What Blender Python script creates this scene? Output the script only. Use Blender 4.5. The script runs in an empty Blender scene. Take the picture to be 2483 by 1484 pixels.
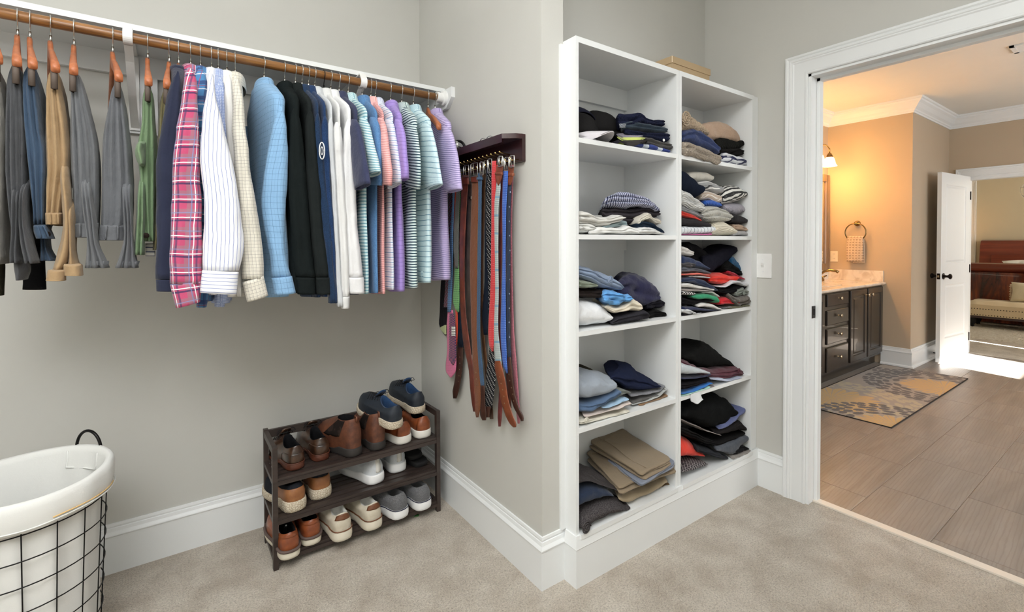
import bpy, bmesh, math, random
from mathutils import Vector, Matrix, noise
SC = bpy.context.scene
COL = SC.collection
random.seed(7)
# ---------------------------------------------------------------- camera
F_PX, PCY, PCX, IW, IH = 1156.71, 609.84, 1241.5, 2483, 1484
YAW, PITCH, ROLL, CAM_H = 0.6184, -0.0174, -0.0033, 1.2558
_f = Vector((math.sin(YAW)*math.cos(PITCH), math.cos(YAW)*math.cos(PITCH), math.sin(PITCH)))
_r0 = Vector((math.cos(YAW), -math.sin(YAW), 0)); _u0 = _r0.cross(_f)
_r = _r0*math.cos(ROLL)+_u0*math.sin(ROLL); _u = -_r0*math.sin(ROLL)+_u0*math.cos(ROLL)
cam = bpy.data.cameras.new('camera'); camo = bpy.data.objects.new('camera', cam); COL.objects.link(camo)
camo.matrix_world = Matrix(((_r.x, _u.x, -_f.x, 0), (_r.y, _u.y, -_f.y, 0), (_r.z, _u.z, -_f.z, CAM_H), (0, 0, 0, 1)))
cam.sensor_fit = 'HORIZONTAL'; cam.sensor_width = 36; cam.lens = 36*F_PX/IW
cam.shift_y = -(IH/2-PCY)/IW; cam.clip_start = 0.02
SC.camera = camo
# ---------------------------------------------------------------- view, world, sun, room lamps and added fills
VS = SC.view_settings
VS.view_transform = 'Standard'; VS.look = 'None'; VS.gamma = 1.0; VS.use_curve_mapping = False; VS.exposure = 0.0
W = bpy.data.worlds.new('sky'); SC.world = W; W.use_nodes = True
bg = W.node_tree.nodes['Background']; bg.inputs[0].default_value = (0.75, 0.86, 1.0, 1); bg.inputs[1].default_value = 1.2
def lamp(name, kind, loc, energy, color=(1, 1, 1), size=1.0, size_y=None, rot=(0, 0, 0), **kw):
    l = bpy.data.lights.new(name, kind); o = bpy.data.objects.new(name, l); COL.objects.link(o)
    l.energy = energy; l.color = color; o.location = loc; o.rotation_euler = rot
    if kind == 'AREA':
        l.shape = 'RECTANGLE'; l.size = size; l.size_y = size_y or size
    elif kind == 'POINT' or kind == 'SPOT':
        l.shadow_soft_size = size
    elif kind == 'SUN':
        l.angle = size
    for k, v in kw.items(): setattr(l, k, v)
    return o
lamp('sun', 'SUN', (6, -4, 6), 60.0, (1.0, 0.95, 0.88), 0.009, rot=(math.radians(60), 0, math.radians(-14)))
lamp('closet_ceiling_light', 'AREA', (-0.7, -0.1, 2.72), 52, (0.97, 0.985, 1.0), 1.2, 1.2)
lamp('closet_ceiling_light', 'AREA', (0.8, 0.1, 2.72), 17, (0.97, 0.985, 1.0), 1.0, 1.0)
lamp('bounce_fill', 'AREA', (-1.0, -0.7, 1.75), 44, (0.95, 0.975, 1.0), 0.5, 0.5, rot=(math.radians(180), 0, 0))  # unseen upward fill, bounced off the ceiling to lift the upper walls
lamp('bounce_fill', 'AREA', (-0.1, 0.9, 2.2), 20, (0.95, 0.975, 1.0), 0.6, 0.6, rot=(math.radians(180), 0, 0))  # second unseen upward fill, added nearer the back wall
lamp('bath_window_light', 'AREA', (4.6, -1.62, 1.6), 62, (0.93, 0.97, 1.0), 2.6, 1.5, rot=(math.radians(90), 0, 0))
lamp('bedroom_fill_light', 'AREA', (10.0, -1.9, 1.6), 95, (1.0, 0.96, 0.88), 3.0, 1.8, rot=(math.radians(90), 0, 0))  # added soft light for the bedroom and its open door; no window here
# ---------------------------------------------------------------- pixel rays (for reading real positions off the photograph)
def ray(px, py): return _f + _r*((px-PCX)/F_PX) + _u*((PCY-py)/F_PX)
CAMP = Vector((0, 0, CAM_H))
def on(px, py, ax, val):
    d = ray(px, py); i = 'xyz'.index(ax)
    return CAMP + d*((val-CAMP[i])/d[i])
def onv(px, py, P, n):
    d = ray(px, py); return CAMP + d*((P-CAMP).dot(n)/d.dot(n))
# ---------------------------------------------------------------- scene bookkeeping
ORG = {}
def tag(o, label=None, cat=None, group=None, kind=None):
    for k, v in (('label', label), ('category', cat), ('group', group), ('kind', kind)):
        if v: o[k] = v
    return o
def thing(name, label, cat, loc=(0, 0, 0), group=None, rot=None):
    o = bpy.data.objects.new(name, None); COL.objects.link(o); o.location = loc
    o.empty_display_size = 0.05
    if rot: o.rotation_euler = rot
    ORG[o.name] = Vector(loc) if rot is None else Vector((0, 0, 0))
    return tag(o, label, cat, group)
def link(name, me, mat, parent=None, kind=None):
    if mat is not None and not len(me.materials): me.materials.append(mat)
    o = bpy.data.objects.new(name, me); COL.objects.link(o)
    ORG[o.name] = Vector((0, 0, 0))
    if parent is not None:
        o.parent = parent; ORG[o.name] = ORG.get(parent.name, Vector((0, 0, 0))).copy()
    if kind: o['kind'] = kind
    return o
def mk(name, vs, fs, mat, parent=None, uvs=None, smooth=True, kind=None):
    off = ORG.get(parent.name, Vector((0, 0, 0))) if parent is not None else Vector((0, 0, 0))
    me = bpy.data.meshes.new(name)
    me.from_pydata([(v[0]-off.x, v[1]-off.y, v[2]-off.z) for v in vs], [], fs)
    if uvs:
        ul = me.uv_layers.new(name='uv'); k = 0
        for row in uvs:
            for q in row: ul.data[k].uv = q; k += 1
    me.update()
    if smooth: me.polygons.foreach_set('use_smooth', [True]*len(me.polygons))
    return link(name, me, mat, parent, kind)
def mkbm(name, bm, mat, parent=None, smooth=False, kind=None, bevel=0.0, seg=2):
    if bevel:
        bmesh.ops.bevel(bm, geom=[e for e in bm.edges if len(e.link_faces) == 2 and e.calc_face_angle(0) > 0.5], offset=bevel, segments=seg, profile=0.5, affect='EDGES')
    bmesh.ops.recalc_face_normals(bm, faces=bm.faces)
    off = ORG.get(parent.name, Vector((0, 0, 0))) if parent is not None else Vector((0, 0, 0))
    bmesh.ops.translate(bm, verts=bm.verts, vec=-off)
    me = bpy.data.meshes.new(name); bm.to_mesh(me); bm.free()
    if smooth:
        me.polygons.foreach_set('use_smooth', [True]*len(me.polygons))
        try: me.set_sharp_from_angle(angle=math.radians(40))
        except Exception: pass
    return link(name, me, mat, parent, kind)
def addbox(bm, x0, x1, y0, y1, z0, z1):
    v = [bm.verts.new(p) for p in ((x0, y0, z0), (x1, y0, z0), (x1, y1, z0), (x0, y1, z0), (x0, y0, z1), (x1, y0, z1), (x1, y1, z1), (x0, y1, z1))]
    for f in ((0, 3, 2, 1), (4, 5, 6, 7), (0, 1, 5, 4), (1, 2, 6, 5), (2, 3, 7, 6), (3, 0, 4, 7)): bm.faces.new([v[i] for i in f])
    return v
def box(name, x0, x1, y0, y1, z0, z1, mat, parent=None, bevel=0.0, kind=None):
    bm = bmesh.new(); addbox(bm, x0, x1, y0, y1, z0, z1)
    return mkbm(name, bm, mat, parent, bevel=bevel, kind=kind, smooth=bevel > 0)
def prism(name, pts, ax, a, b, mat, parent=None, bevel=0.0, kind=None):
    """extrude a polygon along an axis: pts are the two other coordinates in xyz order"""
    bm = bmesh.new()
    def P(q, t): return {'x': (t, q[0], q[1]), 'y': (q[0], t, q[1]), 'z': (q[0], q[1], t)}[ax]
    A = [bm.verts.new(P(q, a)) for q in pts]; B = [bm.verts.new(P(q, b)) for q in pts]; n = len(pts)
    bm.faces.new(A); bm.faces.new(B[::-1])
    for i in range(n): bm.faces.new((A[i], B[i], B[(i+1) % n], A[(i+1) % n]))
    return mkbm(name, bm, mat, parent, bevel=bevel, kind=kind, smooth=bevel > 0)
def loft(rings, cap0=True, cap1=True, closed=True, uvw=None):
    m = len(rings[0]); vs = [p for r in rings for p in r]; fs = []; uv = []
    vl = [0.0]
    for a, b in zip(rings, rings[1:]): vl.append(vl[-1]+((sum(b, Vector())-sum(a, Vector()))/m).length)
    if uvw is None:
        uvw = []
        for r in rings:
            acc = [0.0]
            for k in range(m): acc.append(acc[-1]+(r[(k+1) % m]-r[k]).length)
            uvw.append(acc)
    for i in range(len(rings)-1):
        for j in range(m if closed else m-1):
            k = (j+1) % m
            fs.append((i*m+j, i*m+k, (i+1)*m+k, (i+1)*m+j))
            uv.append(((uvw[i][j], vl[i]), (uvw[i][j+1], vl[i]), (uvw[i+1][j+1], vl[i+1]), (uvw[i+1][j], vl[i+1])))
    if cap0: fs.append(tuple(range(m-1, -1, -1))); uv.append([(uvw[0][j], vl[0]) for j in range(m-1, -1, -1)])
    if cap1:
        n = (len(rings)-1)*m; fs.append(tuple(range(n, n+m))); uv.append([(uvw[-1][j], vl[-1]) for j in range(m)])
    return vs, fs, uv
def tube(name, path, r, mat, parent=None, m=8, closed=False):
    path = [Vector(p) for p in path]; n = len(path); rings = []
    up = Vector((0.13, 0.21, 0.97)); prev = None
    for i, p in enumerate(path):
        if closed: t = path[(i+1) % n]-path[i-1]
        else: t = path[min(i+1, n-1)]-path[max(i-1, 0)]
        t.normalize()
        a = prev - t*prev.dot(t) if prev is not None else t.cross(up)
        if a.length < 1e-6: a = t.cross(Vector((1, 0, 0)))
        a.normalize(); prev = a; b = t.cross(a)
        rr = r[i] if isinstance(r, (list, tuple)) else r
        rings.append([p+(a*math.cos(2*math.pi*k/m)+b*math.sin(2*math.pi*k/m))*rr for k in range(m)])
    if closed:
        rings.append(rings[0]); vs, fs, uv = loft(rings, False, False)
    else: vs, fs, uv = loft(rings)
    return mk(name, vs, fs, mat, parent, uv)
def tubes(name, paths, r, mat, parent=None, m=6, kind=None):
    """several wires of one part in one mesh"""
    V = []; Fc = []
    for path in paths:
        path = [Vector(p) for p in path]; n = len(path); rings = []; prev = None
        for i, p in enumerate(path):
            t = (path[min(i+1, n-1)]-path[max(i-1, 0)]).normalized()
            a = prev - t*prev.dot(t) if prev is not None else t.cross(Vector((0.13, 0.21, 0.97)))
            a.normalize(); prev = a; b = t.cross(a)
            rings.append([p+(a*math.cos(2*math.pi*k/m)+b*math.sin(2*math.pi*k/m))*r for k in range(m)])
        vs, fs, _ = loft(rings); o = len(V); V += vs; Fc += [tuple(i+o for i in f) for f in fs]
    return mk(name, V, Fc, mat, parent, kind=kind)
def lathe(name, prof, c, mat, parent=None, ax='z', n=20, m0=0):
    """prof: (radius, offset along ax) around centre c"""
    rings = []
    for (rad, h) in prof:
        ring = []
        for k in range(n):
            a = 2*math.pi*k/n; p, q = rad*math.cos(a), rad*math.sin(a)
            ring.append(Vector(c)+Vector({'z': (p, q, h), 'x': (h, p, q), 'y': (q, h, p)}[ax]))
        rings.append(ring)
    vs, fs, uv = loft(rings)
    o = mk(name, vs, fs, mat, parent, uv)
    try: o.data.set_sharp_from_angle(angle=math.radians(50))
    except Exception: pass
    return o
def sweep(name, prof, path, mat, parent=None, kind=None, left=True):
    """moulding: prof of (out, z) pushed along a plan polyline with mitred corners; 'left': the room lies to the right of travel"""
    pts = [Vector((p[0], p[1], 0)) for p in path]; rings = []
    for i, p in enumerate(pts):
        d0 = (pts[i]-pts[i-1]).normalized() if i else (pts[1]-pts[0]).normalized()
        d1 = (pts[i+1]-pts[i]).normalized() if i < len(pts)-1 else d0
        n0 = Vector((d0.y, -d0.x, 0)); n1 = Vector((d1.y, -d1.x, 0))
        n = (n0+n1); n.normalize(); n /= max(0.2, n.dot(n0))
        if not left: n = -n
        rings.append([p+n*o+Vector((0, 0, z)) for (o, z) in prof])
    vs, fs, uv = loft(rings, True, True, closed=True)
    return mk(name, vs, fs, mat, parent, uv, smooth=False, kind=kind)
# ---------------------------------------------------------------- materials
def lin(c):
    return tuple(((v/255)/12.92 if v/255 <= 0.04045 else ((v/255+0.055)/1.055)**2.4) for v in c)+(1.0,)
class NT:
    def __init__(s, name):
        s.m = bpy.data.materials.new(name); s.m.use_nodes = True; s.t = s.m.node_tree; s.n = s.t.nodes; s.b = s.n['Principled BSDF']
    def add(s, kind, **kw):
        q = s.n.new(kind)
        for k, v in kw.items(): setattr(q, k, v)
        return q
    def L(s, a, b): s.t.links.new(a, b)
    def math(s, op, a, b=0.0, c=None):
        q = s.add('ShaderNodeMath', operation=op)
        for i, v in enumerate((a, b, c)):
            if v is None: continue
            if hasattr(v, 'is_linked') or hasattr(v, 'links'): s.L(v, q.inputs[i])
            else: q.inputs[i].default_value = v
        return q.outputs[0]
    def mix(s, f, a, b, blend='MIX'):
        q = s.add('ShaderNodeMix', data_type='RGBA', blend_type=blend)
        for i, v in ((0, f), (6, a), (7, b)):
            if hasattr(v, 'links'): s.L(v, q.inputs[i])
            else: q.inputs[i].default_value = v
        return q.outputs[2]
    def coord(s, which='Object'): return s.add('ShaderNodeTexCoord').outputs[which]
    def noise(s, vec, scale, detail=3, rough=0.5, dist=0.0):
        q = s.add('ShaderNodeTexNoise'); s.L(vec, q.inputs['Vector']); q.inputs['Scale'].default_value = scale
        q.inputs['Detail'].default_value = detail; q.inputs['Roughness'].default_value = rough; q.inputs['Distortion'].default_value = dist
        return q
    def ramp(s, f, stops):
        q = s.add('ShaderNodeValToRGB'); s.L(f, q.inputs[0]); e = q.color_ramp.elements
        while len(e) < len(stops): e.new(0.5)
        for el, (p, c) in zip(e, stops): el.position = p; el.color = c
        return q.outputs[0]
    def bump(s, h, strength, dist, prev=None):
        q = s.add('ShaderNodeBump'); s.L(h, q.inputs['Height']); q.inputs['Strength'].default_value = strength; q.inputs['Distance'].default_value = dist
        if prev is not None: s.L(prev, q.inputs['Normal'])
        return q.outputs[0]
    def done(s, col=None, rough=None, bump=None, **kw):
        if col is not None:
            if hasattr(col, 'links'): s.L(col, s.b.inputs['Base Color'])
            else: s.b.inputs['Base Color'].default_value = col
        if rough is not None:
            if hasattr(rough, 'links'): s.L(rough, s.b.inputs['Roughness'])
            else: s.b.inputs['Roughness'].default_value = rough
        if bump is not None: s.L(bump, s.b.inputs['Normal'])
        for k, v in kw.items(): s.b.inputs[k].default_value = v
        return s.m
def paint(name, c, rough=0.6, var=0.03, bs=0.05, scale=6.0):
    t = NT(name); co = t.coord(); n = t.noise(co, scale, 4); c = lin(c)
    col = t.mix(n.outputs[0], tuple(v*(1-var) for v in c[:3])+(1,), tuple(min(1, v*(1+var)) for v in c[:3])+(1,))
    f = t.noise(co, 260, 2)
    return t.done(col, rough, t.bump(f.outputs[0], bs, 0.002))
def plain(name, c, rough=0.4, metal=0.0, var=0.05, **kw):
    t = NT(name); co = t.coord(); n = t.noise(co, 30, 3); c = lin(c)
    col = t.mix(n.outputs[0], tuple(v*(1-var) for v in c[:3])+(1,), tuple(min(1, v*(1+var)) for v in c[:3])+(1,))
    t.b.inputs['Metallic'].default_value = metal
    return t.done(col, rough, t.bump(t.noise(co, 120, 2).outputs[0], 0.03, 0.001), **kw)
def wood(name, c1, c2, rough=0.35, axis=0, scale=30, coat=0.2):
    t = NT(name); mp = t.add('ShaderNodeMapping'); t.L(t.coord(), mp.inputs[0])
    s = [1.0, 1.0, 1.0]; s[axis] = 0.06; mp.inputs['Scale'].default_value = s
    n = t.noise(mp.outputs[0], scale, 5, 0.6, 0.4); n2 = t.noise(mp.outputs[0], scale*6, 3)
    col = t.ramp(n.outputs[0], [(0.3, lin(c1)), (0.7, lin(c2))])
    col = t.mix(t.math('MULTIPLY', n2.outputs[0], 0.25), col, lin([v*0.7 for v in c1]))
    return t.done(col, rough, t.bump(n2.outputs[0], 0.06, 0.001), **{'Coat Weight': coat, 'Coat Roughness': 0.2})
def cloth(name, c, pat=(), rough=0.9, var=0.10, weave=0.25, ws=700, soft=0.5, sheen=0.15, knit=None, mel=None):
    """pat: (axis, period, width, offset, colour[, strength]); axis u, v, d (diagonal), e (other diagonal), dot, check"""
    t = NT(name); uvn = t.add('ShaderNodeUVMap'); sep = t.add('ShaderNodeSeparateXYZ'); t.L(uvn.outputs[0], sep.inputs[0])
    co = t.coord(); cl = lin(c)
    n = t.noise(co, 9, 4, 0.55)
    col = t.mix(n.outputs[0], tuple(v*(1-var) for v in cl[:3])+(1,), tuple(min(1, v*(1+var)) for v in cl[:3])+(1,))
    if mel:
        mn = t.noise(co, 420, 2, 0.7); col = t.mix(t.ramp(mn.outputs[0], [(0.42, (0, 0, 0, 1)), (0.6, (1, 1, 1, 1))]), col, lin(mel))
    wob = t.math('MULTIPLY', t.math('SUBTRACT', t.noise(co, 14, 2).outputs[0], 0.5), 0.006)
    U = t.math('ADD', sep.outputs[0], wob); V = t.math('ADD', sep.outputs[1], wob)
    for q in pat:
        ax, per, wid, off, pc = q[:5]; st = q[5] if len(q) > 5 else 1.0
        if ax in 'uvde' and len(ax) == 1:
            x = {'u': lambda: U, 'v': lambda: V, 'd': lambda: t.math('ADD', U, V), 'e': lambda: t.math('SUBTRACT', U, V)}[ax]()
            fr = t.math('FRACT', t.math('ADD', t.math('DIVIDE', x, per), off+50))
            f = t.math('LESS_THAN', fr, wid)
        elif ax == 'dot':
            a = t.math('SUBTRACT', t.math('FRACT', t.math('ADD', t.math('DIVIDE', U, per), 50)), 0.5)
            b = t.math('SUBTRACT', t.math('FRACT', t.math('ADD', t.math('DIVIDE', V, per), 50)), 0.5)
            f = t.math('LESS_THAN', t.math('ADD', t.math('MULTIPLY', a, a), t.math('MULTIPLY', b, b)), wid*wid)
        elif ax == 'braid':
            a = t.math('LESS_THAN', t.math('FRACT', t.math('ADD', t.math('DIVIDE', t.math('ADD', U, V), per), 50)), wid)
            b = t.math('LESS_THAN', t.math('FRACT', t.math('ADD', t.math('DIVIDE', t.math('SUBTRACT', U, V), per*2), 50)), 0.5)
            f = t.math('MULTIPLY', a, b)
        f = t.math('MULTIPLY', f, st)
        col = t.mix(f, col, lin(pc))
    b = t.bump(t.noise(co, ws, 1).outputs[0], weave, 0.0012)
    b = t.bump(t.noise(co, 26, 3, 0.6, 0.15).outputs[0], soft, 0.008, b)
    if knit:
        per, st, kind = knit
        if kind == 'cable':
            w = t.math('ADD', t.math('SINE', t.math('MULTIPLY', U, 6.283/per)), t.math('SINE', t.math('MULTIPLY', t.math('ADD', V, t.math('MULTIPLY', t.math('SINE', t.math('MULTIPLY', U, 6.283/per)), per*0.4)), 6.283/(per*0.8))))
        elif kind == 'rib': w = t.math('SINE', t.math('MULTIPLY', t.math('ADD', U, t.math('MULTIPLY', V, 0.5)), 6.283/per))
        else: w = t.math('SINE', t.math('MULTIPLY', V, 6.283/per))
        b = t.bump(w, st, per*0.5, b)
        col = t.mix(t.math('MULTIPLY', t.math('LESS_THAN', w, -0.75), 0.25), col, tuple(v*0.35 for v in cl[:3])+(1,))
    dark = max(cl[:3]) < 0.05
    return t.done(col, rough, b, **{'Sheen Weight': 0.0 if dark else sheen, 'Specular IOR Level': 0.08 if dark else 0.25})
def leather(name, c, c2=None, rough=0.42, coat=0.15, grain=0.12):
    t = NT(name); co = t.coord(); n = t.noise(co, 22, 5, 0.6); c = lin(c)
    d = lin(c2) if c2 else tuple(v*0.55 for v in c[:3])+(1,)
    col = t.mix(t.ramp(n.outputs[0], [(0.35, (0, 0, 0, 1)), (0.7, (1, 1, 1, 1))]), d, c)
    v = t.add('ShaderNodeTexVoronoi'); t.L(co, v.inputs['Vector']); v.inputs['Scale'].default_value = 330
    b = t.bump(v.outputs['Distance'], grain, 0.001); b = t.bump(t.noise(co, 45, 3).outputs[0], 0.12, 0.004, b)
    return t.done(col, rough, b, **{'Coat Weight': coat, 'Coat Roughness': 0.3})
M = {}
M['wall'] = paint('wall_paint', (199, 198, 192), 0.75, 0.02, 0.06)
M['white'] = paint('white_paint', (232, 234, 234), 0.38, 0.015, 0.03)
M['ceil'] = paint('ceiling_paint', (228, 226, 220), 0.85, 0.02)
M['bathwall'] = paint('bath_wall_paint', (190, 172, 148), 0.75, 0.02, 0.06)
M['chrome'] = plain('chrome', (205, 205, 200), 0.18, 1.0)
M['bronze'] = plain('dark_bronze', (38, 30, 27), 0.35, 0.9)
M['nickel'] = plain('brushed_nickel', (196, 176, 148), 0.3, 1.0)
M['black'] = plain('black_metal', (22, 20, 20), 0.4, 0.6)
M['blackmatte'] = plain('black_matte', (16, 15, 16), 0.85)
M['rod'] = wood('oak_rod', (104, 64, 32), (180, 126, 68), 0.3, 0, 110)
M['hanger'] = wood('cedar_hanger', (168, 94, 56), (200, 122, 78), 0.4, 1, 70)
M['paleh'] = wood('maple_hanger', (186, 130, 84), (206, 154, 108), 0.45, 1, 20)
M['rackwood'] = wood('espresso_wood', (44, 35, 32), (68, 56, 51), 0.45, 0, 30, 0.1)
M['cherry'] = wood('cherry_dark', (40, 18, 20), (62, 28, 30), 0.3, 1, 30, 0.3)
M['plastic'] = plain('white_plastic', (238, 238, 236), 0.3)
# ================================================================ closet shell
XB, YA, XN, YC, YN, XD = 1.083, 2.366, 1.187, 1.338, 1.576, 2.464
def struct(o): o['kind'] = 'structure'; return o
def carpet_mat():
    t = NT('carpet_pile'); co = t.coord()
    n1 = t.noise(co, 6, 4, 0.6, 0.3); n2 = t.noise(co, 150, 3, 0.7); n3 = t.noise(co, 330, 2, 0.8)
    c = t.ramp(n1.outputs[0], [(0.32, lin((206, 193, 176))), (0.66, lin((238, 228, 213)))])
    h = t.math('ADD', t.math('MULTIPLY', n2.outputs[0], 0.6), t.math('MULTIPLY', n3.outputs[0], 0.4))
    c = t.mix(t.ramp(h, [(0.36, (0.62, 0.62, 0.62, 1)), (0.55, (0, 0, 0, 1))]), c, lin((136, 120, 102)))
    b = t.bump(n2.outputs[0], 0.9, 0.010); b = t.bump(n3.outputs[0], 0.8, 0.006, b)
    return t.done(c, 0.97, b, **{'Sheen Weight': 0.2, 'Specular IOR Level': 0.1})
M['carpet'] = carpet_mat()
bm = bmesh.new(); addbox(bm, -1.7, XD+0.055, -1.7, YA+0.1, -0.06, 0.0)
struct(mkbm('floor_closet', bm, M['carpet']))
struct(box('ceiling_closet', -1.8, 2.59, -1.8, YA+0.1, 2.75, 2.83, M['ceil']))
struct(box('wall_back', -1.8, XB, YA, YA+0.1, 0, 2.75, M['wall']))
struct(box('wall_middle', XB, XN, YC, YA+0.1, 0, 2.75, M['wall'], bevel=0.004))
struct(box('wall_niche', XN, XD+0.12, YN, YN+0.1, 0, 2.75, M['wall']))
struct(box('wall_left', -1.8, -1.7, -1.8, YA, 0, 2.75, M['wall']))
struct(box('wall_front', -1.7, 2.59, -1.8, -1.7, 0, 2.75, M['wall']))
DY1, DY0, DZ = 1.035, 0.205, 2.05      # doorway to the bathroom
bm = bmesh.new(); X0, X1 = XD, XD+0.122
addbox(bm, X0, X1, DY1+0.006, YN, 0, 2.75); addbox(bm, X0, X1, -1.7, DY0-0.006, 0, 2.75); addbox(bm, X0, X1, DY0-0.006, DY1+0.006, DZ+0.006, 2.75)
struct(mkbm('wall_doorway', bm, M['wall']))
BASE = [(0, 0.187), (0.006, 0.187), (0.0075, 0.178), (0.0065, 0.172), (0.009, 0.170), (0.0115, 0.158), (0.0165, 0.150), (0.0185, 0.146), (0.018, 0.142), (0.015, 0.140), (0.015, 0.0), (0, 0)]
sweep('baseboard_back', BASE, [(-1.7, YA), (XB, YA), (XB, YC), (XN+0.002, YC)], M['white'], kind='structure')
sweep('baseboard_right', BASE, [(XD, YN), (XD, 1.133)][::1], M['white'], kind='structure')
# door casing: moulded frame around the opening, mitred
def casing(name, xw, y0, y1, z1, w, sgn, mat, kind='structure', both=True):
    prof = [(0, 0.010), (0.004, 0.0135), (0.010, 0.0135), (0.013, 0.011), (w*0.60, 0.013), (w*0.66, 0.017), (w*0.70, 0.0165), (w*0.74, 0.020), (w*0.80, 0.021), (w*0.84, 0.018), (w*0.90, 0.023), (w-0.002, 0.023), (w, 0.020), (w, 0), (0, 0)]
    V = []; Fc = []
    rings = [[], [], [], []]
    for (o, h) in prof:
        for ring, p in zip(rings, ((y1+o, 0), (y1+o, z1+o), (y0-o, z1+o), (y0-o, 0))): ring.append(Vector((xw-sgn*h, p[0], p[1])))
    vs, fs, uv = loft(rings)
    return mk(name, vs, fs, mat, None, uv, smooth=False, kind=kind)
casing('trim_doorway', XD, DY0, DY1, DZ, 0.098, 1, M['white'])
casing('trim_doorway_bath', X1, DY0, DY1, DZ, 0.098, -1, M['white'])
bm = bmesh.new()
addbox(bm, XD-0.002, X1+0.002, DY1-0.012, DY1+0.006, 0, DZ); addbox(bm, XD-0.002, X1+0.002, DY0-0.006, DY0+0.012, 0, DZ); addbox(bm, XD-0.002, X1+0.002, DY0-0.006, DY1+0.006, DZ-0.012, DZ+0.006)
addbox(bm, XD+0.058, XD+0.092, DY1-0.026, DY1-0.012, 0, DZ-0.012); addbox(bm, XD+0.058, XD+0.092, DY0+0.012, DY0+0.026, 0, DZ-0.012); addbox(bm, XD+0.058, XD+0.092, DY0+0.012, DY1-0.012, DZ-0.026, DZ-0.012)
struct(mkbm('trim_door_jamb', bm, M['white'], bevel=0.0015, smooth=True))
struct(box('trim_threshold', XD+0.045, XD+0.087, DY0-0.1, DY1-0.005, -0.01, 0.007, paint('threshold_paint', (226, 216, 203), 0.5), bevel=0.003))
t = thing('strike_plate', 'small dark bronze strike plate set in the white closet door jamb', 'strike plate', (XD+0.03, DY1-0.013, 0.92))
bm = bmesh.new()
for a in ((0, .034, 0, .014), (0, .034, .044, .058), (0, .010, .014, .044), (.024, .034, .014, .044)): addbox(bm, XD+0.02+a[0], XD+0.02+a[1], DY1-0.0145, DY1-0.0115, 0.892+a[2], 0.892+a[3])
mkbm('plate', bm, M['bronze'], t)
box('latch_hole', XD+0.029, XD+0.045, DY1-0.0125, DY1-0.0118, 0.905, 0.937, M['blackmatte'], t)
# light switch
t = thing('light_switch', 'white toggle light switch plate on wall beside the tall shelving unit', 'light switch', (XD, 1.243, 1.135))
box('plate', XD-0.006, XD, 1.200, 1.284, 1.075, 1.198, M['plastic'], t, bevel=0.0025)
prism('toggle', [(XD-0.006, 1.128), (XD-0.006, 1.148), (XD-0.016, 1.152), (XD-0.014, 1.140)], 'y', 1.237, 1.248, M['plastic'], t)
for z in (1.106, 1.167): lathe('screw', [(0.0035, -0.0075), (0.0035, -0.005)], (XD, 1.243, z), M['white'], t, 'x', 10)

# ================================================================ long shelf, rod and brackets on the back wall
t = thing('wall_shelf', 'long white painted shelf with cleats running above the clothes rod', 'shelf', (-0.3, YA, 1.985))
box('shelf_board', -1.7, XB, 2.077, YA, 1.985, 2.004, M['white'], t, bevel=0.002)
box('back_cleat', -1.7, XB-0.018, YA-0.018, YA, 1.905, 1.985, M['white'], t, bevel=0.002)
prism('end_cleat', [(1.978, 1.938), (2.03, 1.896), (YA-0.018, 1.896), (YA-0.018, 1.985), (1.978, 1.985)], 'x', XB-0.019, XB, M['white'], t, bevel=0.002)
for x in (-0.085, 0.69): box('backing_block', x-0.045, x+0.045, YA-0.018, YA, 1.685, 1.905, M['white'], t, bevel=0.002)
RY, RZ = 2.043, 1.945
t = thing('closet_rod', 'long round stained wood clothes rod hung with shirts and trousers', 'clothes rod', (0, RY, RZ))
tube('pole', [(-1.7+0.02, RY, RZ), (0, RY, RZ), (XB-0.025, RY, RZ)], 0.0165, M['rod'], t, 20)
lathe('rod_socket', [(0.019, -0.045), (0.024, -0.045), (0.024, -0.016), (0.034, -0.012), (0.034, 0), (0.0, 0)], (XB-0.019, RY, RZ), M['plastic'], t, 'x', 24)
def bracket(x, lab):
    t = thing('rod_bracket', lab, 'bracket', (x, YA, 1.7))
    def strap(name, pts, w, th=0.003):
        pts = [Vector((x, p[0], p[1])) for p in pts]; rings = []
        for i, p in enumerate(pts):
            d = (pts[min(i+1, len(pts)-1)]-pts[max(i-1, 0)]).normalized(); n = Vector((0, -d.z, d.y))
            rings.append([p+Vector((-w/2, 0, 0))-n*th, p+Vector((w/2, 0, 0))-n*th, p+Vector((w/2, 0, 0))+n*th, p+Vector((-w/2, 0, 0))+n*th])
        vs, fs, uv = loft(rings); return mk(name, vs, fs, M['plastic'], t, uv, smooth=False)
    strap('diagonal_strap', [(2.085, 1.968), (2.062, 1.925), (2.12, 1.89), (2.22, 1.80), (2.30, 1.735), (2.342, 1.705)], 0.024)
    strap('wall_plate', [(2.343, 1.975), (2.343, 1.85), (2.343, 1.695)], 0.03)
    strap('top_plate', [(2.34, 1.981), (2.2, 1.981), (2.075, 1.981)], 0.024)
    ring = [(RY+0.021*math.cos(a), RZ+0.021*math.sin(a)) for a in [math.radians(d) for d in range(120, 345, 15)]]
    strap('rod_hook', [(2.075, 1.98), (2.045, 1.982)]+ring[1:]+[(2.062, 1.927)], 0.026)
    for z in (1.712, 1.73): lathe('screw', [(0.0, -0.008), (0.004, -0.007), (0.0045, -0.003), (0.0045, 0)], (x, 2.341, z), M['chrome'], t, 'y', 10)
bracket(-0.112, 'white metal shelf and rod bracket between grey and green trousers')
bracket(0.672, 'white metal shelf and rod bracket behind the striped polo shirts')

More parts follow.
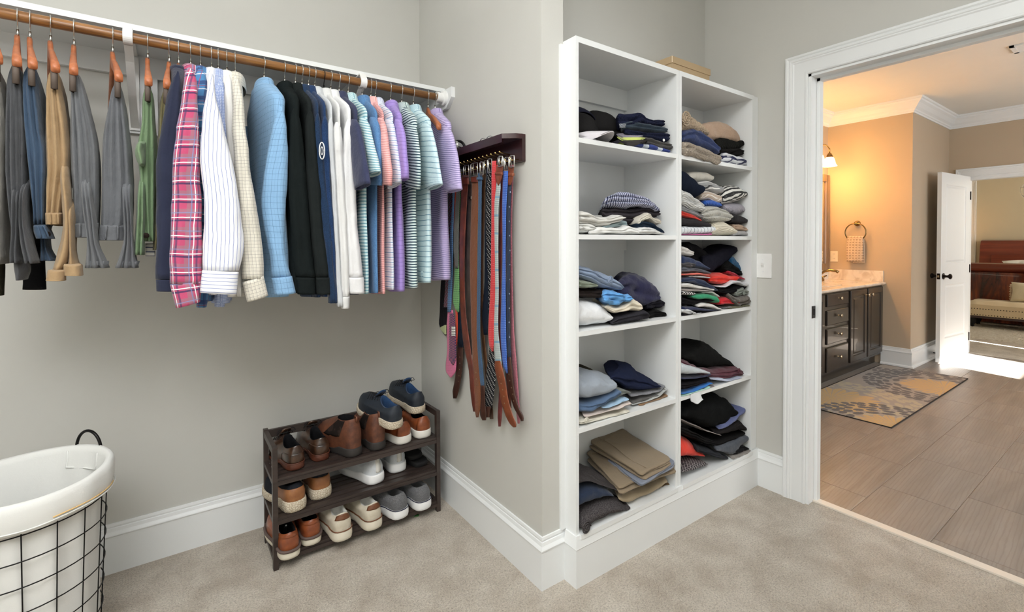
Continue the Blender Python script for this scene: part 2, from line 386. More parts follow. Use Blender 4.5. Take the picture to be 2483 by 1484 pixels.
# ================================================================ shelving unit
UX0, UX1, UY0, UY1 = 1.187, XD-0.002, 1.270, YN-0.002
LV = [1.638, 1.287, 0.932, 0.577, 0.190]
t = SHELFUNIT = thing('shelving_unit', 'tall white built-in shelving unit with two columns of open cubbies', 'shelving unit', (1.8, 1.4, 0))
box('side_panel', UX0, UX0+0.014, UY0, UY1, 0, 2.0, M['white'], t, bevel=0.0015)
box('divider_panel', 1.775, 1.7925, UY0, UY1, 0.17, 2.0, M['white'], t, bevel=0.0015)
box('divider_panel', 1.7945, 1.812, UY0, UY1, 0.17, 2.0, M['white'], t, bevel=0.0015)
box('side_panel', 2.400, 2.418, UY0, UY1, 0.0, 2.0, M['white'], t, bevel=0.0015)
box('filler_strip', 2.418, UX1, UY0+0.004, UY0+0.03, 0.0, 2.0, M['white'], t, bevel=0.003)
box('corner_bead', UX0-0.022, UX0, YC-0.012, YC-0.0005, 0.187, 1.985, M['white'], t, bevel=0.004)
COLX = ((UX0+0.014, 1.775), (1.812, 2.400))
for (a, b) in COLX:
    box('top_board', a, b, UY0, UY1, 1.979, 2.0, M['white'], t, bevel=0.0015)
    for z in LV: box('shelf_board', a, b, UY0 if z > 0.2 else UY0-0.012, UY1, z-0.018, z, M['white'], t, bevel=0.0015)
    box('back_panel', a, b, UY1-0.012, UY1, 0.17, 1.979, M['white'], t)
    box('back_rail', a, b, UY1-0.03, UY1-0.012, 1.885, 1.979, M['white'], t, bevel=0.0015)
    box('shelf_support', a, b, UY1-0.026, UY1-0.012, 1.22, 1.269, M['white'], t, bevel=0.0015)
sweep('base_moulding', [(0, 0.187), (0.006, 0.187), (0.0075, 0.178), (0.009, 0.170), (0.0115, 0.158), (0.0135, 0.148), (0.0145, 0.144), (0.012, 0.140), (0.012, 0.0), (0, 0)], [(UX0+0.001, YC-0.015), (UX0+0.001, UY0), (UX1, UY0)], M['white'], t)
# storage box on top
t = thing('storage_box', 'tan cardboard lidded storage box on top of the tall shelving unit', 'box', (2.08, 1.5, 2.0))
TAN = paint('tan_card', (190, 164, 128), 0.6)
box('body', 1.938, 2.246, 1.412, 1.57, 2.0005, 2.118, TAN, t, bevel=0.001)
box('lid', 1.934, 2.250, 1.408, 1.574, 2.108, 2.139, TAN, t, bevel=0.0015)
lathe('metal_corner', [(0.003, 0), (0.003, 0.031)], (1.936, 1.410, 2.1079), M['nickel'], t, 'z', 8)
prism('handle_hole', [(2.05, 2.03), (2.065, 2.062), (2.12, 2.066), (2.14, 2.03)], 'y', 1.4105, 1.4125, M['blackmatte'], t)
box('label_holder', 2.005, 2.05, 1.4085, 1.4125, 2.02, 2.062, M['nickel'], t)
# ================================================================ bathroom beyond the doorway
BX, BF, BYB, BYN, BC = 2.586, 7.25, 2.31, 1.56, 2.67
FY1, FY0, FZ = 1.400, 0.62, 1.972
struct(box('wall_bath_back', BX, 5.98, BYB, BYB+0.1, 0, BC, M['bathwall']))
struct(box('wall_bath_towel', 5.98, BF+0.12, BYN, BYB+0.1, 0, BC, M['bathwall']))
bm = bmesh.new()
addbox(bm, BF, BF+0.12, FY1, BYN+0.0, 0, BC+0.1); addbox(bm, BF, BF+0.12, -1.8, FY0, 0, BC+0.1); addbox(bm, BF, BF+0.12, FY0, FY1, FZ, BC+0.1)
struct(mkbm('wall_bath_far', bm, M['bathwall']))
WX0, WX1, WZ0, WZ1 = 5.62, 6.50, 1.52, 1.98
bm = bmesh.new()
addbox(bm, 2.59, WX0, -1.8, -1.7, 0, BC+0.1); addbox(bm, WX1, BF+0.12, -1.8, -1.7, 0, BC+0.1); addbox(bm, WX0, WX1, -1.8, -1.7, 0, WZ0); addbox(bm, WX0, WX1, -1.8, -1.7, WZ1, BC+0.1)
struct(mkbm('wall_bath_window', bm, M['bathwall']))
struct(box('ceiling_bath', BX, BF+0.12, -1.8, BYB+0.1, BC, BC+0.06, M['ceil']))
struct(box('wall_bath_side', BX-0.001, BX+0.0, YN+0.1, BYB, 0, BC, M['bathwall']))
# ---- floor tiles, each a part of the floor
def tile_mat():
    t = NT('linear_vein_tile'); mp = t.add('ShaderNodeMapping'); t.L(t.coord(), mp.inputs[0])
    oi = t.add('ShaderNodeObjectInfo'); cmb = t.add('ShaderNodeCombineXYZ')
    rnd = t.math('MULTIPLY', oi.outputs['Random'], 40.0); t.L(rnd, cmb.inputs[0]); t.L(rnd, cmb.inputs[1]); t.L(cmb.outputs[0], mp.inputs['Location'])
    mp.inputs['Rotation'].default_value = (0, 0, math.radians(-28)); mp.inputs['Scale'].default_value = (0.3, 3.0, 1)
    n = t.noise(mp.outputs[0], 4, 5, 0.6, 0.8); w = t.add('ShaderNodeTexWave', wave_type='BANDS', bands_direction='Y')
    t.L(mp.outputs[0], w.inputs['Vector']); w.inputs['Scale'].default_value = 7.5; w.inputs['Distortion'].default_value = 6; w.inputs['Detail'].default_value = 4; w.inputs['Detail Scale'].default_value = 1.2; w.inputs['Detail Roughness'].default_value = 0.6
    c = t.ramp(n.outputs[0], [(0.3, lin((128, 121, 115))), (0.7, lin((156, 149, 142)))])
    c = t.mix(t.ramp(w.outputs[0], [(0.0, (0.3, 0.3, 0.3, 1)), (0.35, (0, 0, 0, 1))]), c, lin((116, 102, 90)))
    c = t.mix(t.math('MULTIPLY', oi.outputs['Random'], 0.12), c, lin((150, 132, 116)))
    return t.done(c, t.math('ADD', t.math('MULTIPLY', n.outputs[0], 0.15), 0.30), t.bump(w.outputs[0], 0.05, 0.002))
M['tile'] = tile_mat()
fl = struct(box('floor_bath', XD+0.087, BF+0.06, -1.75, BYB, -0.06, -0.0012, paint('grout', (120, 106, 94), 0.85)))
TW, TH, GR = 0.56, 0.2885, 0.0024
tm = {}
row = 0
for k in range(-9, 6):
    y0 = 0.885+k*TH
    off = 3.885+(0.358*k) % TW
    i = math.floor((2.55-off)/TW)
    while off+i*TW < BF+0.06:
        xa, xb = max(off+i*TW, XD+0.088), min(off+(i+1)*TW, BF+0.06); i += 1
        ya, yb = max(y0, -1.74), min(y0+TH, BYB)
        if xb-xa < 0.03 or yb-ya < 0.03: continue
        key = (round(xb-xa, 3), round(yb-ya, 3))
        if key not in tm:
            bm = bmesh.new(); a, b = (xb-xa)/2-GR/2, (yb-ya)/2-GR/2
            v = [bm.verts.new(p) for p in ((-a, -b, -0.008), (a, -b, -0.008), (a, b, -0.008), (-a, b, -0.008), (-a, -b, -0.001), (a, -b, -0.001), (a, b, -0.001), (-a, b, -0.001), (-a+.0015, -b+.0015, 0), (a-.0015, -b+.0015, 0), (a-.0015, b-.0015, 0), (-a+.0015, b-.0015, 0))]
            for q in range(4):
                w = (q+1) % 4
                bm.faces.new((v[q], v[w], v[4+w], v[4+q])); bm.faces.new((v[4+q], v[4+w], v[8+w], v[8+q]))
            bm.faces.new(v[8:12]); me = bpy.data.meshes.new('floor_tile'); bm.to_mesh(me); bm.free(); me.materials.append(M['tile']); tm[key] = me
        o = bpy.data.objects.new('floor_tile', tm[key]); COL.objects.link(o); o.parent = fl; o.location = ((xa+xb)/2, (ya+yb)/2, 0)
# ---- baseboards, crown, casing, door
sweep('baseboard_bath', BASE+[], [(5.98, 1.80), (5.98, BYN), (BF, BYN)], M['white'], kind='structure')
sweep('trim_shoe_mould', [(0.015, 0), (0.032, 0), (0.030, 0.012), (0.022, 0.019), (0.015, 0.020)], [(5.98, 1.80), (5.98, BYN), (BF, BYN)], M['white'], kind='structure')
CROWN = [(0, BC-0.135), (0.010, BC-0.135), (0.012, BC-0.120), (0.018, BC-0.115), (0.022, BC-0.102), (0.040, BC-0.085), (0.062, BC-0.052), (0.080, BC-0.036), (0.084, BC-0.022), (0.094, BC-0.018), (0.097, BC), (0, BC)]
sweep('trim_crown', CROWN, [(BX, BYB), (5.98, BYB), (5.98, BYN), (BF, BYN), (BF, -1.7)], M['white'], kind='structure')
casing('trim_bedroom_doorway', BF, FY0, FY1, FZ, 0.098, 1, M['white'])
bm = bmesh.new()
addbox(bm, BF-0.002, BF+0.122, FY1-0.012, FY1+0.006, 0, FZ); addbox(bm, BF-0.002, BF+0.122, FY0-0.006, FY0+0.012, 0, FZ); addbox(bm, BF-0.002, BF+0.122, FY0, FY1, FZ-0.03, FZ)
struct(mkbm('trim_bedroom_jamb', bm, M['white'], bevel=0.002, smooth=True))
# open two-panel door
hx, hy = 7.165, 1.378; fx, fy = 6.420, 1.452
DL = math.hypot(fx-hx, fy-hy); da = math.atan2(fy-hy, fx-hx)
d = thing('door_1', 'open white two panel door with dark knob leading to the bedroom', None, (hx, hy, 0.012), rot=(0, 0, da)); d['kind'] = 'structure'
def door_slab():
    bm = bmesh.new(); Hd = 1.958; th = 0.035
    addbox(bm, 0, DL, -th/2, th/2, 0, Hd)
    fr = [f for f in bm.faces if abs(f.normal.y) > 0.9]
    bm.free()
    # panels as stepped recesses on both faces
    bm = bmesh.new(); st = 0.115
    zs = [0, 0.235, 0.80, 1.015, 1.84, Hd]; xs = [0, st, DL-st, DL]
    for sy in (1, -1):
        for i in range(3):
            for j in range(5):
                x0, x1, z0, z1 = xs[i], xs[i+1], zs[j], zs[j+1]; y = sy*th/2
                P = lambda x, z, dd: bm.verts.new((x, y-sy*dd, z))
                if i == 1 and j in (1, 3):
                    prev = [P(x0, z0, 0), P(x1, z0, 0), P(x1, z1, 0), P(x0, z1, 0)]
                    for (ins, dd) in ((0.010, 0.006), (0.016, 0.0075), (0.036, 0.003), (0.040, 0.003)):
                        cur = [P(x0+ins, z0+ins, dd), P(x1-ins, z0+ins, dd), P(x1-ins, z1-ins, dd), P(x0+ins, z1-ins, dd)]
                        for k in range(4): bm.faces.new((prev[k], prev[(k+1) % 4], cur[(k+1) % 4], cur[k]))
                        prev = cur
                    bm.faces.new(prev)
                else: bm.faces.new((P(x0, z0, 0), P(x1, z0, 0), P(x1, z1, 0), P(x0, z1, 0)))
    e = [(0, -th/2), (DL, -th/2), (DL, th/2), (0, th/2)]
    for (a, b) in ((0, 3), (1, 2)): bm.faces.new([bm.verts.new((e[a][0], e[a][1], 0)), bm.verts.new((e[b][0], e[b][1], 0)), bm.verts.new((e[b][0], e[b][1], Hd)), bm.verts.new((e[a][0], e[a][1], Hd))])
    for z in (0, Hd): bm.faces.new([bm.verts.new((p[0], p[1], z)) for p in e])
    bmesh.ops.remove_doubles(bm, verts=bm.verts, dist=0.0002)
    return bm
mkbm('slab', door_slab(), M['white'], d)
for s in (1, -1):
    k = lathe('knob', [(0.032, 0.0), (0.032, 0.006), (0.014, 0.012), (0.011, 0.03), (0.016, 0.042), (0.027, 0.050), (0.028, 0.060), (0.018, 0.068), (0.0, 0.070)] if s > 0 else [(0.032, 0.0), (0.032, -0.006), (0.014, -0.012), (0.011, -0.03), (0.016, -0.042), (0.027, -0.050), (0.028, -0.060), (0.018, -0.068), (0.0, -0.070)], (DL-0.062, s*0.0176, 0.888), M['bronze'], d, 'y', 20)
    k['label'] = 'dark bronze round knob'
box('latch_plate', DL-0.0005, DL+0.0012, -0.013, 0.013, 0.858, 0.918, M['bronze'], d)
box('latch_bolt', DL+0.001, DL+0.009, -0.007, 0.007, 0.878, 0.898, M['nickel'], d)
for z in (0.2, 0.95, 1.75): tube('hinge', [(0.0, 0.02, z-0.045), (0.0, 0.02, z+0.045)], 0.006, M['bronze'], d, 8)
t = thing('door_stop', 'dark metal spring door stop on the bathroom baseboard behind the open door', 'door stop', (6.66, BYN-0.015, 0.062))
tube('rod', [(6.66, BYN-0.018, 0.062), (6.66, BYN-0.075, 0.060)], 0.006, M['bronze'], t, 10)
lathe('tip', [(0.009, -0.012), (0.011, -0.004), (0.009, 0.0)], (6.66, BYN-0.075, 0.060), M['bronze'], t, 'y', 12)
# ceiling vent
t = thing('ceiling_vent', 'white louvred air vent in the bathroom ceiling', 'vent', (5.05, 0.62, BC))
VM = M['white']
for a in ((4.95, 5.15, 0.72, 0.745), (4.95, 5.15, 0.44, 0.465), (4.95, 4.975, 0.44, 0.745), (5.125, 5.15, 0.44, 0.745)): box('frame_bar', a[0], a[1], a[2], a[3], BC-0.012, BC-0.0005, VM, t, bevel=0.003)
for k in range(7): prism('louvre', [(4.98+k*0.0205, BC-0.002), (4.995+k*0.0205, BC-0.013), (4.997+k*0.0205, BC-0.012), (4.982+k*0.0205, BC-0.001)], 'y', 0.465, 0.72, VM, t)
# ---- vanity
CAB = plain('dark_cabinet_paint', (46, 40, 35), 0.3, 0.0, 0.06, **{'Coat Weight': 0.3})
VY = 1.80
t = thing('vanity_cabinet', 'dark espresso bathroom vanity cabinet with drawers and panel doors', 'cabinet', (5.0, 2.0, 0))
box('body', 3.0, 5.972, VY, BYB-0.002, 0.10, 0.815, CAB, t, bevel=0.002)
box('toe_kick', 3.0, 5.962, VY+0.05, BYB-0.002, 0.0, 0.10, CAB, t)
def raised(name, x0, x1, z0, z1, fr, par):
    bm = bmesh.new(); y = VY-0.019
    prev = [bm.verts.new(p) for p in ((x0, VY-0.001, z0), (x1, VY-0.001, z0), (x1, VY-0.001, z1), (x0, VY-0.001, z1))]
    steps = [(0.0, VY-0.014), (0.006, y)] + ([(fr, y), (fr+0.005, y+0.008), (fr+0.016, y+0.010), (fr+0.034, y+0.003)] if fr else [])
    for ins, yy in steps:
        cur = [bm.verts.new(p) for p in ((x0+ins, yy, z0+ins), (x1-ins, yy, z0+ins), (x1-ins, yy, z1-ins), (x0+ins, yy, z1-ins))]
        for k in range(4): bm.faces.new((prev[k], prev[(k+1) % 4], cur[(k+1) % 4], cur[k]))
        prev = cur
    bm.faces.new(prev)
    return mkbm(name, bm, CAB, par)
def knob(x, z, par): lathe('knob', [(0.009, 0.0), (0.006, -0.006), (0.006, -0.016), (0.014, -0.022), (0.016, -0.028), (0.011, -0.034), (0, -0.035)], (x, VY-0.0185, z), M['nickel'], par, 'y', 16)
for (z0, z1) in ((0.69, 0.80), (0.525, 0.655), (0.36, 0.492), (0.115, 0.325)):
    q = raised('drawer', 4.632, 5.085, z0, z1, 0, t); knob(4.858, (z0+z1)/2+0.01, q)
for (x0, x1, kx) in ((3.70, 4.13, 4.09), (4.16, 4.585, 4.2), (5.14, 5.535, 5.50), (5.565, 5.955, 5.60)):
    q = raised('cabinet_door', x0, x1, 0.125, 0.80, 0.055, t); knob(kx, 0.742, q)
MAR = NT('cultured_marble'); _c = MAR.coord(); _n = MAR.noise(_c, 7, 6, 0.6, 1.5)
M['marble'] = MAR.done(MAR.ramp(_n.outputs[0], [(0.35, lin((206, 190, 172))), (0.55, lin((232, 222, 208)))]), 0.18, None, **{'Coat Weight': 0.3})
t = thing('vanity_counter', 'cream marble vanity counter with backsplash on the dark cabinet', 'countertop', (5.0, 2.0, 0.82))
prism('counter', [(1.765, 0.828), (1.772, 0.818), (BYB-0.002, 0.818), (BYB-0.002, 0.845), (1.776, 0.845), (1.766, 0.840)], 'x', 3.0, 5.978, M['marble'], t)
box('backsplash', 3.0, 5.978, BYB-0.02, BYB-0.001, 0.8455, 0.955, M['marble'], t, bevel=0.002)
box('side_splash', 5.96, 5.9785, 1.785, BYB-0.02, 0.8455, 0.958, M['marble'], t, bevel=0.002)
rim = [Vector((5.1+0.25*math.cos(a), 2.04+0.17*math.sin(a), 0.8455)) for a in [2*math.pi*k/28 for k in range(28)]]
rings = [[Vector((5.1+(p.x-5.1)*s, 2.04+(p.y-2.04)*s, z)) for p in rim] for (s, z) in ((1.04, 0.8456), (1.0, 0.850), (0.96, 0.848), (0.85, 0.8465), (0.3, 0.846))]
vs, fs, uv = loft(rings); mk('sink_bowl', vs, fs, M['marble'], t, uv)
BRASS = plain('antique_brass', (150, 124, 84), 0.25, 1.0)
t = thing('faucet', 'bronze arched bathroom faucet on the cream vanity counter', 'faucet', (5.50, 2.20, 0.845))
lathe('base', [(0.026, 0), (0.024, 0.012), (0.016, 0.02), (0.014, 0.04)], (5.52, 2.2, 0.8455), BRASS, t, 'z', 18)
tube('spout', [(5.52, 2.2, 0.87), (5.523, 2.195, 0.92), (5.53, 2.16, 0.952), (5.54, 2.11, 0.965), (5.55, 2.06, 0.96), (5.555, 2.04, 0.945)], [0.015, 0.014, 0.013, 0.013, 0.014, 0.015], BRASS, t, 14)
for s in (-1, 1): tube('lever', [(5.52+s*0.1, 2.21, 0.846), (5.52+s*0.1, 2.21, 0.885), (5.52+s*0.14, 2.19, 0.9)], [0.016, 0.012, 0.007], BRASS, t, 12)
# framed mirror
MFR = wood('bronzed_frame', (112, 90, 66), (146, 120, 88), 0.4, 2, 20)
t = thing('wall_mirror', 'bronze framed vanity mirror on the bathroom wall above the sink', 'mirror', (5.0, BYB, 1.0))
t2 = plain('mirror_glass', (230, 230, 228), 0.02, 1.0, 0.0)
box('glass', 4.3, 5.90, BYB-0.012, BYB-0.004, 0.98, 1.96, t2, t)
for a in ((5.875, 5.955, 0.945, 1.998), (4.24, 4.32, 0.945, 1.998)): prism('frame_stile', [(a[0], BYB-0.001), (a[0], BYB-0.016), (a[0]+0.012, BYB-0.028), (a[0]+0.05, BYB-0.024), (a[1]-0.012, BYB-0.034), (a[1], BYB-0.02), (a[1], BYB-0.001)], 'z', a[2], a[3], MFR, t)
for a in ((0.945, 1.02), (1.923, 1.998)): box('frame_rail', 4.32, 5.875, BYB-0.03, BYB-0.001, a[0], a[1], MFR, t, bevel=0.006)
# vanity light with bell shades
t = thing('vanity_sconce', 'lit vanity light with frosted bell shades above the mirror', 'wall light', (5.4, BYB, 2.25))
SH = NT('lit_frosted_glass'); SH.b.inputs['Base Color'].default_value = lin((255, 236, 200)); SH.b.inputs['Emission Color'].default_value = (1, 0.56, 0.20, 1); SH.b.inputs['Emission Strength'].default_value = 34; SH = SH.m
box('back_plate', 4.7, 5.60, BYB-0.03, BYB-0.001, 2.20, 2.27, BRASS, t, bevel=0.008)
for x in (5.66, 5.40, 5.08, 4.76):
    y = 2.17
    tube('arm', [(x-0.08 if x > 5.6 else x-0.04, BYB-0.03, 2.23), (x-0.06, 2.26, 2.285), (x-0.02, 2.20, 2.285), (x, y, 2.24), (x, y, 2.19)], 0.006, BRASS, t, 10)
    lathe('cup', [(0.006, 0.05), (0.018, 0.04), (0.030, 0.012), (0.030, 0.0)], (x, y, 2.150), BRASS, t, 'z', 16)
    lathe('shade', [(0.026, 0.0), (0.040, -0.018), (0.048, -0.045), (0.054, -0.075), (0.068, -0.098), (0.066, -0.099), (0.051, -0.076), (0.045, -0.045), (0.036, -0.02), (0.0, -0.012)], (x, y, 2.155), SH, t, 'z', 24)
    lamp('vanity_bulb', 'POINT', (x, y, 2.035), 3.5, (1.0, 0.5, 0.16), 0.03)
# towel ring and towel
t = thing('towel_ring', 'brass towel ring on the orange lit bathroom wall', 'towel ring', (5.98, 2.02, 1.45))
lathe('mount', [(0.03, 0), (0.028, -0.012), (0.016, -0.02), (0.014, -0.05), (0.018, -0.055), (0.0, -0.058)], (5.9795, 2.02, 1.455), BRASS, t, 'x', 18)
tube('ring', [(5.925, 2.02+0.095*math.sin(a), 1.36+0.095*math.cos(a)) for a in [2*math.pi*k/32 for k in range(32)]], 0.0065, BRASS, t, 8, closed=True)
# outlet
t = thing('wall_outlet', 'cream double outlet plate on the bathroom wall near the mirror', 'outlet', (5.98, 2.24, 1.1))
CRM = plain('ivory_plastic', (236, 226, 206), 0.35)
box('plate', 5.974, 5.9795, 2.202, 2.275, 1.04, 1.158, CRM, t, bevel=0.002)
for z in (1.075, 1.124):
    q = lathe('receptacle', [(0.017, 0), (0.017, -0.0015), (0, -0.0016)], (5.974, 2.2385, z), CRM, t, 'x', 20)
    for s in (-1, 1): box('slot', 5.9718, 5.9722, 2.2385+s*0.006-0.001, 2.2385+s*0.006+0.001, z-0.004, z+0.005, M['blackmatte'], q)
# ---- patterned rug: colours laid out flower by flower
def rug():
    rx0, rx1, ry0, ry1 = 3.93, 5.905, 1.122, 1.770; nx, ny = 420, 150
    t = NT('rug_weave'); at = t.add('ShaderNodeVertexColor', layer_name='col'); co = t.coord()
    n = t.noise(co, 60, 3); m = t.mix(t.math('MULTIPLY', n.outputs[0], 0.22), at.outputs[0], lin((150, 140, 130)))
    mat = t.done(m, 0.95, t.bump(t.noise(co, 420, 2).outputs[0], 0.5, 0.003), **{'Sheen Weight': 0.2})
    bm = bmesh.new(); lay = bm.loops.layers.float_color.new('col'); V = []
    for j in range(ny+1):
        for i in range(nx+1):
            u, v = i/nx, j/ny; e = 0.0045 if 0 < i < nx and 0 < j < ny else 0.0006
            V.append(bm.verts.new((rx0+(rx1-rx0)*u, ry0+(ry1-ry0)*v, e+0.0008+0.0004*math.sin(i*1.7)*math.sin(j*2.1))))
    GREY, DARK, YEL, PALE, TAN_, LINE = (144, 140, 138), (74, 69, 68), (196, 162, 98), (176, 166, 138), (160, 147, 132), (154, 148, 141)
    # centre x, y, radius, heart radius, petal colour, heart colour
    FL = ((5.35, 1.16, 0.62, 0.30, DARK, YEL), (3.98, 1.10, 0.52, 0.24, DARK, YEL), (4.30, 1.62, 0.66, 0.34, PALE, YEL), (5.85, 1.70, 0.3, 0.1, DARK, TAN_))
    cells = []
    for (cx, cy, R, h, pc, hc) in FL:
        c = []
        for ringi, rr in enumerate((h*0.95+0.045, h+0.095, h+0.148, h+0.198, h+0.245)):
            if rr > R: break
            n = int(15+ringi*7)
            for k in range(n):
                a = 2*math.pi*(k+0.5*(ringi % 2))/n + noise.noise((k*1.3, ringi*2.7, cx))*0.1; c.append((a, rr, 0.36-0.03*ringi, math.pi*rr/n*0.80))
        cells.append(c)
    def color(x, y):
        g = noise.noise((x*3, y*5, 0)); base = [GREY[i]*(0.5+0.5*g)+TAN_[i]*(0.5-0.5*g) for i in range(3)] if abs(g) < 1 else GREY
        for (cx, cy, R, h, pc, hc), c in zip(FL, cells):
            dx, dy = x-cx, y-cy; r = math.hypot(dx, dy); a = math.atan2(dy, dx)
            if r > R+0.05: continue
            sp = h*(0.78+0.22*abs(math.sin(a*9+noise.noise((cx, a*2, 1))*2)))
            if r < sp: return hc if abs(math.sin(a*16+r*4)) > 0.22 else LINE
            for (pa, pr, pl, pw) in c:
                lx = r*math.cos(a-pa)-pr; ly = r*math.sin(a-pa)
                if abs(lx) < 0.0245 and (lx/0.0245)**2+(ly/max(pw, 0.008))**2 < 1: return pc
        return base
    for j in range(ny):
        for i in range(nx):
            f = bm.faces.new((V[j*(nx+1)+i], V[j*(nx+1)+i+1], V[(j+1)*(nx+1)+i+1], V[(j+1)*(nx+1)+i]))
            f.smooth = True
    cache = {}
    for v in bm.verts: cache[v] = None
    for f in bm.faces:
        for l in f.loops:
            c = cache[l.vert]
            if c is None: c = cache[l.vert] = lin(color(l.vert.co.x, l.vert.co.y))
            l[lay] = c
    me = bpy.data.meshes.new('bath_rug'); bm.to_mesh(me); bm.free(); me.materials.append(mat)
    r = thing('bath_rug', 'grey bath rug with big yellow and charcoal flowers on the tile floor', 'rug', (4.9, 1.45, 0))
    o = link('pile', me, None, r); 
    for v in me.vertices: v.co -= Vector((4.9, 1.45, 0))
    tube('bound_edge', [(rx0, ry0, 0.004), (rx1, ry0, 0.004), (rx1, ry1, 0.004), (rx0, ry1, 0.004)], 0.004, plain('rug_binding', (46, 40, 38), 0.9), r, 6, closed=True)
rug()

# ================================================================ bedroom beyond
BW = paint('bedroom_wall_paint', (200, 190, 164), 0.75, 0.02)
struct(box('wall_bedroom_far', 12.2, 12.3, -2.1, 3.6, 0, 2.75, BW)); struct(box('wall_bedroom_left', 7.37, 12.3, 3.5, 3.6, 0, 2.75, BW))
struct(box('wall_bedroom_right', 7.37, 12.3, -2.1, -2.0, 0, 2.75, BW)); struct(box('ceiling_bedroom', 7.37, 12.3, -2.1, 3.6, 2.75, 2.8, M['ceil']))
struct(box('wall_bedroom_near', BF+0.12, BF+0.14, BYN, 3.6, 0, 2.75, BW))
struct(box('floor_bedroom', BF+0.06, 12.3, -2.1, 3.6, -0.06, 0.002, M['carpet']))
casing('trim_bedroom_door', 12.2, 2.335, 3.15, 2.28, 0.105, 1, M['white'])
dd = struct(box('door_2', 12.17, 12.199, 2.335, 3.15, 0.003, 2.28, M['white'], bevel=0.002))
# table lamp
t = thing('table_lamp', 'lit bedside table lamp with a pale drum shade', 'lamp', (11.6, 2.42, 0))
LS = NT('lit_lampshade'); LS.b.inputs['Base Color'].default_value = lin((250, 225, 190)); LS.b.inputs['Emission Color'].default_value = (1, 0.72, 0.42, 1); LS.b.inputs['Emission Strength'].default_value = 1.4
lathe('lamp_shade', [(0.15, 0), (0.12, 0.22), (0.118, 0.22), (0.148, 0)], (11.6, 2.42, 0.92), LS.m, t, 'z', 28)
lathe('lamp_base', [(0.08, 0), (0.08, 0.015), (0.02, 0.04), (0.045, 0.12), (0.03, 0.2), (0.01, 0.25), (0.01, 0.32)], (11.6, 2.42, 0.62), M['nickel'], t, 'z', 20)
lamp('table_lamp_bulb', 'POINT', (11.6, 2.42, 1.04), 8, (1.0, 0.62, 0.3), 0.05)
NS = thing('nightstand', 'dark cherry nightstand beside the sleigh bed', 'nightstand', (11.6, 2.45, 0))
CH = wood('cherry_wood', (92, 34, 22), (134, 58, 36), 0.28, 1, 14, 0.4)
box('body', 11.3, 11.95, 2.2, 2.8, 0.003, 0.58, CH, NS, bevel=0.006); box('top', 11.27, 11.97, 2.17, 2.83, 0.58, 0.618, CH, NS, bevel=0.008)
# sleigh bed
t = thing('sleigh_bed', 'cherry wood sleigh bed with curved headboard and footboard', 'bed', (11, 1, 0))
by0, by1 = -0.25, 2.14
prism('headboard', [(12.02, 0.05), (12.0, 0.6), (12.03, 0.95), (12.09, 1.16), (12.16, 1.25), (12.19, 1.26), (12.15, 1.285), (12.06, 1.27), (11.99, 1.16), (11.95, 0.95), (11.94, 0.6), (11.95, 0.05)], 'y', by0, by1, CH, t, bevel=0.008)
box('headboard_panel', 11.925, 11.96, by0+0.16, by1-0.16, 0.5, 1.02, CH, t, bevel=0.01)
FB = NT('flame_mahogany'); _c = FB.coord(); _m = FB.add('ShaderNodeMapping'); FB.L(_c, _m.inputs[0]); _m.inputs['Scale'].default_value = (1, 2.6, 0.7)
_n = FB.noise(_m.outputs[0], 2.2, 5, 0.65, 1.0)
FB = FB.done(FB.ramp(_n.outputs[0], [(0.35, lin((44, 18, 14))), (0.5, lin((92, 36, 20))), (0.66, lin((150, 70, 34)))]), 0.25, None, **{'Coat Weight': 0.4})
prism('footboard', [(9.95, 0.05), (9.93, 0.5), (9.92, 0.72), (9.90, 0.80), (9.97, 0.80), (9.99, 0.72), (10.0, 0.5), (10.0, 0.05)], 'y', by0, by1, FB, t, bevel=0.006)
prism('footboard_scroll', [(9.93, 0.79), (9.86, 0.84), (9.845, 0.885), (9.86, 0.925), (9.91, 0.94), (9.97, 0.925), (9.99, 0.87), (9.985, 0.79)], 'y', by0-0.02, by1+0.02, CH, t, bevel=0.01)
for y in (by0+0.03, by1-0.05): box('side_rail', 10.0, 11.95, y, y+0.03, 0.2, 0.5, CH, t, bevel=0.005)
for o in (t,): pass
LIN = cloth('white_bedding', (240, 238, 232), ())
box('mattress', 10.02, 11.92, by0+0.07, by1-0.09, 0.25, 0.60, LIN, t, bevel=0.05)
def cushion(name, c, ax, hw, hh, th, mat, par, tilt=0.0, n=14, pinch=0.06, rz=0.0):
    """soft cushion standing in the plane of ax ('x' normal)"""
    V = []; m = n*2; Fc = []
    R_ = Matrix.Rotation(rz, 3, 'Z') @ Matrix.Rotation(tilt, 3, 'Y')
    for s in (1, -1):
        for j in range(n+1):
            for i in range(n+1):
                a, b = i/n*2-1, j/n*2-1
                f = ((1-a*a)*(1-b*b))**0.42
                aa = a*(1-pinch*(1-abs(b))**1*0+pinch*(b*b-0.6)); bb = b*(1+pinch*(a*a-0.6))
                p = Vector((-s*th*f+0.006*noise.noise((a*3, b*3, s+c[0])), aa*hw, bb*hh)); V.append(Vector(c)+R_@p)
    N = (n+1)*(n+1)
    for s in (0, 1):
        for j in range(n):
            for i in range(n):
                q = [s*N+j*(n+1)+i, s*N+j*(n+1)+i+1, s*N+(j+1)*(n+1)+i+1, s*N+(j+1)*(n+1)+i]
                Fc.append(tuple(q if s else q[::-1]))
    bm = bmesh.new(); vv = [bm.verts.new(p) for p in V]
    for f in Fc: bm.faces.new([vv[i] for i in f])
    bmesh.ops.remove_doubles(bm, verts=bm.verts, dist=0.0008)
    return mkbm(name, bm, mat, par, smooth=True)
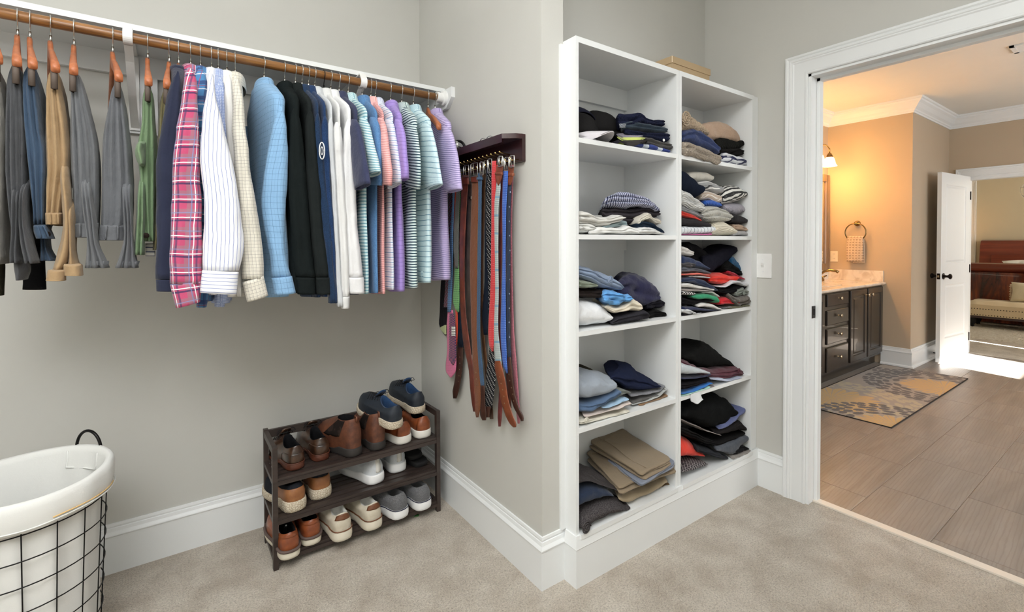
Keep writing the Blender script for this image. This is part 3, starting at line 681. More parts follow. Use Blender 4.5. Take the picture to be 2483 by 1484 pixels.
for k, y in enumerate((1.35, 0.5)):
    q = thing('bed_pillow', ['white striped pillow on the bed nearest the bedroom door frame', 'second white pillow along the headboard'][k], 'pillow', (11.55, y, 0.7), 'pillows on the bed')
    cushion('cover', (11.55, y, 0.80), 'x', 0.40, 0.22, 0.10, LIN, q, tilt=-0.95)
q = thing('duvet', 'white quilted duvet spread over the sleigh bed', 'duvet', (10.8, 1, 0.62)); box('cover', 10.04, 11.5, by0+0.08, by1-0.1, 0.615, 0.70, LIN, q, bevel=0.03)
# bench
CR = cloth('cream_linen', (222, 204, 172), (), 0.9, 0.05, 0.2)
t = thing('bed_bench', 'cream upholstered bench with nailhead trim at the foot of the bed', 'bench', (9.5, 1.1, 0))
def pad():
    y0, y1, x0, x1 = 0.35, 1.82, 9.36, 9.80; nx, ny = 10, 40; V = []; Fc = []
    for j in range(ny+1):
        for i in range(nx+1):
            a, b = i/nx, j/ny; e = min(1, min(a, 1-a)*5, min(b, 1-b)*14); z = 0.355+0.06*math.sqrt(max(0, 1-(1-e)**2))-0.012*(0.5+0.5*math.cos(b*2*math.pi*7))*(0.5+0.5*math.cos(a*2*math.pi*2))
            V.append((x0+(x1-x0)*a, y0+(y1-y0)*b, z))
    for j in range(ny):
        for i in range(nx): Fc.append((j*(nx+1)+i, j*(nx+1)+i+1, (j+1)*(nx+1)+i+1, (j+1)*(nx+1)+i))
    return V, Fc
v_, f_ = pad(); mk('tufted_pad', v_, f_, CR, t)
box('upholstered_box', 9.352, 9.808, 0.34, 1.83, 0.20, 0.36, CR, t, bevel=0.012)
box('lower_rail', 9.36, 9.80, 0.35, 1.82, 0.165, 0.20, M['cherry'], t, bevel=0.004)
NH = bmesh.new()
for z in (0.215, 0.30):
    for k in range(50):
        bmesh.ops.create_icosphere(NH, subdivisions=1, radius=0.007, matrix=Matrix.Translation((9.351, 0.36+k*0.0295, z)))
mkbm('nailhead_trim', NH, plain('nailhead', (70, 60, 48), 0.4, 0.8), t, kind='stuff', smooth=True)
for x in (9.41, 9.75):
    for y in (0.42, 1.0, 1.75): lathe('leg', [(0.02, 0), (0.028, 0.03), (0.022, 0.06), (0.042, 0.10), (0.045, 0.165)], (x, y, 0.0), M['blackmatte'], t, 'z', 16)
q = thing('lumbar_cushion', 'cream fringed lumbar cushion leaning on the upholstered bench', 'cushion', (9.62, 1.15, 0.42))
cushion('cover', (9.62, 1.12, 0.55), 'x', 0.27, 0.135, 0.065, cloth('cushion_linen', (226, 216, 192), ()), q, tilt=0.25)
tubes('fringe', [[(9.61, 1.385+0.0, 0.44+k*0.0125), (9.605, 1.405+0.006*math.sin(k*2.2), 0.437+k*0.0125)] for k in range(18)], 0.004, CR, q, 5)
# shaggy rug
SHG = NT('shag'); _c = SHG.coord(); _n = SHG.noise(_c, 34, 4, 0.7)
SHG = SHG.done(SHG.ramp(_n.outputs[0], [(0.3, lin((214, 202, 182))), (0.7, lin((246, 240, 228)))]), 1.0, SHG.bump(_n.outputs[0], 1.0, 0.05))
V = []; Fc = []; nx, ny = 60, 90
for j in range(ny+1):
    for i in range(nx+1):
        a, b = i/nx, j/ny; e = min(1, min(a, 1-a)*10, min(b, 1-b)*14)
        V.append((8.45+1.6*a+0.02*noise.noise((b*30, 1, 0))*(i in (0, nx)), -0.4+2.35*b+0.02*noise.noise((a*30, 2, 0))*(j in (0, ny)), 0.002+0.035*e**0.5+0.016*noise.noise((a*45, b*60, 0))*e))
for j in range(ny):
    for i in range(nx): Fc.append((j*(nx+1)+i, j*(nx+1)+i+1, (j+1)*(nx+1)+i+1, (j+1)*(nx+1)+i))
tag(mk('shaggy_rug', V, Fc, SHG), 'white shaggy rug under the bench at the foot of the bed', 'rug')
# glass pendant
t = thing('glass_pendant', 'clear teardrop glass pendant lamp hanging in the bedroom', 'pendant lamp', (9.4, 1.10, 2.75))
GL = NT('clear_glass'); GL.b.inputs['Transmission Weight'].default_value = 1.0; GL.b.inputs['Roughness'].default_value = 0.02; GL.b.inputs['IOR'].default_value = 1.45; GL.b.inputs['Base Color'].default_value = (0.95, 0.93, 0.88, 1)
lathe('globe', [(0.06, 0.17), (0.14, 0.13), (0.185, 0.06), (0.19, 0.0), (0.17, -0.06), (0.115, -0.13), (0.085, -0.16), (0.078, -0.158), (0.11, -0.125), (0.163, -0.058), (0.182, 0), (0.178, 0.058), (0.135, 0.124), (0.055, 0.163)], (9.4, 1.10, 1.93), GL.m, t, 'z', 32)
tube('cord', [(9.4, 1.10, 2.75), (9.4, 1.10, 2.08)], 0.005, M['nickel'], t, 8)
lathe('socket', [(0.02, 0.06), (0.055, 0.02), (0.055, 0.0), (0.02, -0.04)], (9.4, 1.10, 2.09), M['nickel'], t, 'z', 16)
# ================================================================ cloth tools
def resample(rows, n):
    R_ = [Vector((r[1], r[0], r[2], r[0])) if len(r) == 3 else Vector(r) for r in rows]
    L = [0.0]
    for a, b in zip(R_, R_[1:]): L.append(L[-1]+max(1e-3, (Vector(((a[0]+a[2])/2, (a[1]+a[3])/2))-Vector(((b[0]+b[2])/2, (b[1]+b[3])/2))).length))
    out = []
    for k in range(n):
        s = L[-1]*k/(n-1); i = 0
        while i < len(R_)-2 and L[i+1] < s: i += 1
        t = (s-L[i])/(L[i+1]-L[i]); t = max(0, min(1, t))
        p1, p2 = R_[i], R_[i+1]
        m1 = (p2-R_[max(i-1, 0)])/(L[i+1]-L[max(i-1, 0)]) if i else (p2-p1)/(L[1]-L[0])
        m2 = (R_[min(i+2, len(R_)-1)]-p1)/(L[min(i+2, len(R_)-1)]-L[i])
        h = L[i+1]-L[i]
        out.append(p1*(2*t**3-3*t*t+1)+m1*h*(t**3-2*t*t+t)+p2*(-2*t**3+3*t*t)+m2*h*(t**3-t*t))
    return out
def ribbon(name, rows, plane, tf, tb, mat, parent, n=22, m=26, lobes=0, lamp_=0.0, wr=0.003, wf=13, seed=0, hollow=False, exp=0.8, dtop=1.0, kind=None, curl=0.0, rtop=0.0, sink=0.0):
    """cloth hanging in a vertical plane: rows give its left and right edge down its length, tf/tb its half thickness"""
    pts = resample(rows, n); rings = []
    for i, q in enumerate(pts):
        t = i/(n-1)
        if plane[0] in ('x', 'y'):
            v = plane[1] if not isinstance(plane[1], tuple) else plane[1][0]*(1-t)+plane[1][1]*t
            A, B = on(q[0], q[1], plane[0], v), on(q[2], q[3], plane[0], v)
            nr = Vector((-1, 0, 0)) if plane[0] == 'x' else Vector((0, -1, 0))
        else:
            P, nr = plane; A, B = onv(q[0], q[1], P, nr), onv(q[2], q[3], P, nr)
        c, h = (A+B)/2, (B-A)/2; hn = h.normalized(); ring = []
        dt = min(1, dtop+(1-dtop)*t*8)
        if rtop and t < rtop: g = 1-t/rtop; h = h*(0.35+0.65*math.sqrt(max(0.0, 1-g*g)))
        if sink: c = c-nr*sink*max(0.0, 1-t/0.3)**2
        for j in range(m):
            th = 2*math.pi*j/m; s = -math.cos(th); e = math.sin(th); ae = abs(e)
            d = (tf if e > 0 else -tb)*ae**exp*dt
            if lobes and e > 0: d += lamp_*(abs(math.sin(lobes*math.pi*(s+1)/2+0.35*math.sin(3*t+seed)))-0.6)*ae**0.5*min(1, 0.3+t*2)
            p = c+h*s+nr*d
            w = wr*noise.noise(Vector((p.x*wf*1.6+seed*7.3, p.y*wf*1.6, p.z*wf*0.8+seed)))+wr*0.45*noise.noise(Vector((p.x*wf*4+seed, p.y*wf*4, p.z*wf*2.2)))
            p = p+nr*w*ae**0.5+hn*w*0.6*abs(s)
            if curl: p = p+nr*curl*(t**2)
            ring.append(p)
        rings.append(ring)
    if hollow:
        last = rings[-1]; c = sum(last, Vector())/m
        ins = [c+(p-c)*0.86 for p in last]; up = (rings[-3][0]-last[0])*0.9
        rings.append(ins); rings.append([p+up for p in ins])
    vs, fs, uv = loft(rings)
    return mk(name, vs, fs, mat, parent, uv, kind=kind)
def yaw_for(hx, px, u=0.2, z=1.77):
    lo, hi = -1.1, 1.1
    for _ in range(40):
        mid = (lo+hi)/2; p = Vector((hx+u*math.sin(mid), RY-u*math.cos(mid), z))-CAMP
        x = PCX+F_PX*p.dot(_r)/p.dot(_f)
        if x < px: lo = mid
        else: hi = mid
    return (lo+hi)/2
def hook_x(px):
    return on(px, 28+px*212/1072, 'y', RY).x
M['foam'] = plain('bar_foam', (96, 84, 76), 0.7)
def hanger(px, a, label, group, bar=False, wmat='hanger', black=False, half=0.215):
    hx = hook_x(px); t = thing('wooden_hanger', label, 'hanger', (hx, RY, RZ), group)
    D = Vector((math.sin(a), -math.cos(a), 0)); N = Vector((math.cos(a), math.sin(a), 0)); O = Vector((hx, RY, RZ))
    P = lambda u, z, w=0: O+D*u+N*w+Vector((0, 0, z))
    hk = [P(0.0205*math.cos(math.radians(d)), 0.0205*math.sin(math.radians(d))) for d in range(200, -45, -20)]+[P(0.006, -0.027), P(0.0, -0.038), P(0, -0.055), P(0, -0.07)]
    tube('hook', hk, 0.0017, M['black'] if black else M['chrome'], t, 8)
    tube('ferrule', [P(0, -0.040), P(0, -0.062)], 0.0032, M['black'] if black else M['chrome'], t, 10)
    rings = []; K = 21
    for k in range(K):
        u = half*(2*k/(K-1)-1); q = abs(u)/0.215
        zc = -0.100-0.045*q-0.05*q*q+0.026*math.exp(-(u/0.028)**2); hh = 0.018-0.004*q; ww = (0.0065+0.0035*q**3) if half > 0.2 else 0.0055-0.001*q; bow = 0.004*(q*q-0.3)
        rings.append([P(u, zc+hh*math.sin(b)*abs(math.sin(b))**-0.55 if abs(math.sin(b)) > 0.01 else zc, bow+ww*math.cos(b)*abs(math.cos(b))**-0.55 if abs(math.cos(b)) > 0.01 else bow) for b in [2*math.pi*j/10+0.31 for j in range(10)]])
    vs, fs, uv = loft(rings); mk('shoulder_bar', vs, fs, M[wmat], t, uv)
    if bar:
        tube('trouser_bar', [P(-0.2, -0.246), P(0.2, -0.246)], 0.006, M['bronze'], t, 10)
        for s in (-1, 1):
            q = [P(s*0.207, -0.19, 0), P(s*0.206, -0.252, 0)]
            tube('bar_end', q, 0.0075, M['foam'], t, 8)
    return t, hx, a
# ================================================================ trousers on hangers
FOAM = None
def trousers(px, tip, label, hlab, mat, parts, hem=None, button=None, y=1.885, group='trousers on hangers'):
    hx = hook_x(px); a = yaw_for(hx, tip, 0.205, 1.80)
    hanger(px, a, hlab, 'wooden hangers', bar=True)
    t = thing('hanging_trousers', label, 'trousers', (hx, RY, 1.75), group)
    for k, (nm, rows, lob, d) in enumerate(parts):
        ribbon(nm, rows, ('y', y-0.012*k+d), 0.035, 0.15 if k == 0 else 0.05, mat, t, n=26, m=34, lobes=lob, lamp_=0.022, wr=0.004, seed=px*0.37+k, hollow=(nm in ('trouser_leg', 'cuff', 'waistband', 'waist_section')), dtop=0.35, exp=0.7, sink=0.06 if nm == 'trouser_leg' and k else 0.0)
        if nm == 'waistband' and lob == 0:
            for f in (0.25, 0.7):
                (ya, xa, xb), (yb, xc, xd_) = rows[0], rows[-1]; m0, m1 = xa+(xb-xa)*f, xc+(xd_-xc)*f
                ribbon('belt_loop', [(ya+2, m0-2.5, m0+2.5), (yb-3, m1-2.5, m1+2.5)], ('y', y-0.012*k+d-0.036), 0.004, 0.003, mat, t, n=5, m=10, wr=0.0)
    if button:
        p = on(button[0], button[1], 'y', y-0.045); lathe('button', [(0.0, -0.004), (0.008, -0.003), (0.0085, 0.0)], p, M['bronze'], t, 'y', 14)
    return t
def tw(name, c, **k): return cloth(name, c, [('d', 0.0022, 0.45, 0, tuple(v*0.9 for v in c))], 0.92, 0.14, 0.3, soft=0.7, **k)
trousers(-14, -10, 'pale stone chinos at the far end of the rod', 'wooden hanger holding the pale stone chinos', tw('stone_twill', (176, 172, 164)), [('waist_section', [(165, -40, -4), (200, -42, 6), (300, -40, 13), (420, -40, 11), (520, -40, 10), (640, -40, 11)], 3, 0)])
trousers(42, 37, 'dark grey denim trousers with a split hem, next to the blue jeans', 'wooden hanger holding the dark grey denim trousers', tw('charcoal_denim', (84, 85, 88)),
    [('waist_section', [(160, 30, 44), (185, 22, 54), (240, 18, 61), (320, 15, 65), (420, 15, 66), (520, 24, 68), (560, 30, 72)], 4, 0), ('trouser_leg', [(430, 30, 52), (520, 30, 54), (570, 31, 53), (610, 27, 52), (637, 27, 55)], 2, 0), ('trouser_leg', [(430, 50, 66), (540, 51, 68), (590, 53, 80), (638, 62, 94)], 2, -0.004), ('trouser_leg', [(600, 36, 52), (650, 36, 72), (678, 40, 64)], 1, 0.05)])
trousers(72, 75, 'blue denim jeans with open brass zip and dark waist button', 'wooden hanger holding the blue jeans', cloth('blue_denim', (60, 78, 100), [('d', 0.003, 0.4, 0, (82, 102, 124), 0.5)], 0.92, 0.18, 0.3, soft=0.8),
    [('waist_section', [(165, 66, 84), (180, 58, 90), (250, 57, 100), (320, 62, 108), (370, 66, 116), (440, 74, 114), (500, 80, 112), (545, 84, 112)], 3, 0), ('waistband', [(545, 83, 116), (562, 84, 124), (579, 90, 131)], 0, -0.01), ('trouser_leg', [(540, 98, 118), (600, 100, 122), (632, 96, 140)], 2, 0.06)], button=(114, 568))
trousers(122, 130, 'tan chinos with turned up cuffs and rumpled waist', 'wooden hanger holding the tan chinos', tw('tan_chino', (172, 144, 108)),
    [('waist_section', [(172, 124, 138), (190, 116, 146), (260, 113, 158), (340, 112, 170), (420, 114, 170), (470, 112, 160), (532, 112, 150), (545, 114, 152)], 3, 0), ('waistband', [(516, 111, 153), (545, 113, 154)], 0, -0.01), ('trouser_leg', [(380, 140, 160), (480, 150, 174), (560, 152, 178), (620, 138, 176), (656, 126, 160)], 1, -0.01), ('trouser_leg', [(480, 160, 180), (560, 166, 184), (610, 170, 184), (650, 165, 196)], 1, 0.0), ('cuff', [(654, 118, 158), (680, 113, 158)], 0, -0.03), ('cuff', [(640, 156, 199), (668, 158, 201)], 0, -0.015)])
trousers(179, 175, 'grey chinos hanging between the tan pair and bracket', 'wooden hanger holding the grey chinos by the tan pair', tw('grey_chino', (112, 114, 117)),
    [('waist_section', [(182, 180, 192), (200, 173, 200), (270, 172, 218), (350, 171, 236), (430, 174, 240), (520, 178, 238), (574, 180, 236)], 4, 0), ('waistband', [(540, 178, 239), (576, 180, 238)], 0, -0.005), ('trouser_leg', [(420, 190, 216), (520, 204, 232), (590, 212, 240), (625, 210, 256), (649, 206, 266)], 3, -0.016)])
trousers(273, 284, 'grey chinos hanging right in front of the white bracket', 'wooden hanger holding the grey chinos by the bracket', tw('slate_chino', (106, 108, 112)),
    [('waist_section', [(205, 278, 292), (225, 270, 298), (300, 256, 310), (380, 248, 320), (460, 247, 324), (540, 244, 320), (580, 240, 306)], 4, 0), ('waistband', [(545, 243, 304), (583, 239, 306)], 0, -0.005), ('trouser_leg', [(430, 292, 318), (520, 300, 322), (580, 300, 324), (625, 288, 330), (649, 278, 336)], 3, -0.016)])
trousers(358, 357, 'sage green trousers with a dark button and draped pocket', 'wooden hanger holding the sage green trousers', tw('sage_twill', (118, 142, 108)),
    [('waist_section', [(214, 350, 364), (235, 345, 372), (300, 343, 376), (350, 334, 381), (420, 338, 379), (500, 340, 378), (585, 348, 377)], 3, 0), ('pocket_bag', [(345, 334, 352), (370, 326, 352), (392, 332, 352), (402, 338, 350)], 1, -0.03), ('trouser_leg', [(420, 338, 352), (520, 330, 352), (618, 324, 350)], 2, 0)], button=(354, 571))
trousers(410, 402, 'dark olive trousers beside the navy pullover', 'wooden hanger holding the dark olive trousers', tw('olive_twill', (126, 118, 84)),
    [('waist_section', [(224, 394, 406), (250, 387, 410), (330, 384, 408), (450, 380, 404), (540, 374, 398), (606, 370, 394)], 2, 0.02)])
ribbon('hanging_tag', [(590, 352, 376), (621, 353, 377)], ('y', 1.90), 0.004, 0.004, cloth('white_tag', (224, 222, 216), [('v', 0.014, 0.25, 0.2, (70, 80, 110))]), [o for o in bpy.data.objects if o.get('label', '').startswith('sage green trousers')][0], n=6, m=10)
q = thing('hanging_trousers', 'black trousers hem showing under the blue jeans', 'trousers', (-0.33, 2.2, 1.2), 'trousers on hangers')
ribbon('trouser_leg', [(600, 72, 108), (650, 58, 110), (702, 55, 113)], ('y', 2.02), 0.02, 0.03, cloth('black_twill', (24, 24, 26)), q, n=8, m=14, hollow=True)
ribbon('trouser_leg', [(400, 88, 116), (600, 74, 108)], ('y', 2.06), 0.02, 0.03, M['blackmatte'], q, n=8, m=14)
q = thing('hanging_trousers', 'dark olive trouser hem below the pale stone chinos', 'trousers', (-0.43, 2.1, 1.2), 'trousers on hangers')
ribbon('trouser_leg', [(560, -30, 8), (650, -30, 11), (716, -30, 9)], ('y', 2.0), 0.02, 0.03, tw('dark_olive_twill', (58, 56, 44)), q, n=8, m=14, hollow=True)

# ================================================================ shirts on hangers
def shirt(px, tip, label, mat, sleeve, hem=1.08, long=True, cuff=None, cuffmat=None, sy=None, th=0.022, collar=True, name='hanging_shirt', cat='shirt', bodymat=None, hl=None, st=0.022, collarmat=None, blk=False, wm='hanger', body=1.0):
    hx = hook_x(px); a = yaw_for(hx, tip)
    hanger(px, a, hl or 'wooden hanger inside the '+label.split(' ', 0)[0][:60], 'wooden hangers', black=blk, wmat=wm, half=0.186)
    t = thing(name, label, cat, (hx, RY, 1.75), 'shirts on hangers')
    D = Vector((math.sin(a), -math.cos(a), 0)); N = Vector((math.cos(a), math.sin(a), 0)); O = Vector((hx, RY, 0))
    P = lambda u, w, z: O+D*u+N*w+Vector((0, 0, z))
    prof = [(1.862, 0.045, 0.6), (1.854, 0.066, 0.85), (1.843, 0.088, 1), (1.825, 0.122, 1), (1.803, 0.164, 1), (1.783, 0.197, 1), (1.764, 0.213, 1), (1.70, 0.218, 0.85), (1.6, 0.215, 0.85), (1.48, 0.212, 0.9), (1.36, 0.212, 1.0), (1.24, 0.214, 1.1), ((1.24+hem)/2, 0.215, 1.15), (hem+0.012, 0.216, 1.15), (hem, 0.215, 1.1)]
    rings = []; m = 40
    for (z, hu, tk) in prof:
        ring = []; du = 0.215*(1-body)*min(1, max(0, (1.72-z)/0.2))
        for j in range(m):
            b = 2*math.pi*j/m; s, e = math.cos(b), math.sin(b)
            u = hu*math.copysign(abs(s)**0.75, s); u -= du*max(0, s)*2; w = th*tk*math.copysign(abs(e)**0.7, e)
            g = min(1, max(0, (1.72-z)/0.25))
            w += g*0.008*math.sin(u*34+px*0.7+2*math.sin(z*6+px))*abs(e)
            p = P(u, w, z); w2 = 0.004*noise.noise(Vector((p.x*16, p.y*16, p.z*9+px)))
            ring.append(p+N*w2*abs(e)+Vector((0, 0, -0.012*(1-abs(s))*(z < hem+0.001))))
        rings.append(ring)
    last = rings[-1]; c = sum(last, Vector())/m; ins = [c+(p-c)*0.9 for p in last]; rings += [ins, [p+Vector((0, 0, 0.05)) for p in ins]]
    vs, fs, uv = loft(rings); mk('torso', vs, fs, bodymat or mat, t, uv)
    if collar:
        R_ = []
        for (z, hu, hw) in ((1.822, 0.084, 0.034), (1.830, 0.083, 0.036), (1.852, 0.070, 0.034), (1.868, 0.061, 0.031), (1.873, 0.056, 0.028), (1.868, 0.052, 0.024), (1.850, 0.050, 0.022), (1.838, 0.049, 0.021)):
            R_.append([P(hu*math.cos(b), hw*math.sin(b), z+0.006*math.cos(b)) for b in [2*math.pi*j/22 for j in range(22)]])
        vs, fs, uv = loft(R_, False, False); mk('collar', vs, fs, collarmat or mat, t, uv)
    else:
        R_ = []
        for (z, hu, hw) in ((1.84, 0.08, 0.03), (1.858, 0.068, 0.03), (1.866, 0.06, 0.027), (1.858, 0.055, 0.023)):
            R_.append([P(hu*math.cos(b), hw*math.sin(b), z) for b in [2*math.pi*j/20 for j in range(20)]])
        vs, fs, uv = loft(R_, False, False); mk('neckband', vs, fs, mat, t, uv)
    if long:
        pl = ('y', sy) if sy else (P(0.21, 0, 1.5), ((CAMP-P(0.2, 0, 1.5))*Vector((1, 1, 0))).normalized())
        if sleeve:
            ribbon('sleeve', sleeve, pl, st, st, mat, t, n=34, m=24, wr=0.006, seed=px*0.13, lobes=2, lamp_=0.007, dtop=0.3, hollow=not cuff, rtop=0.09)
            if cuff: ribbon('cuff', cuff, pl, st+0.003, st+0.003, cuffmat or mat, t, n=8, m=24, wr=0.001, seed=px, hollow=True)
    else:
        ribbon('sleeve', sleeve, (P(0, 0, 1.6)-N*0.012, -N), st, st, mat, t, n=18, m=24, wr=0.004, seed=px*0.17, hollow=True, dtop=0.4, rtop=0.12)
    far = [P(-0.208, 0, 1.74), P(-0.222, 0, 1.65), P(-0.232, 0, 1.52)]+([P(-0.226, 0.0, 1.3), P(-0.22, 0, 1.12)] if long else [])
    R_ = []
    for i, p in enumerate(far):
        g = i/(len(far)-1); wd = (0.05+0.03*g) if not long else 0.05; R_.append([p+D*wd*math.cos(b)*0.5+N*th*0.8*math.sin(b) for b in [2*math.pi*j/14 for j in range(14)]])
    vs, fs, uv = loft(R_); mk('sleeve', vs, fs, mat, t, uv)
    return t
NAVY = cloth('navy_knit', (38, 43, 64))
PLAID = cloth('pink_plaid', (192, 80, 116), [('u', 0.055, 0.30, 0.1, (150, 120, 130), .6), ('v', 0.055, 0.30, 0.2, (150, 120, 130), .6), ('v', 0.055, 0.10, 0.62, (58, 52, 92), .85), ('u', 0.055, 0.10, 0.55, (70, 60, 100), .7), ('v', 0.055, 0.055, 0.76, (238, 232, 236)), ('u', 0.055, 0.055, 0.72, (238, 232, 236), .9), ('u', 0.055, 0.05, 0.9, (120, 140, 190), .7), ('v', 0.055, 0.05, 0.02, (130, 145, 190), .7)])
BPLAID = cloth('blue_plaid', (76, 128, 176), [('v', 0.05, 0.25, 0.1, (52, 66, 112), .8), ('u', 0.045, 0.25, 0.1, (52, 66, 112), .7), ('v', 0.05, 0.06, 0.6, (214, 220, 228), .9), ('u', 0.045, 0.06, 0.55, (150, 70, 100), .8), ('v', 0.05, 0.06, 0.8, (130, 60, 84), .7)])
WSTR = cloth('white_blue_stripe', (236, 237, 242), [('u', 0.0115, 0.12, 0.3, (118, 134, 190))], 0.85, 0.03, 0.15)
WSTRV = cloth('white_blue_stripe_cuff', (236, 237, 242), [('v', 0.0115, 0.13, 0.3, (118, 134, 190))], 0.85, 0.03, 0.15)
GING = cloth('blue_gingham', (214, 222, 238), [('u', 0.005, 0.5, 0, (128, 146, 194), .8), ('v', 0.005, 0.5, 0, (128, 146, 194), .8)])
WHITE = cloth('white_cotton', (232, 230, 226), (), 0.85, 0.03, 0.15)
CGRID = cloth('cream_grid', (222, 217, 204), [('u', 0.011, 0.07, 0, (112, 108, 104), .8), ('v', 0.011, 0.07, 0, (112, 108, 104), .8), ('u', 0.011, 0.05, 0.3, (150, 146, 140), .6)], 0.85, 0.03)
LBLUE = cloth('light_blue_check', (136, 176, 212), [('u', 0.02, 0.045, 0, (62, 92, 132), .75), ('v', 0.02, 0.045, 0, (62, 92, 132), .75), ('u', 0.02, 0.03, 0.5, (98, 134, 176), .6)], 0.85, 0.05)
def hpoly(name, c, *pat): return cloth(name, c, [('v',)+p for p in pat], 0.8, 0.04, 0.15)
shirt(433, 429, 'navy blue long sleeved pullover beside the olive trousers', NAVY, [(174, 424, 438), (200, 415, 442), (240, 404, 443), (300, 392, 443), (360, 384, 444), (400, 380, 442), (500, 380, 440), (600, 380, 441), (676, 378, 442)], 1.12, cuff=[(678, 378, 441), (706, 379, 441)], sy=1.80, collar=False, name='hanging_pullover', cat='pullover', hl='wooden hanger inside the navy pullover')
shirt(462, 460, 'pink and navy plaid flannel long sleeved shirt', PLAID, [(166, 446, 470), (200, 445, 476), (250, 440, 479), (300, 431, 481), (350, 423, 483), (400, 417, 485), (480, 415, 488), (560, 412, 490), (625, 409, 490), (688, 412, 490)], 1.07, cuff=[(412, 690, 490, 682), (426, 747, 486, 731)], sy=1.76, hl='wooden hanger inside the pink plaid shirt')
shirt(486, 485, 'blue plaid long sleeved shirt between pink plaid and white stripes', BPLAID, [(164, 472, 496), (200, 471, 503), (260, 472, 500), (340, 474, 499), (440, 474, 498), (560, 474, 498), (690, 472, 506), (744, 474, 500)], 1.07, sy=1.835, hl='wooden hanger inside the blue plaid shirt')
shirt(513, 510, 'white long sleeved shirt with thin blue vertical stripes', WSTR, [(170, 500, 518), (215, 502, 521), (245, 497, 525), (300, 489, 540), (380, 484, 560), (440, 490, 573), (520, 494, 585), (600, 493, 592), (656, 491, 580)], 1.09, cuff=[(490, 655, 579, 659), (484, 709, 574, 714)], cuffmat=WSTRV, sy=1.745, hl='wooden hanger inside the white blue striped shirt')
shirt(529, 531, 'blue gingham shirt mostly hidden behind the white striped sleeve', GING, [(186, 523, 542), (230, 522, 547), (300, 526, 552), (450, 532, 560), (600, 528, 556), (743, 520, 546)], 1.06, sy=1.85, hl='wooden hanger inside the blue gingham shirt')
shirt(550, 552, 'plain white shirt before the cream grid check shirt', WHITE, [(182, 544, 562), (240, 544, 566), (350, 550, 572), (450, 556, 582), (600, 562, 590), (718, 573, 584)], 1.08, sy=1.83, hl='wooden hanger inside the plain white shirt')
shirt(570, 574, 'cream long sleeved shirt with fine grey grid check', CGRID, [(184, 564, 581), (235, 564, 589), (300, 563, 594), (400, 567, 607), (500, 574, 621), (600, 581, 637), (676, 587, 640)], 1.08, cuff=[(587, 684, 639, 668), (599, 732, 650, 716)], sy=1.79, hl='wooden hanger inside the cream grid check shirt')
shirt(640, 676, 'light blue long sleeved shirt with fine navy windowpane check', LBLUE, [(258, 674, 689), (300, 665, 693), (354, 652, 697), (424, 638, 697), (500, 634, 694), (560, 642, 690), (612, 652, 693), (671, 657, 707)], 1.07, cuff=[(657, 673, 708, 669), (665, 716, 718, 710)], th=0.035, hl='wooden hanger inside the light blue check shirt')
BLK = cloth('black_knit', (24, 29, 29), (), 0.92, 0.1); BLK2 = cloth('black_knit_soft', (31, 35, 35), (), 0.92, 0.1)
shirt(690, 716, 'black long sleeved quarter zip next to the light blue shirt', BLK, [(263, 706, 724), (320, 702, 732), (420, 698, 742), (520, 702, 750), (620, 709, 758), (671, 716, 764)], 1.08, cuff=[(672, 717, 764), (713, 721, 765)], th=0.026, name='hanging_pullover', cat='pullover', hl='wooden hanger inside the first black pullover')
shirt(716, 750, 'charcoal black long sleeved pullover next to the navy ones', BLK2, [(270, 743, 760), (330, 739, 767), (430, 742, 775), (530, 750, 786), (630, 759, 797), (671, 762, 803)], 1.08, cuff=[(672, 763, 804), (713, 766, 804)], th=0.018, name='hanging_pullover', cat='pullover', hl='wooden hanger inside the second black pullover')
NV1 = cloth('navy_heather', (24, 42, 68), (), 0.9, 0.1, mel=(30, 56, 88)); NV2 = cloth('navy_blue', (24, 46, 80), (), 0.9, 0.1, mel=(34, 62, 104))
q = shirt(732, 768, 'navy long sleeved pullover with a white oval crest', NV1, [(276, 761, 777), (340, 759, 782), (450, 767, 792), (530, 776, 804), (640, 790, 809), (700, 796, 815), (734, 796, 816)], 1.06, th=0.012, name='hanging_pullover', cat='pullover', hl='wooden hanger inside the crested navy pullover')
p = on(780, 366, 'y', 1.795)
tube('crest', [p+Vector((0.009*math.cos(b), -0.004, 0.03*math.sin(b))) for b in [2*math.pi*k/20 for k in range(20)]], 0.002, M['plastic'], q, 6, closed=True)
tube('crest', [p+Vector((0.004*math.cos(b), -0.004, 0.014*math.sin(b))) for b in [2*math.pi*k/12 for k in range(12)]], 0.0015, M['plastic'], q, 6, closed=True)
shirt(748, 785, 'mid navy long sleeved pullover before the grey one', NV2, [(283, 779, 795), (340, 778, 799), (450, 787, 803), (600, 797, 814), (700, 801, 818), (734, 802, 819)], 1.06, th=0.012, name='hanging_pullover', cat='pullover', hl='wooden hanger inside the mid navy pullover')
GRY = cloth('pale_grey_knit', (200, 203, 206), (), 0.9, 0.04)
shirt(763, 801, 'pale grey long sleeved shirt beside the navy pullovers', GRY, [(286, 793, 811), (350, 794, 810), (450, 802, 816), (600, 810, 824), (742, 816, 836)], 1.07, th=0.012, hl='wooden hanger inside the pale grey shirt')
WH2 = cloth('white_knit', (218, 218, 217), (), 0.9, 0.03); WH3 = cloth('white_jersey', (226, 226, 227), (), 0.9, 0.03)
shirt(785, 820, 'off-white long sleeved shirt with the lowest hanging cuff', WH2, [(297, 807, 827), (360, 809, 832), (450, 813, 838), (560, 819, 843), (680, 823, 847), (718, 825, 848)], 1.08, cuff=[(719, 825, 848), (747, 827, 847)], th=0.012, blk=True, wm='paleh', hl='pale wooden hanger with a black hook')
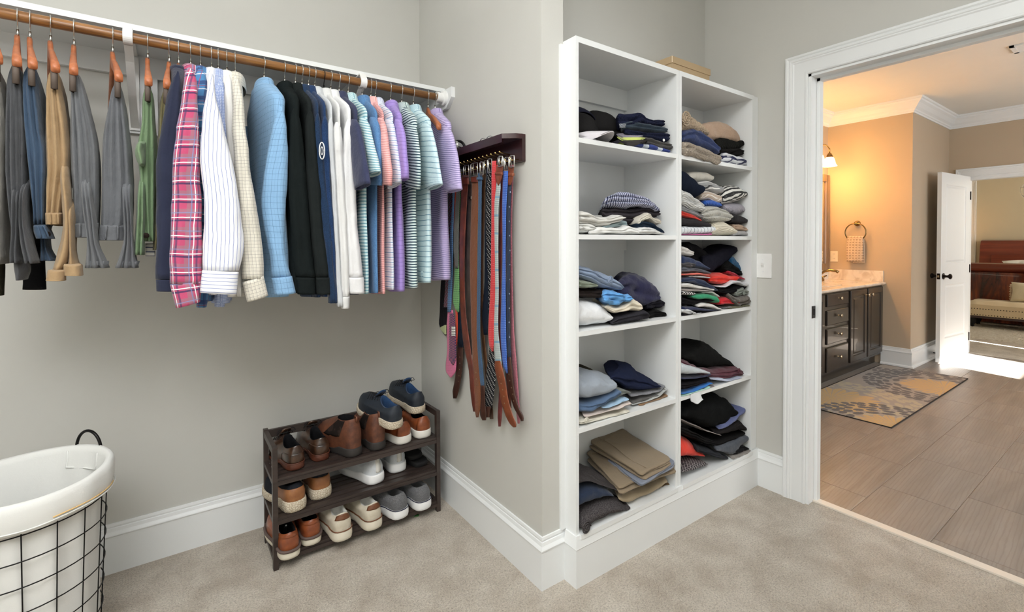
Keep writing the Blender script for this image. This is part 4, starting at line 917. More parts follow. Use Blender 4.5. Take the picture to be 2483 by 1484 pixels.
shirt(802, 845, 'bright white long sleeved shirt before the navy polo', WH3, [(291, 834, 853), (350, 831, 857), (450, 829, 862), (560, 837, 868), (640, 841, 879), (671, 843, 881)], 1.08, cuff=[(672, 843, 882), (711, 847, 884)], th=0.016, hl='wooden hanger inside the bright white shirt')
SL = cloth('slate_navy_pique', (54, 58, 86), (), 0.9, 0.06)
def polo(px, tip, label, mat, sleeve, hem, th, hl, collarmat=None, st=0.016, body=0.97): return shirt(px, tip, label, mat, sleeve, hem, False, th=th, name='hanging_polo_shirt', cat='polo shirt', hl=hl, st=st, collarmat=collarmat, body=body)
polo(822, 862, 'slate navy short sleeved polo shirt', SL, [(850, 288, 867, 290), (852, 350, 879, 350), (858, 410, 890, 405), (864, 461, 896, 445)], 1.06, 0.014, 'wooden hanger inside the slate navy polo')
TEAL = hpoly('teal_stripe', (212, 232, 232), (0.0125, 0.45, 0, (128, 176, 190)))
RAD = lambda nm, a, b, pr, w: cloth(nm, a, [('u', pr, w, 0, b)], 0.8, 0.03, 0.15)
polo(844, 886, 'pale teal and white narrow striped polo shirt', TEAL, [(868, 281, 888, 286), (880, 345, 904, 350), (893, 410, 919, 408), (897, 430, 920, 416)], 1.06, 0.014, 'wooden hanger inside the teal striped polo', RAD('teal_collar', (212, 232, 232), (128, 176, 190), 0.011, 0.4))
HEA = cloth('blue_heather', (98, 142, 188), (), 0.9, 0.05, mel=(74, 112, 160))
polo(878, 911, 'solid heather blue short sleeved polo shirt', HEA, [(894, 284, 914, 284), (899, 340, 920, 340), (897, 405, 923, 400), (893, 447, 923, 450)], 1.06, 0.013, 'wooden hanger inside the heather blue polo')
SAL = hpoly('salmon_stripe', (236, 164, 160), (0.0075, 0.13, 0, (150, 90, 104)), (0.0075, 0.2, 0.5, (244, 200, 196)))
polo(899, 927, 'salmon pink pinstriped polo shirt', SAL, [(914, 286, 929, 285), (921, 350, 939, 350), (924, 410, 947, 412), (926, 446, 946, 450)], 1.055, 0.011, 'wooden hanger inside the salmon polo', RAD('salmon_collar', (236, 164, 160), (244, 206, 202), 0.008, 0.4))
WBS = hpoly('white_blue_lines', (226, 230, 240), (0.02, 0.13, 0, (110, 150, 196)), (0.02, 0.1, 0.5, (188, 180, 214)))
polo(910, 949, 'white polo shirt with thin blue and lilac stripes', WBS, [(930, 288, 950, 288), (937, 350, 960, 348), (942, 420, 971, 424), (943, 458, 970, 442)], 1.07, 0.012, 'wooden hanger inside the white blue lined polo', RAD('white_collar', (226, 230, 240), (170, 180, 214), 0.008, 0.3))
PUR = hpoly('purple_pinstripe', (164, 140, 210), (0.017, 0.07, 0, (112, 90, 168)))
polo(947, 970, 'solid purple polo shirt with faint pinstripes', PUR, [(955, 288, 971, 289), (961, 350, 981, 345), (966, 405, 986, 410), (971, 440, 985, 432)], 1.06, 0.02, 'wooden hanger inside the purple polo')
GST = hpoly('green_navy_stripe', (222, 238, 234), (0.0115, 0.45, 0, (44, 76, 90)))
polo(974, 1005, 'white polo shirt with dense dark green stripes', GST, [(982, 296, 1006, 302), (985, 350, 1014, 352), (984, 410, 1018, 415), (986, 452, 1015, 460)], 1.07, 0.022, 'wooden hanger inside the green striped polo', RAD('green_collar', (222, 238, 234), (52, 84, 96), 0.008, 0.4))
TWD = hpoly('teal_wide_stripe', (206, 230, 236), (0.022, 0.12, 0, (82, 140, 166)))
polo(1002, 1039, 'pale aqua polo shirt with widely spaced teal stripes', TWD, [(1022, 298, 1041, 297), (1023, 350, 1054, 348), (1018, 425, 1069, 428), (1040, 462, 1072, 446)], 1.09, 0.022, 'wooden hanger inside the pale aqua polo', RAD('aqua_collar', (206, 230, 236), (96, 150, 176), 0.009, 0.3))
hanger(1038, yaw_for(hook_x(1038), 1063, 0.215, 1.79), 'empty wooden hanger between the aqua and lavender polos', 'wooden hangers')
LAV = hpoly('lavender_stripe', (204, 190, 228), (0.0088, 0.28, 0, (112, 98, 158)))
polo(1055, 1088, 'lavender polo shirt with purple stripes nearest the belt rack', LAV, [(1068, 303, 1089, 306), (1067, 370, 1106, 368), (1069, 435, 1117, 446), (1086, 468, 1118, 458)], 1.095, 0.026, 'wooden hanger inside the lavender polo', RAD('lavender_collar', (204, 190, 228), (128, 112, 172), 0.009, 0.4), st=0.02, body=0.88)
# ================================================================ belt and tie rack on the side wall
t = thing('belt_rack', 'dark cherry wall rack with brass pegs holding ties and belts', 'belt rack', (XB, 1.7, 1.6))
box('back_board', XB-0.016, XB-0.0005, 1.432, 2.0, 1.562, 1.646, M['cherry'], t, bevel=0.002)
prism('top_shelf', [(XB-0.0005, 1.432), (XB-0.0005, 2.0), (XB-0.08, 2.0), (XB-0.08, 1.473), (XB-0.04, 1.440), (XB-0.016, 1.432)], 'z', 1.646, 1.664, M['cherry'], t, bevel=0.002)
prism('fascia', [(XB-0.08, 2.0), (XB-0.08, 1.473), (XB-0.068, 1.480), (XB-0.068, 2.0)], 'z', 1.632, 1.646, M['cherry'], t)
BP = plain('polished_brass', (214, 186, 120), 0.2, 1.0)
for k in range(13):
    y = 1.512+k*0.0302
    tube('peg', [(XB-0.016, y, 1.598), (XB-0.06, y, 1.602), (XB-0.066, y, 1.606)], [0.0025, 0.0025, 0.004], BP, t, 8)
for k in range(14):
    y = 1.455+k*0.0345
    tube('belt_hook', [(XB-0.016, y, 1.572), (XB-0.052, y, 1.566), (XB-0.056, y, 1.574)], [0.0022, 0.0022, 0.003], BP, t, 8)
# watches and sunglasses lying on the rack
t = thing('wrist_watch', 'silver and black wrist watch lying on top of the belt rack', 'watch', (1.04, 1.86, 1.664))
lathe('watch_case', [(0.019, -0.006), (0.021, -0.003), (0.021, 0.004), (0.018, 0.006), (0, 0.0061)], (1.022, 1.862, 1.686), M['chrome'], t, 'x', 24)
lathe('watch_dial', [(0.0165, -0.0005), (0, -0.0006)], (1.0158, 1.862, 1.686), M['blackmatte'], t, 'x', 20)
tube('watch_strap', [(1.042+0.022*math.cos(b)*1.1, 1.862+0.006*math.sin(b), 1.688+0.022*math.sin(b)) for b in [math.radians(q) for q in range(-150, 151, 20)]], 0.006, M['black'], t, 8)
t = thing('sunglasses', 'folded black sunglasses on the belt rack beside the watch', 'sunglasses', (1.04, 1.93, 1.664))
for s in (0, 1):
    c = Vector((1.02, 1.905+s*0.058, 1.682))
    tube('rim', [c+Vector((0.002*math.cos(b), 0.024*math.cos(b), 0.016*math.sin(b))) for b in [2*math.pi*k/18 for k in range(18)]], 0.003, M['black'], t, 6, closed=True)
    lathe('lens', [(0.0, -0.001), (0.019, 0.0), (0.0, 0.001)], c, plain('dark_lens', (30, 34, 36), 0.08), t, 'x', 18)
    tube('temple', [c+Vector((0.003, (0.026 if s else -0.026), 0.008)), c+Vector((0.05, (0.03 if s else -0.02), 0.004))], 0.0022, M['black'], t, 6)
tube('bridge', [(1.02, 1.928, 1.686), (1.017, 1.934, 1.689), (1.02, 1.94, 1.686)], 0.0025, M['black'], t, 6)
t = thing('eyeglasses', 'thin wire eyeglasses folded on the middle of the belt rack', 'glasses', (1.04, 1.62, 1.664))
for s in (0, 1): tube('rim', [Vector((1.03, 1.60+s*0.05+0.02*math.cos(b), 1.673+0.008*math.sin(b))) for b in [2*math.pi*k/18 for k in range(18)]], 0.0015, M['chrome'], t, 6, closed=True)
tube('temple', [(1.03, 1.58, 1.676), (1.06, 1.60, 1.670), (1.05, 1.68, 1.667)], 0.0015, M['chrome'], t, 6)
tube('temple', [(1.03, 1.67, 1.676), (1.055, 1.66, 1.672), (1.06, 1.58, 1.668)], 0.0015, M['chrome'], t, 6)
BELTP = [1.012]
def strip(kind, label, rows, mat, x=None, th=0.0025, buckle=None, tip=None, tipmat=None, holes=None, extra=(), tiny=False):
    """a belt or tie hanging from the rack; rows in the plane x"""
    x = x or 1.03
    cat = 'tie' if kind == 'necktie' else 'belt'
    p0 = on((rows[0][1]+rows[0][2])/2 if len(rows[0]) == 3 else (rows[0][0]+rows[0][2])/2, rows[0][0] if len(rows[0]) == 3 else rows[0][1], 'x', x)
    t = thing(kind, label, cat, (x, p0.y, 1.58), 'ties on the rack' if cat == 'tie' else 'belts on the rack')
    ribbon('blade' if cat == 'tie' else 'strap', rows, ('x', x), th, th, mat, t, n=30, m=12, wr=0.0015, exp=0.35, seed=p0.y*9)
    for nm, rr, mm, dx in extra: ribbon(nm, rr, ('x', x-dx), th, th, mm, t, n=20, m=12, wr=0.001, exp=0.35, seed=p0.y*5)
    if tip: ribbon('belt_tip', tip, ('x', x-0.0035), th+0.0004, th+0.0004, tipmat, t, n=26, m=12, wr=0.0006, exp=0.4)
    if holes:
        for (hx_, hy_) in holes: lathe('punch_hole', [(0.0028, 0), (0.0016, -0.0008), (0, -0.0006)], on(hx_, hy_, 'x', x-0.0065), M['nickel'], t, 'x', 10)
    if buckle:
        (bx0, by0, bx1, by1), bm_, keep = buckle
        A, B = on(bx0, by0, 'x', x-0.006), on(bx1, by1, 'x', x-0.006)
        pth = [Vector((A.x, A.y, A.z)), Vector((A.x-0.004, (A.y+B.y)/2, A.z+0.002)), Vector((A.x, B.y, A.z)), Vector((A.x, B.y, B.z)), Vector((A.x-0.003, (A.y+B.y)/2, B.z)), Vector((A.x, A.y, B.z))]
        tube('buckle', pth, 0.0024, bm_, t, 8, closed=True)
        tube('prong', [Vector((A.x, (A.y+B.y)/2, B.z)), Vector((A.x-0.006, (A.y+B.y)/2, (A.z+B.z)/2)), Vector((A.x-0.004, (A.y+B.y)/2, A.z))], 0.0017, bm_, t, 8)
        if keep:
            (kx0, ky0, kx1, ky1), km = keep
            ribbon('keeper', [(kx0, ky0, kx1, ky0), (kx0, ky1, kx1, ky1)], ('x', x-0.002), 0.006, 0.006, km, t, n=5, m=14, exp=0.4, wr=0.0)
    return t
BR1 = leather('dark_brown_belt', (74, 42, 32), None, 0.4); BR2 = leather('oxblood_belt', (122, 58, 42), (84, 38, 30), 0.36); COG = leather('cognac_belt', (140, 74, 42), (108, 54, 32), 0.4)
BR3 = cloth('brown_striped_strap', (104, 58, 34), [('d', 0.0062, 0.35, 0, (150, 92, 56)), ('d', 0.0062, 0.12, 0.5, (58, 34, 26))], 0.7)
BLB = cloth('blue_braid', (64, 92, 122), [('braid', 0.005, 0.5, 0, (42, 62, 90))], 0.8)
BWB = cloth('black_white_braid', (26, 26, 30), [('braid', 0.011, 0.28, 0, (206, 204, 200))], 0.8)
BKM = M['chrome']
strip('necktie', 'black silk tie with folded pale green lining at its tip', [(540, 1080, 1092), (620, 1076, 1090), (684, 1069, 1086), (760, 1066, 1085), (790, 1065, 1084), (813, 1079, 1084)], cloth('black_silk', (28, 27, 32), (), 0.6), 1.062, extra=(('lining', [(788, 1079, 1082), (795, 1067, 1082), (811, 1079, 1082)], cloth('pale_green_lining', (180, 190, 142)), 0.004),))
strip('necktie', 'navy tie with red and white diagonal stripes, at the far end', [(400, 1088, 1100), (500, 1087, 1097), (600, 1083, 1091), (690, 1080, 1088), (745, 1076, 1086)], cloth('navy_red_stripe', (30, 34, 66), [('d', 0.02, 0.3, 0, (150, 56, 66)), ('d', 0.02, 0.08, 0.4, (216, 214, 216))], 0.6), 1.05)
strip('necktie', 'light blue tie with small dark spots', [(400, 1098, 1105), (500, 1096, 1101), (560, 1092, 1099), (640, 1089, 1098), (710, 1086, 1096), (757, 1085, 1093)], cloth('blue_spot_silk', (92, 132, 176), [('dot', 0.009, 0.25, 0, (40, 54, 92))], 0.6), 1.04)
strip('necktie', 'pink tie with navy striped back blade and pointed tip', [(752, 1086, 1098), (790, 1083, 1104), (850, 1084, 1106), (900, 1081, 1105), (915, 1092, 1095)], cloth('pink_silk', (212, 116, 152), [('dot', 0.012, 0.1, 0, (150, 60, 100))], 0.6), 1.045, extra=(('back_blade', [(760, 1090, 1100), (800, 1089, 1105), (850, 1089, 1106), (870, 1088, 1106), (885, 1098, 1100)], cloth('navy_pink_stripe', (40, 44, 88), [('d', 0.012, 0.32, 0, (196, 108, 120))], 0.6), 0.004), ('care_label', [(791, 1095, 1104), (814, 1095, 1104)], cloth('white_label', (226, 224, 218), [('v', 0.012, 0.4, 0.1, (40, 40, 44), .7)]), 0.008)))
strip('belt', 'narrow orange fabric belt between blue and grey ties', [(415, 1106, 1112), (480, 1101, 1106), (540, 1100, 1105), (700, 1104, 1109), (800, 1105, 1110), (838, 1104, 1108)], cloth('orange_web', (204, 72, 44), [('u', 0.006, 0.3, 0.2, (170, 50, 36))], 0.7), 1.048)
strip('necktie', 'grey woven tie with fine dark grid', [(410, 1112, 1122), (500, 1104, 1114), (600, 1100, 1112), (650, 1104, 1111)], cloth('grey_grid_silk', (118, 118, 112), [('braid', 0.0045, 0.45, 0, (56, 58, 58))], 0.6), 1.042)
strip('necktie', 'bright green tie with small dark paisley marks', [(420, 1116, 1121), (560, 1106, 1112), (640, 1103, 1113), (700, 1100, 1114), (736, 1099, 1114), (757, 1109, 1113)], cloth('green_silk', (122, 178, 112), [('dot', 0.0085, 0.28, 0, (52, 92, 62))], 0.6), 1.0465)
strip('necktie', 'short navy tie end tucked behind the oxblood belt', [(420, 1122, 1128), (640, 1112, 1118), (740, 1106, 1118), (800, 1106, 1121), (842, 1112, 1124)], cloth('dark_navy_silk', (26, 34, 46), (), 0.6), 1.05)
strip('belt', 'dark brown leather belt with punched end, lowest beside the pink tie', [(440, 1128, 1138), (600, 1120, 1130), (740, 1114, 1126), (831, 1109, 1123), (860, 1107, 1123), (893, 1106, 1121), (930, 1101, 1116), (956, 1096, 1111), (966, 1099, 1107)], BR1, 1.056, holes=[(1115, 866), (1115, 881), (1114, 896), (1113, 911), (1111, 925)])
strip('belt', 'oxblood leather belt with triple loops below its silver buckle', [(425, 1121, 1137), (450, 1119, 1135), (500, 1117, 1132), (600, 1114, 1127), (690, 1115, 1127), (760, 1117, 1130), (837, 1124, 1140), (893, 1136, 1148), (940, 1140, 1151), (975, 1144, 1153), (998, 1148, 1153)], BR2, 1.024, buckle=((1124, 404, 1137, 427), BKM, ((1119, 431, 1137, 447), BR2)))
strip('belt', 'wide brown belt with fine diagonal stripes', [(428, 1144, 1160), (455, 1144, 1162), (560, 1141, 1158), (641, 1139, 1157), (720, 1141, 1157), (799, 1143, 1157), (855, 1145, 1160), (950, 1149, 1166), (1000, 1151, 1164), (1012, 1155, 1160)], BR3, 1.026, buckle=((1142, 399, 1158, 426), BKM, ((1143, 430, 1160, 442), BR2)), holes=[(1154, 903), (1155, 919), (1156, 934)])
strip('belt', 'grey brown belt hidden between the oxblood and striped belts', [(440, 1134, 1145), (640, 1131, 1141), (800, 1134, 1145), (860, 1140, 1150)], leather('taupe_belt', (92, 78, 72), None, 0.5), 1.05, extra=(('metal_stud', [(476, 1137, 1143), (483, 1137, 1143)], BKM, 0.006),))
strip('belt', 'blue braided belt with dark leather ends', [(420, 1158, 1169), (455, 1160, 1168), (641, 1158, 1166), (799, 1156, 1164), (830, 1157, 1165), (893, 1161, 1171), (945, 1167, 1175)], BLB, 1.024, buckle=((1164, 395, 1172, 424), BKM, ((1157, 430, 1170, 436), BLB)), tip=[(935, 1166, 1175), (980, 1166, 1177), (1005, 1164, 1180), (1019, 1170, 1178)], tipmat=BR1)
strip('belt', 'thin brown belt behind the blue braided one', [(420, 1170, 1178), (500, 1168, 1175), (640, 1165, 1172), (800, 1166, 1174), (860, 1172, 1180), (930, 1179, 1187), (990, 1185, 1195), (1016, 1188, 1196)], leather('thin_brown_belt', (96, 64, 42), None, 0.4), 1.05, buckle=((1174, 392, 1182, 420), BKM, None))
strip('necktie', 'plain dark navy tie beside the black braided belt', [(400, 1180, 1188), (600, 1176, 1184), (682, 1175, 1187), (770, 1169, 1184), (812, 1173, 1182)], cloth('midnight_silk', (28, 34, 46), (), 0.6), 1.044)
strip('belt', 'black and white braided belt with dark leather end', [(415, 1183, 1192), (500, 1179, 1190), (600, 1180, 1191), (682, 1184, 1191), (780, 1186, 1194), (846, 1187, 1197), (893, 1180, 1201), (931, 1178, 1201), (969, 1174, 1196), (990, 1173, 1193)], BWB, 1.030, buckle=((1183, 388, 1193, 418), BKM, None), tip=[(986, 1172, 1191), (1000, 1171, 1188), (1012, 1171, 1187)], tipmat=BR1)
strip('necktie', 'red tie with tiny dots and a doubled back blade', [(390, 1193, 1203), (440, 1192, 1202), (509, 1192, 1201), (601, 1191, 1200), (702, 1189, 1202), (799, 1184, 1198), (835, 1186, 1197), (852, 1193, 1196)], cloth('red_silk', (206, 56, 62), [('dot', 0.009, 0.13, 0, (236, 170, 160))], 0.55), 1.022, extra=(('back_blade', [(400, 1200, 1208), (560, 1199, 1205), (640, 1200, 1208), (720, 1198, 1206)], cloth('red_silk_back', (196, 50, 58), (), 0.55), -0.008),))
strip('belt', 'grey ribbon belt with cognac leather buckle tab and punched tip', [(440, 1205, 1213), (455, 1203, 1214), (500, 1199, 1209), (601, 1200, 1208), (702, 1201, 1209), (799, 1198, 1208), (840, 1199, 1212), (890, 1202, 1218)], cloth('grey_ribbon', (176, 186, 184), [('v', 0.0075, 0.25, 0, (140, 150, 150)), ('v', 0.07, 0.12, 0.2, (120, 156, 176))], 0.75), 1.018, buckle=((1208, 382, 1219, 402), BKM, ((1201, 418, 1219, 424), COG)), tip=[(875, 1200, 1213), (890, 1199, 1218), (931, 1208, 1227), (969, 1214, 1233), (1006, 1225, 1244), (1027, 1236, 1252), (1036, 1245, 1251)], tipmat=COG, holes=[(1212, 914), (1215, 930), (1219, 945), (1222, 961), (1223, 978)], extra=(('leather_tab', [(402, 1204, 1220), (430, 1201, 1217), (449, 1208, 1210)], COG, 0.003),))
strip('belt', 'slim maroon belt hanging between grey ribbon and blue tie', [(410, 1216, 1221), (460, 1214, 1219), (600, 1209, 1217), (760, 1207, 1214), (870, 1212, 1218), (969, 1209, 1219), (1010, 1207, 1217), (1034, 1209, 1214)], leather('maroon_belt', (122, 54, 52), None, 0.45), 1.046, buckle=((1216, 384, 1222, 410), BKM, None))
strip('necktie', 'royal blue tie with white dots beside the grey ribbon belt', [(415, 1220, 1232), (450, 1219, 1231), (495, 1218, 1228), (600, 1219, 1226), (690, 1217, 1226), (799, 1214, 1227), (837, 1215, 1228), (893, 1221, 1230), (905, 1228, 1231)], cloth('royal_blue_silk', (52, 92, 178), [('dot', 0.0065, 0.2, 0, (142, 172, 226))], 0.55), 1.028)
strip('belt', 'navy ribbon belt with brown leather tab and curling tip', [(448, 1230, 1240), (500, 1226, 1238), (641, 1228, 1237), (799, 1226, 1236), (869, 1231, 1239)], cloth('navy_ribbon', (36, 46, 66), [('dot', 0.055, 0.05, 0, (150, 160, 180))], 0.7), 1.036, buckle=((1236, 380, 1247, 404), BKM, ((1232, 420, 1246, 427), COG)), tip=[(866, 1232, 1238), (893, 1232, 1241), (950, 1236, 1248), (988, 1246, 1259), (1010, 1259, 1269), (1021, 1264, 1269)], tipmat=BR1, holes=[(1234, 908), (1236, 923), (1240, 940), (1243, 956), (1245, 972)], extra=(('leather_tab', [(404, 1233, 1247), (435, 1231, 1243), (449, 1233, 1238)], COG, 0.003),))
strip('necktie', 'dusty pink tie at the near end of the rack', [(400, 1238, 1246), (500, 1235, 1242), (641, 1236, 1242), (799, 1239, 1246), (837, 1239, 1249), (912, 1244, 1255), (969, 1250, 1258), (1010, 1253, 1262), (1027, 1256, 1260)], cloth('dusty_pink_silk', (176, 108, 120), [('dot', 0.012, 0.12, 0, (140, 60, 84))], 0.6), 1.058)
strip('belt', 'brown leather belt tip behind the cognac one at the near end', [(420, 1226, 1232), (600, 1222, 1228), (800, 1222, 1230), (893, 1224, 1232), (940, 1230, 1237), (990, 1233, 1240)], leather('chestnut_belt', (104, 50, 36), None, 0.4), 1.050, buckle=((1224, 384, 1234, 410), BKM, None))
# ================================================================ folded clothes in the cubbies
def cols_rs(cols, n):
    cols = [Vector(c) for c in cols]; x0, x1 = cols[0][0], cols[-1][0]; out = []
    for k in range(n):
        t = k/(n-1); t = 0.5-0.5*math.cos(math.pi*t)*0.6-0.5*(1-2*t)*0.4 if True else t
        x = x0+(x1-x0)*t; i = 0
        while i < len(cols)-2 and cols[i+1][0] < x: i += 1
        a, b = cols[i], cols[i+1]; u = (x-a[0])/max(1e-6, b[0]-a[0]); u = max(0, min(1, u))
        s = u*u*(3-2*u)*0.6+u*0.4
        out.append((x, a[1]+(b[1]-a[1])*s, a[2]+(b[2]-a[2])*s))
    return out
def folded(name, label, cat, cols, mat, lev=None, yf=1.285, dep=0.22, td=0.03, layers=2, wr=0.004, group=None, roll=None, e=3.2, seed=None, parts=(), wf=1.0, hang=False):
    """a folded garment: cols = (x, top, bottom) of its front read off the photograph; it lies between yf and yf+dep"""
    seed = seed if seed is not None else cols[0][0]*0.17+cols[0][1]*0.31
    cols = [tuple(c) for c in cols]
    for a, b in ((0, 1), (-1, -2)):
        hgt = cols[b][2]-cols[b][1]; c = cols[a]; need = 0.6*hgt
        if c[2]-c[1] < need: mid_ = (c[1]+c[2])/2; cols[a] = (c[0], mid_-need/2, mid_+need/2)
    n, m = 32, 60; pts = cols_rs(cols, n); rings = []; lim = 1.395 if False else 9
    ymax = UY1-0.035; dep = min(dep, ymax-yf); zmin = None if lev is None else (LV[lev] if not hang else LV[lev]-0.4)
    colx = None
    mid = (cols[0][0]+cols[-1][0])/2
    wid = on(cols[-1][0], cols[-1][2], 'y', yf).x-on(cols[0][0], cols[0][2], 'y', yf).x
    shl = 0.0 if cols[0][0] < 1404 or 1640 < cols[0][0] < 1656 else min(1.0, 0.62*wid/dep)
    lo, hi = (COLX[0] if mid < 1650 else COLX[1])
    for i, (px, yt, yb) in enumerate(pts):
        t = i/(n-1); B = on(px, yb, 'y', yf+0.004); T = on(px, yt, 'y', yf+td)
        xb, xt = B.x, T.x; zb, zt = B.z, T.z
        if zmin is not None: zb = max(zb, zmin+0.0015)
        zt = max(zt, zb+0.004)
        en = min(t, 1-t)/0.09; f = 1.0 if en >= 1 else math.sqrt(max(0.0, 1-(1-en)**2))*0.85+0.15
        hz = (zt-zb)/2*f; zc = (zt+zb)/2; hd = dep/2*(0.72+0.28*f); yc = yf+dep/2+0.02*(1-f)
        ring = []
        for j in range(m):
            b = 2*math.pi*j/m; cs, sn = math.cos(b), math.sin(b)
            dy = -math.copysign(abs(cs)**(2/e), cs)*hd; dz = math.copysign(abs(sn)**(2/e), sn)*hz
            fr = max(0, cs)**0.4
            if layers > 1 and cs > 0.05:
                zf = (dz/hz*0.5+0.5)*layers+0.16*math.sin(t*5+seed)+0.12*noise.noise(Vector((t*4, seed, 0)))
                g = min(abs(zf-round(zf))/0.24, 1); 
                if 0.4 < zf < layers-0.4: dy += (1-g)**1.5*min(0.022, hz*0.7)
                dy += 0.010*noise.noise(Vector((math.floor(zf)*3.1, t*3, seed)))*fr
            y = yc+dy
            x = xb+(xt-xb)*max(0, min(1, (y-yf)/max(td, 0.02)))*(0.5+0.5*sn)*(1-0.65*t) if td > 0.035 else xb+(xt-xb)*0.3
            x += shl*(1-t)**1.5*max(0, y-yf)
            p = Vector((x, y, zc+dz))
            q = Vector((p.x*17*wf+seed, p.y*17*wf, p.z*26*wf)); w = wr*noise.noise(q)+wr*0.45*noise.noise(q*2.7)+wr*0.9*(0.35-abs(noise.noise(Vector((q.x*1.5+q.z*0.5, q.y*0.7, q.z*1.1+seed)))))
            fade = min(1, 0.35+f*0.65)
            p += Vector((0.3*w, -w*abs(cs), w*sn*0.9+wr*0.9*noise.noise(Vector((p.x*11+seed, p.y*11, 3.3)))*max(0, sn)))*fade
            if zmin is not None: p.z = max(p.z, zmin+0.001)
            if hang and p.y > UY0-0.004: p.z = max(p.z, LV[lev]+0.0015)
            p.y = min(p.y, ymax)
            ring.append(p)
        rings.append(ring)
    xs = [q.x for r_ in rings for q in r_]; x0, x1 = min(xs), max(xs); a0, a1 = max(x0, lo+0.002), min(x1, hi-0.002)
    if a0 > x0 or a1 < x1:
        for r_ in rings:
            for q in r_: q.x = a0+(q.x-x0)*(a1-a0)/(x1-x0)
    vs, fs, uv = loft(rings)
    nv = []
    for row in uv: nv.append([(q[1], q[0]) for q in row])    # u along the width, v around the fold
    t = thing(name, label, cat, (sum((r[0].x for r in rings))/n, yf+dep/2, min(v.z for v in vs)), group)
    mk('folded_cloth', vs, fs, mat, t, nv)
    if roll:
        cx, cz, R_ = roll; c = on(cx, cz, 'y', yf-0.002); r_ = R_
        path = [c+Vector((0.9*r_*(1-k/46)*math.cos(k*0.42), -0.004-0.004*(k/46), r_*(1-k/46)*math.sin(k*0.42))) for k in range(44)]
        tube('rolled_edge', path, [max(0.0018, R_*0.13)]*43+[0.001], mat, t, 8)
    for fn in parts: fn(t)
    return t
G1, G2, G3, G4, G5 = ('clothes folded on the left column shelf %d' % 0,)*5
def gr(c, k): return ['upper cubby hats and gloves', 'second shelf clothes', 'third shelf clothes', 'fourth shelf clothes', 'bottom shelf clothes'][k]+(' under the box side' if c else ' beside the wall end')
def F(c, k, name, label, cat, cols, col, yf=1.285, dep=0.22, td=0.03, **kw):
    m = col if not isinstance(col, tuple) else cloth(name+'_cloth', col, kw.pop('pat', ()), kw.pop('rough', 0.9), kw.pop('var', 0.10), kw.pop('weave', 0.25), knit=kw.pop('knit', None), mel=kw.pop('mel', None), soft=kw.pop('soft', 0.6))
    return folded(name, label, cat, cols, m, k, yf, dep, td, group=gr(c, k), **kw)
SW, SHT, TR, TE = 'folded_sweater', 'folded_shirt', 'folded_trousers', 'folded_tee'
# ---- left column, second shelf
F(0, 1, SHT, 'navy and white striped shirt crumpled on top of its pile', 'shirt', [(1457, 486, 500), (1468, 474, 501), (1490, 467, 502), (1530, 470, 503), (1560, 477, 501), (1585, 490, 506), (1602, 506, 515)], (190, 194, 216), pat=[('u', 0.0085, 0.45, 0, (56, 60, 96))], td=0.05, wr=0.008, layers=3, yf=1.31, dep=0.2)
F(0, 1, TR, 'charcoal garment bunched under the striped shirt', 'trousers', [(1453, 508, 522), (1470, 502, 540), (1500, 503, 545), (1530, 504, 546), (1560, 502, 535), (1598, 515, 523)], (58, 54, 58), td=0.03, wr=0.008, yf=1.335, dep=0.19, layers=3)
F(0, 1, SHT, 'off-white shirt lying flat against the cubby side, topmost of the white ones', 'shirt', [(1400, 511, 546), (1425, 514, 547), (1448, 525, 548), (1475, 527, 547), (1500, 521, 541), (1512, 527, 532)], (214, 212, 206), td=0.03, wr=0.007, layers=3, dep=0.2)
F(0, 1, TE, 'dusty teal tee peeking out between white garments', 'tee', [(1455, 549, 554), (1480, 543, 554), (1505, 536, 553), (1520, 534, 549)], (142, 160, 164), yf=1.30, wr=0.006)
F(0, 1, SHT, 'cream shirt arched over the dark navy one', 'shirt', [(1538, 538, 546), (1552, 524, 540), (1572, 517, 533), (1592, 526, 545), (1602, 536, 544)], (214, 208, 194), yf=1.30, wr=0.007, layers=3)
F(0, 1, TE, 'dark navy tee under the cream shirt', 'tee', [(1538, 545, 553), (1556, 534, 556), (1580, 538, 563), (1600, 552, 568), (1610, 562, 571)], (30, 42, 56), yf=1.295, wr=0.006)
F(0, 1, TE, 'white tee crumpled at the shelf corner by the cubby side', 'tee', [(1400, 543, 566), (1415, 541, 566), (1435, 545, 566), (1448, 551, 564)], (218, 218, 214), yf=1.28, wr=0.009, layers=3)
F(0, 1, TE, 'long white tee stretched along the shelf edge', 'tee', [(1420, 560, 567), (1450, 551, 568), (1475, 553, 568), (1505, 553, 569), (1522, 544, 570), (1535, 551, 571), (1550, 562, 571)], (228, 228, 225), yf=1.272, wr=0.008)
F(0, 1, TE, 'crumpled white tee at the end of the second shelf', 'tee', [(1538, 555, 570), (1560, 550, 571), (1580, 552, 571), (1595, 561, 571), (1609, 568, 572)], (224, 224, 222), yf=1.275, wr=0.009, layers=3)
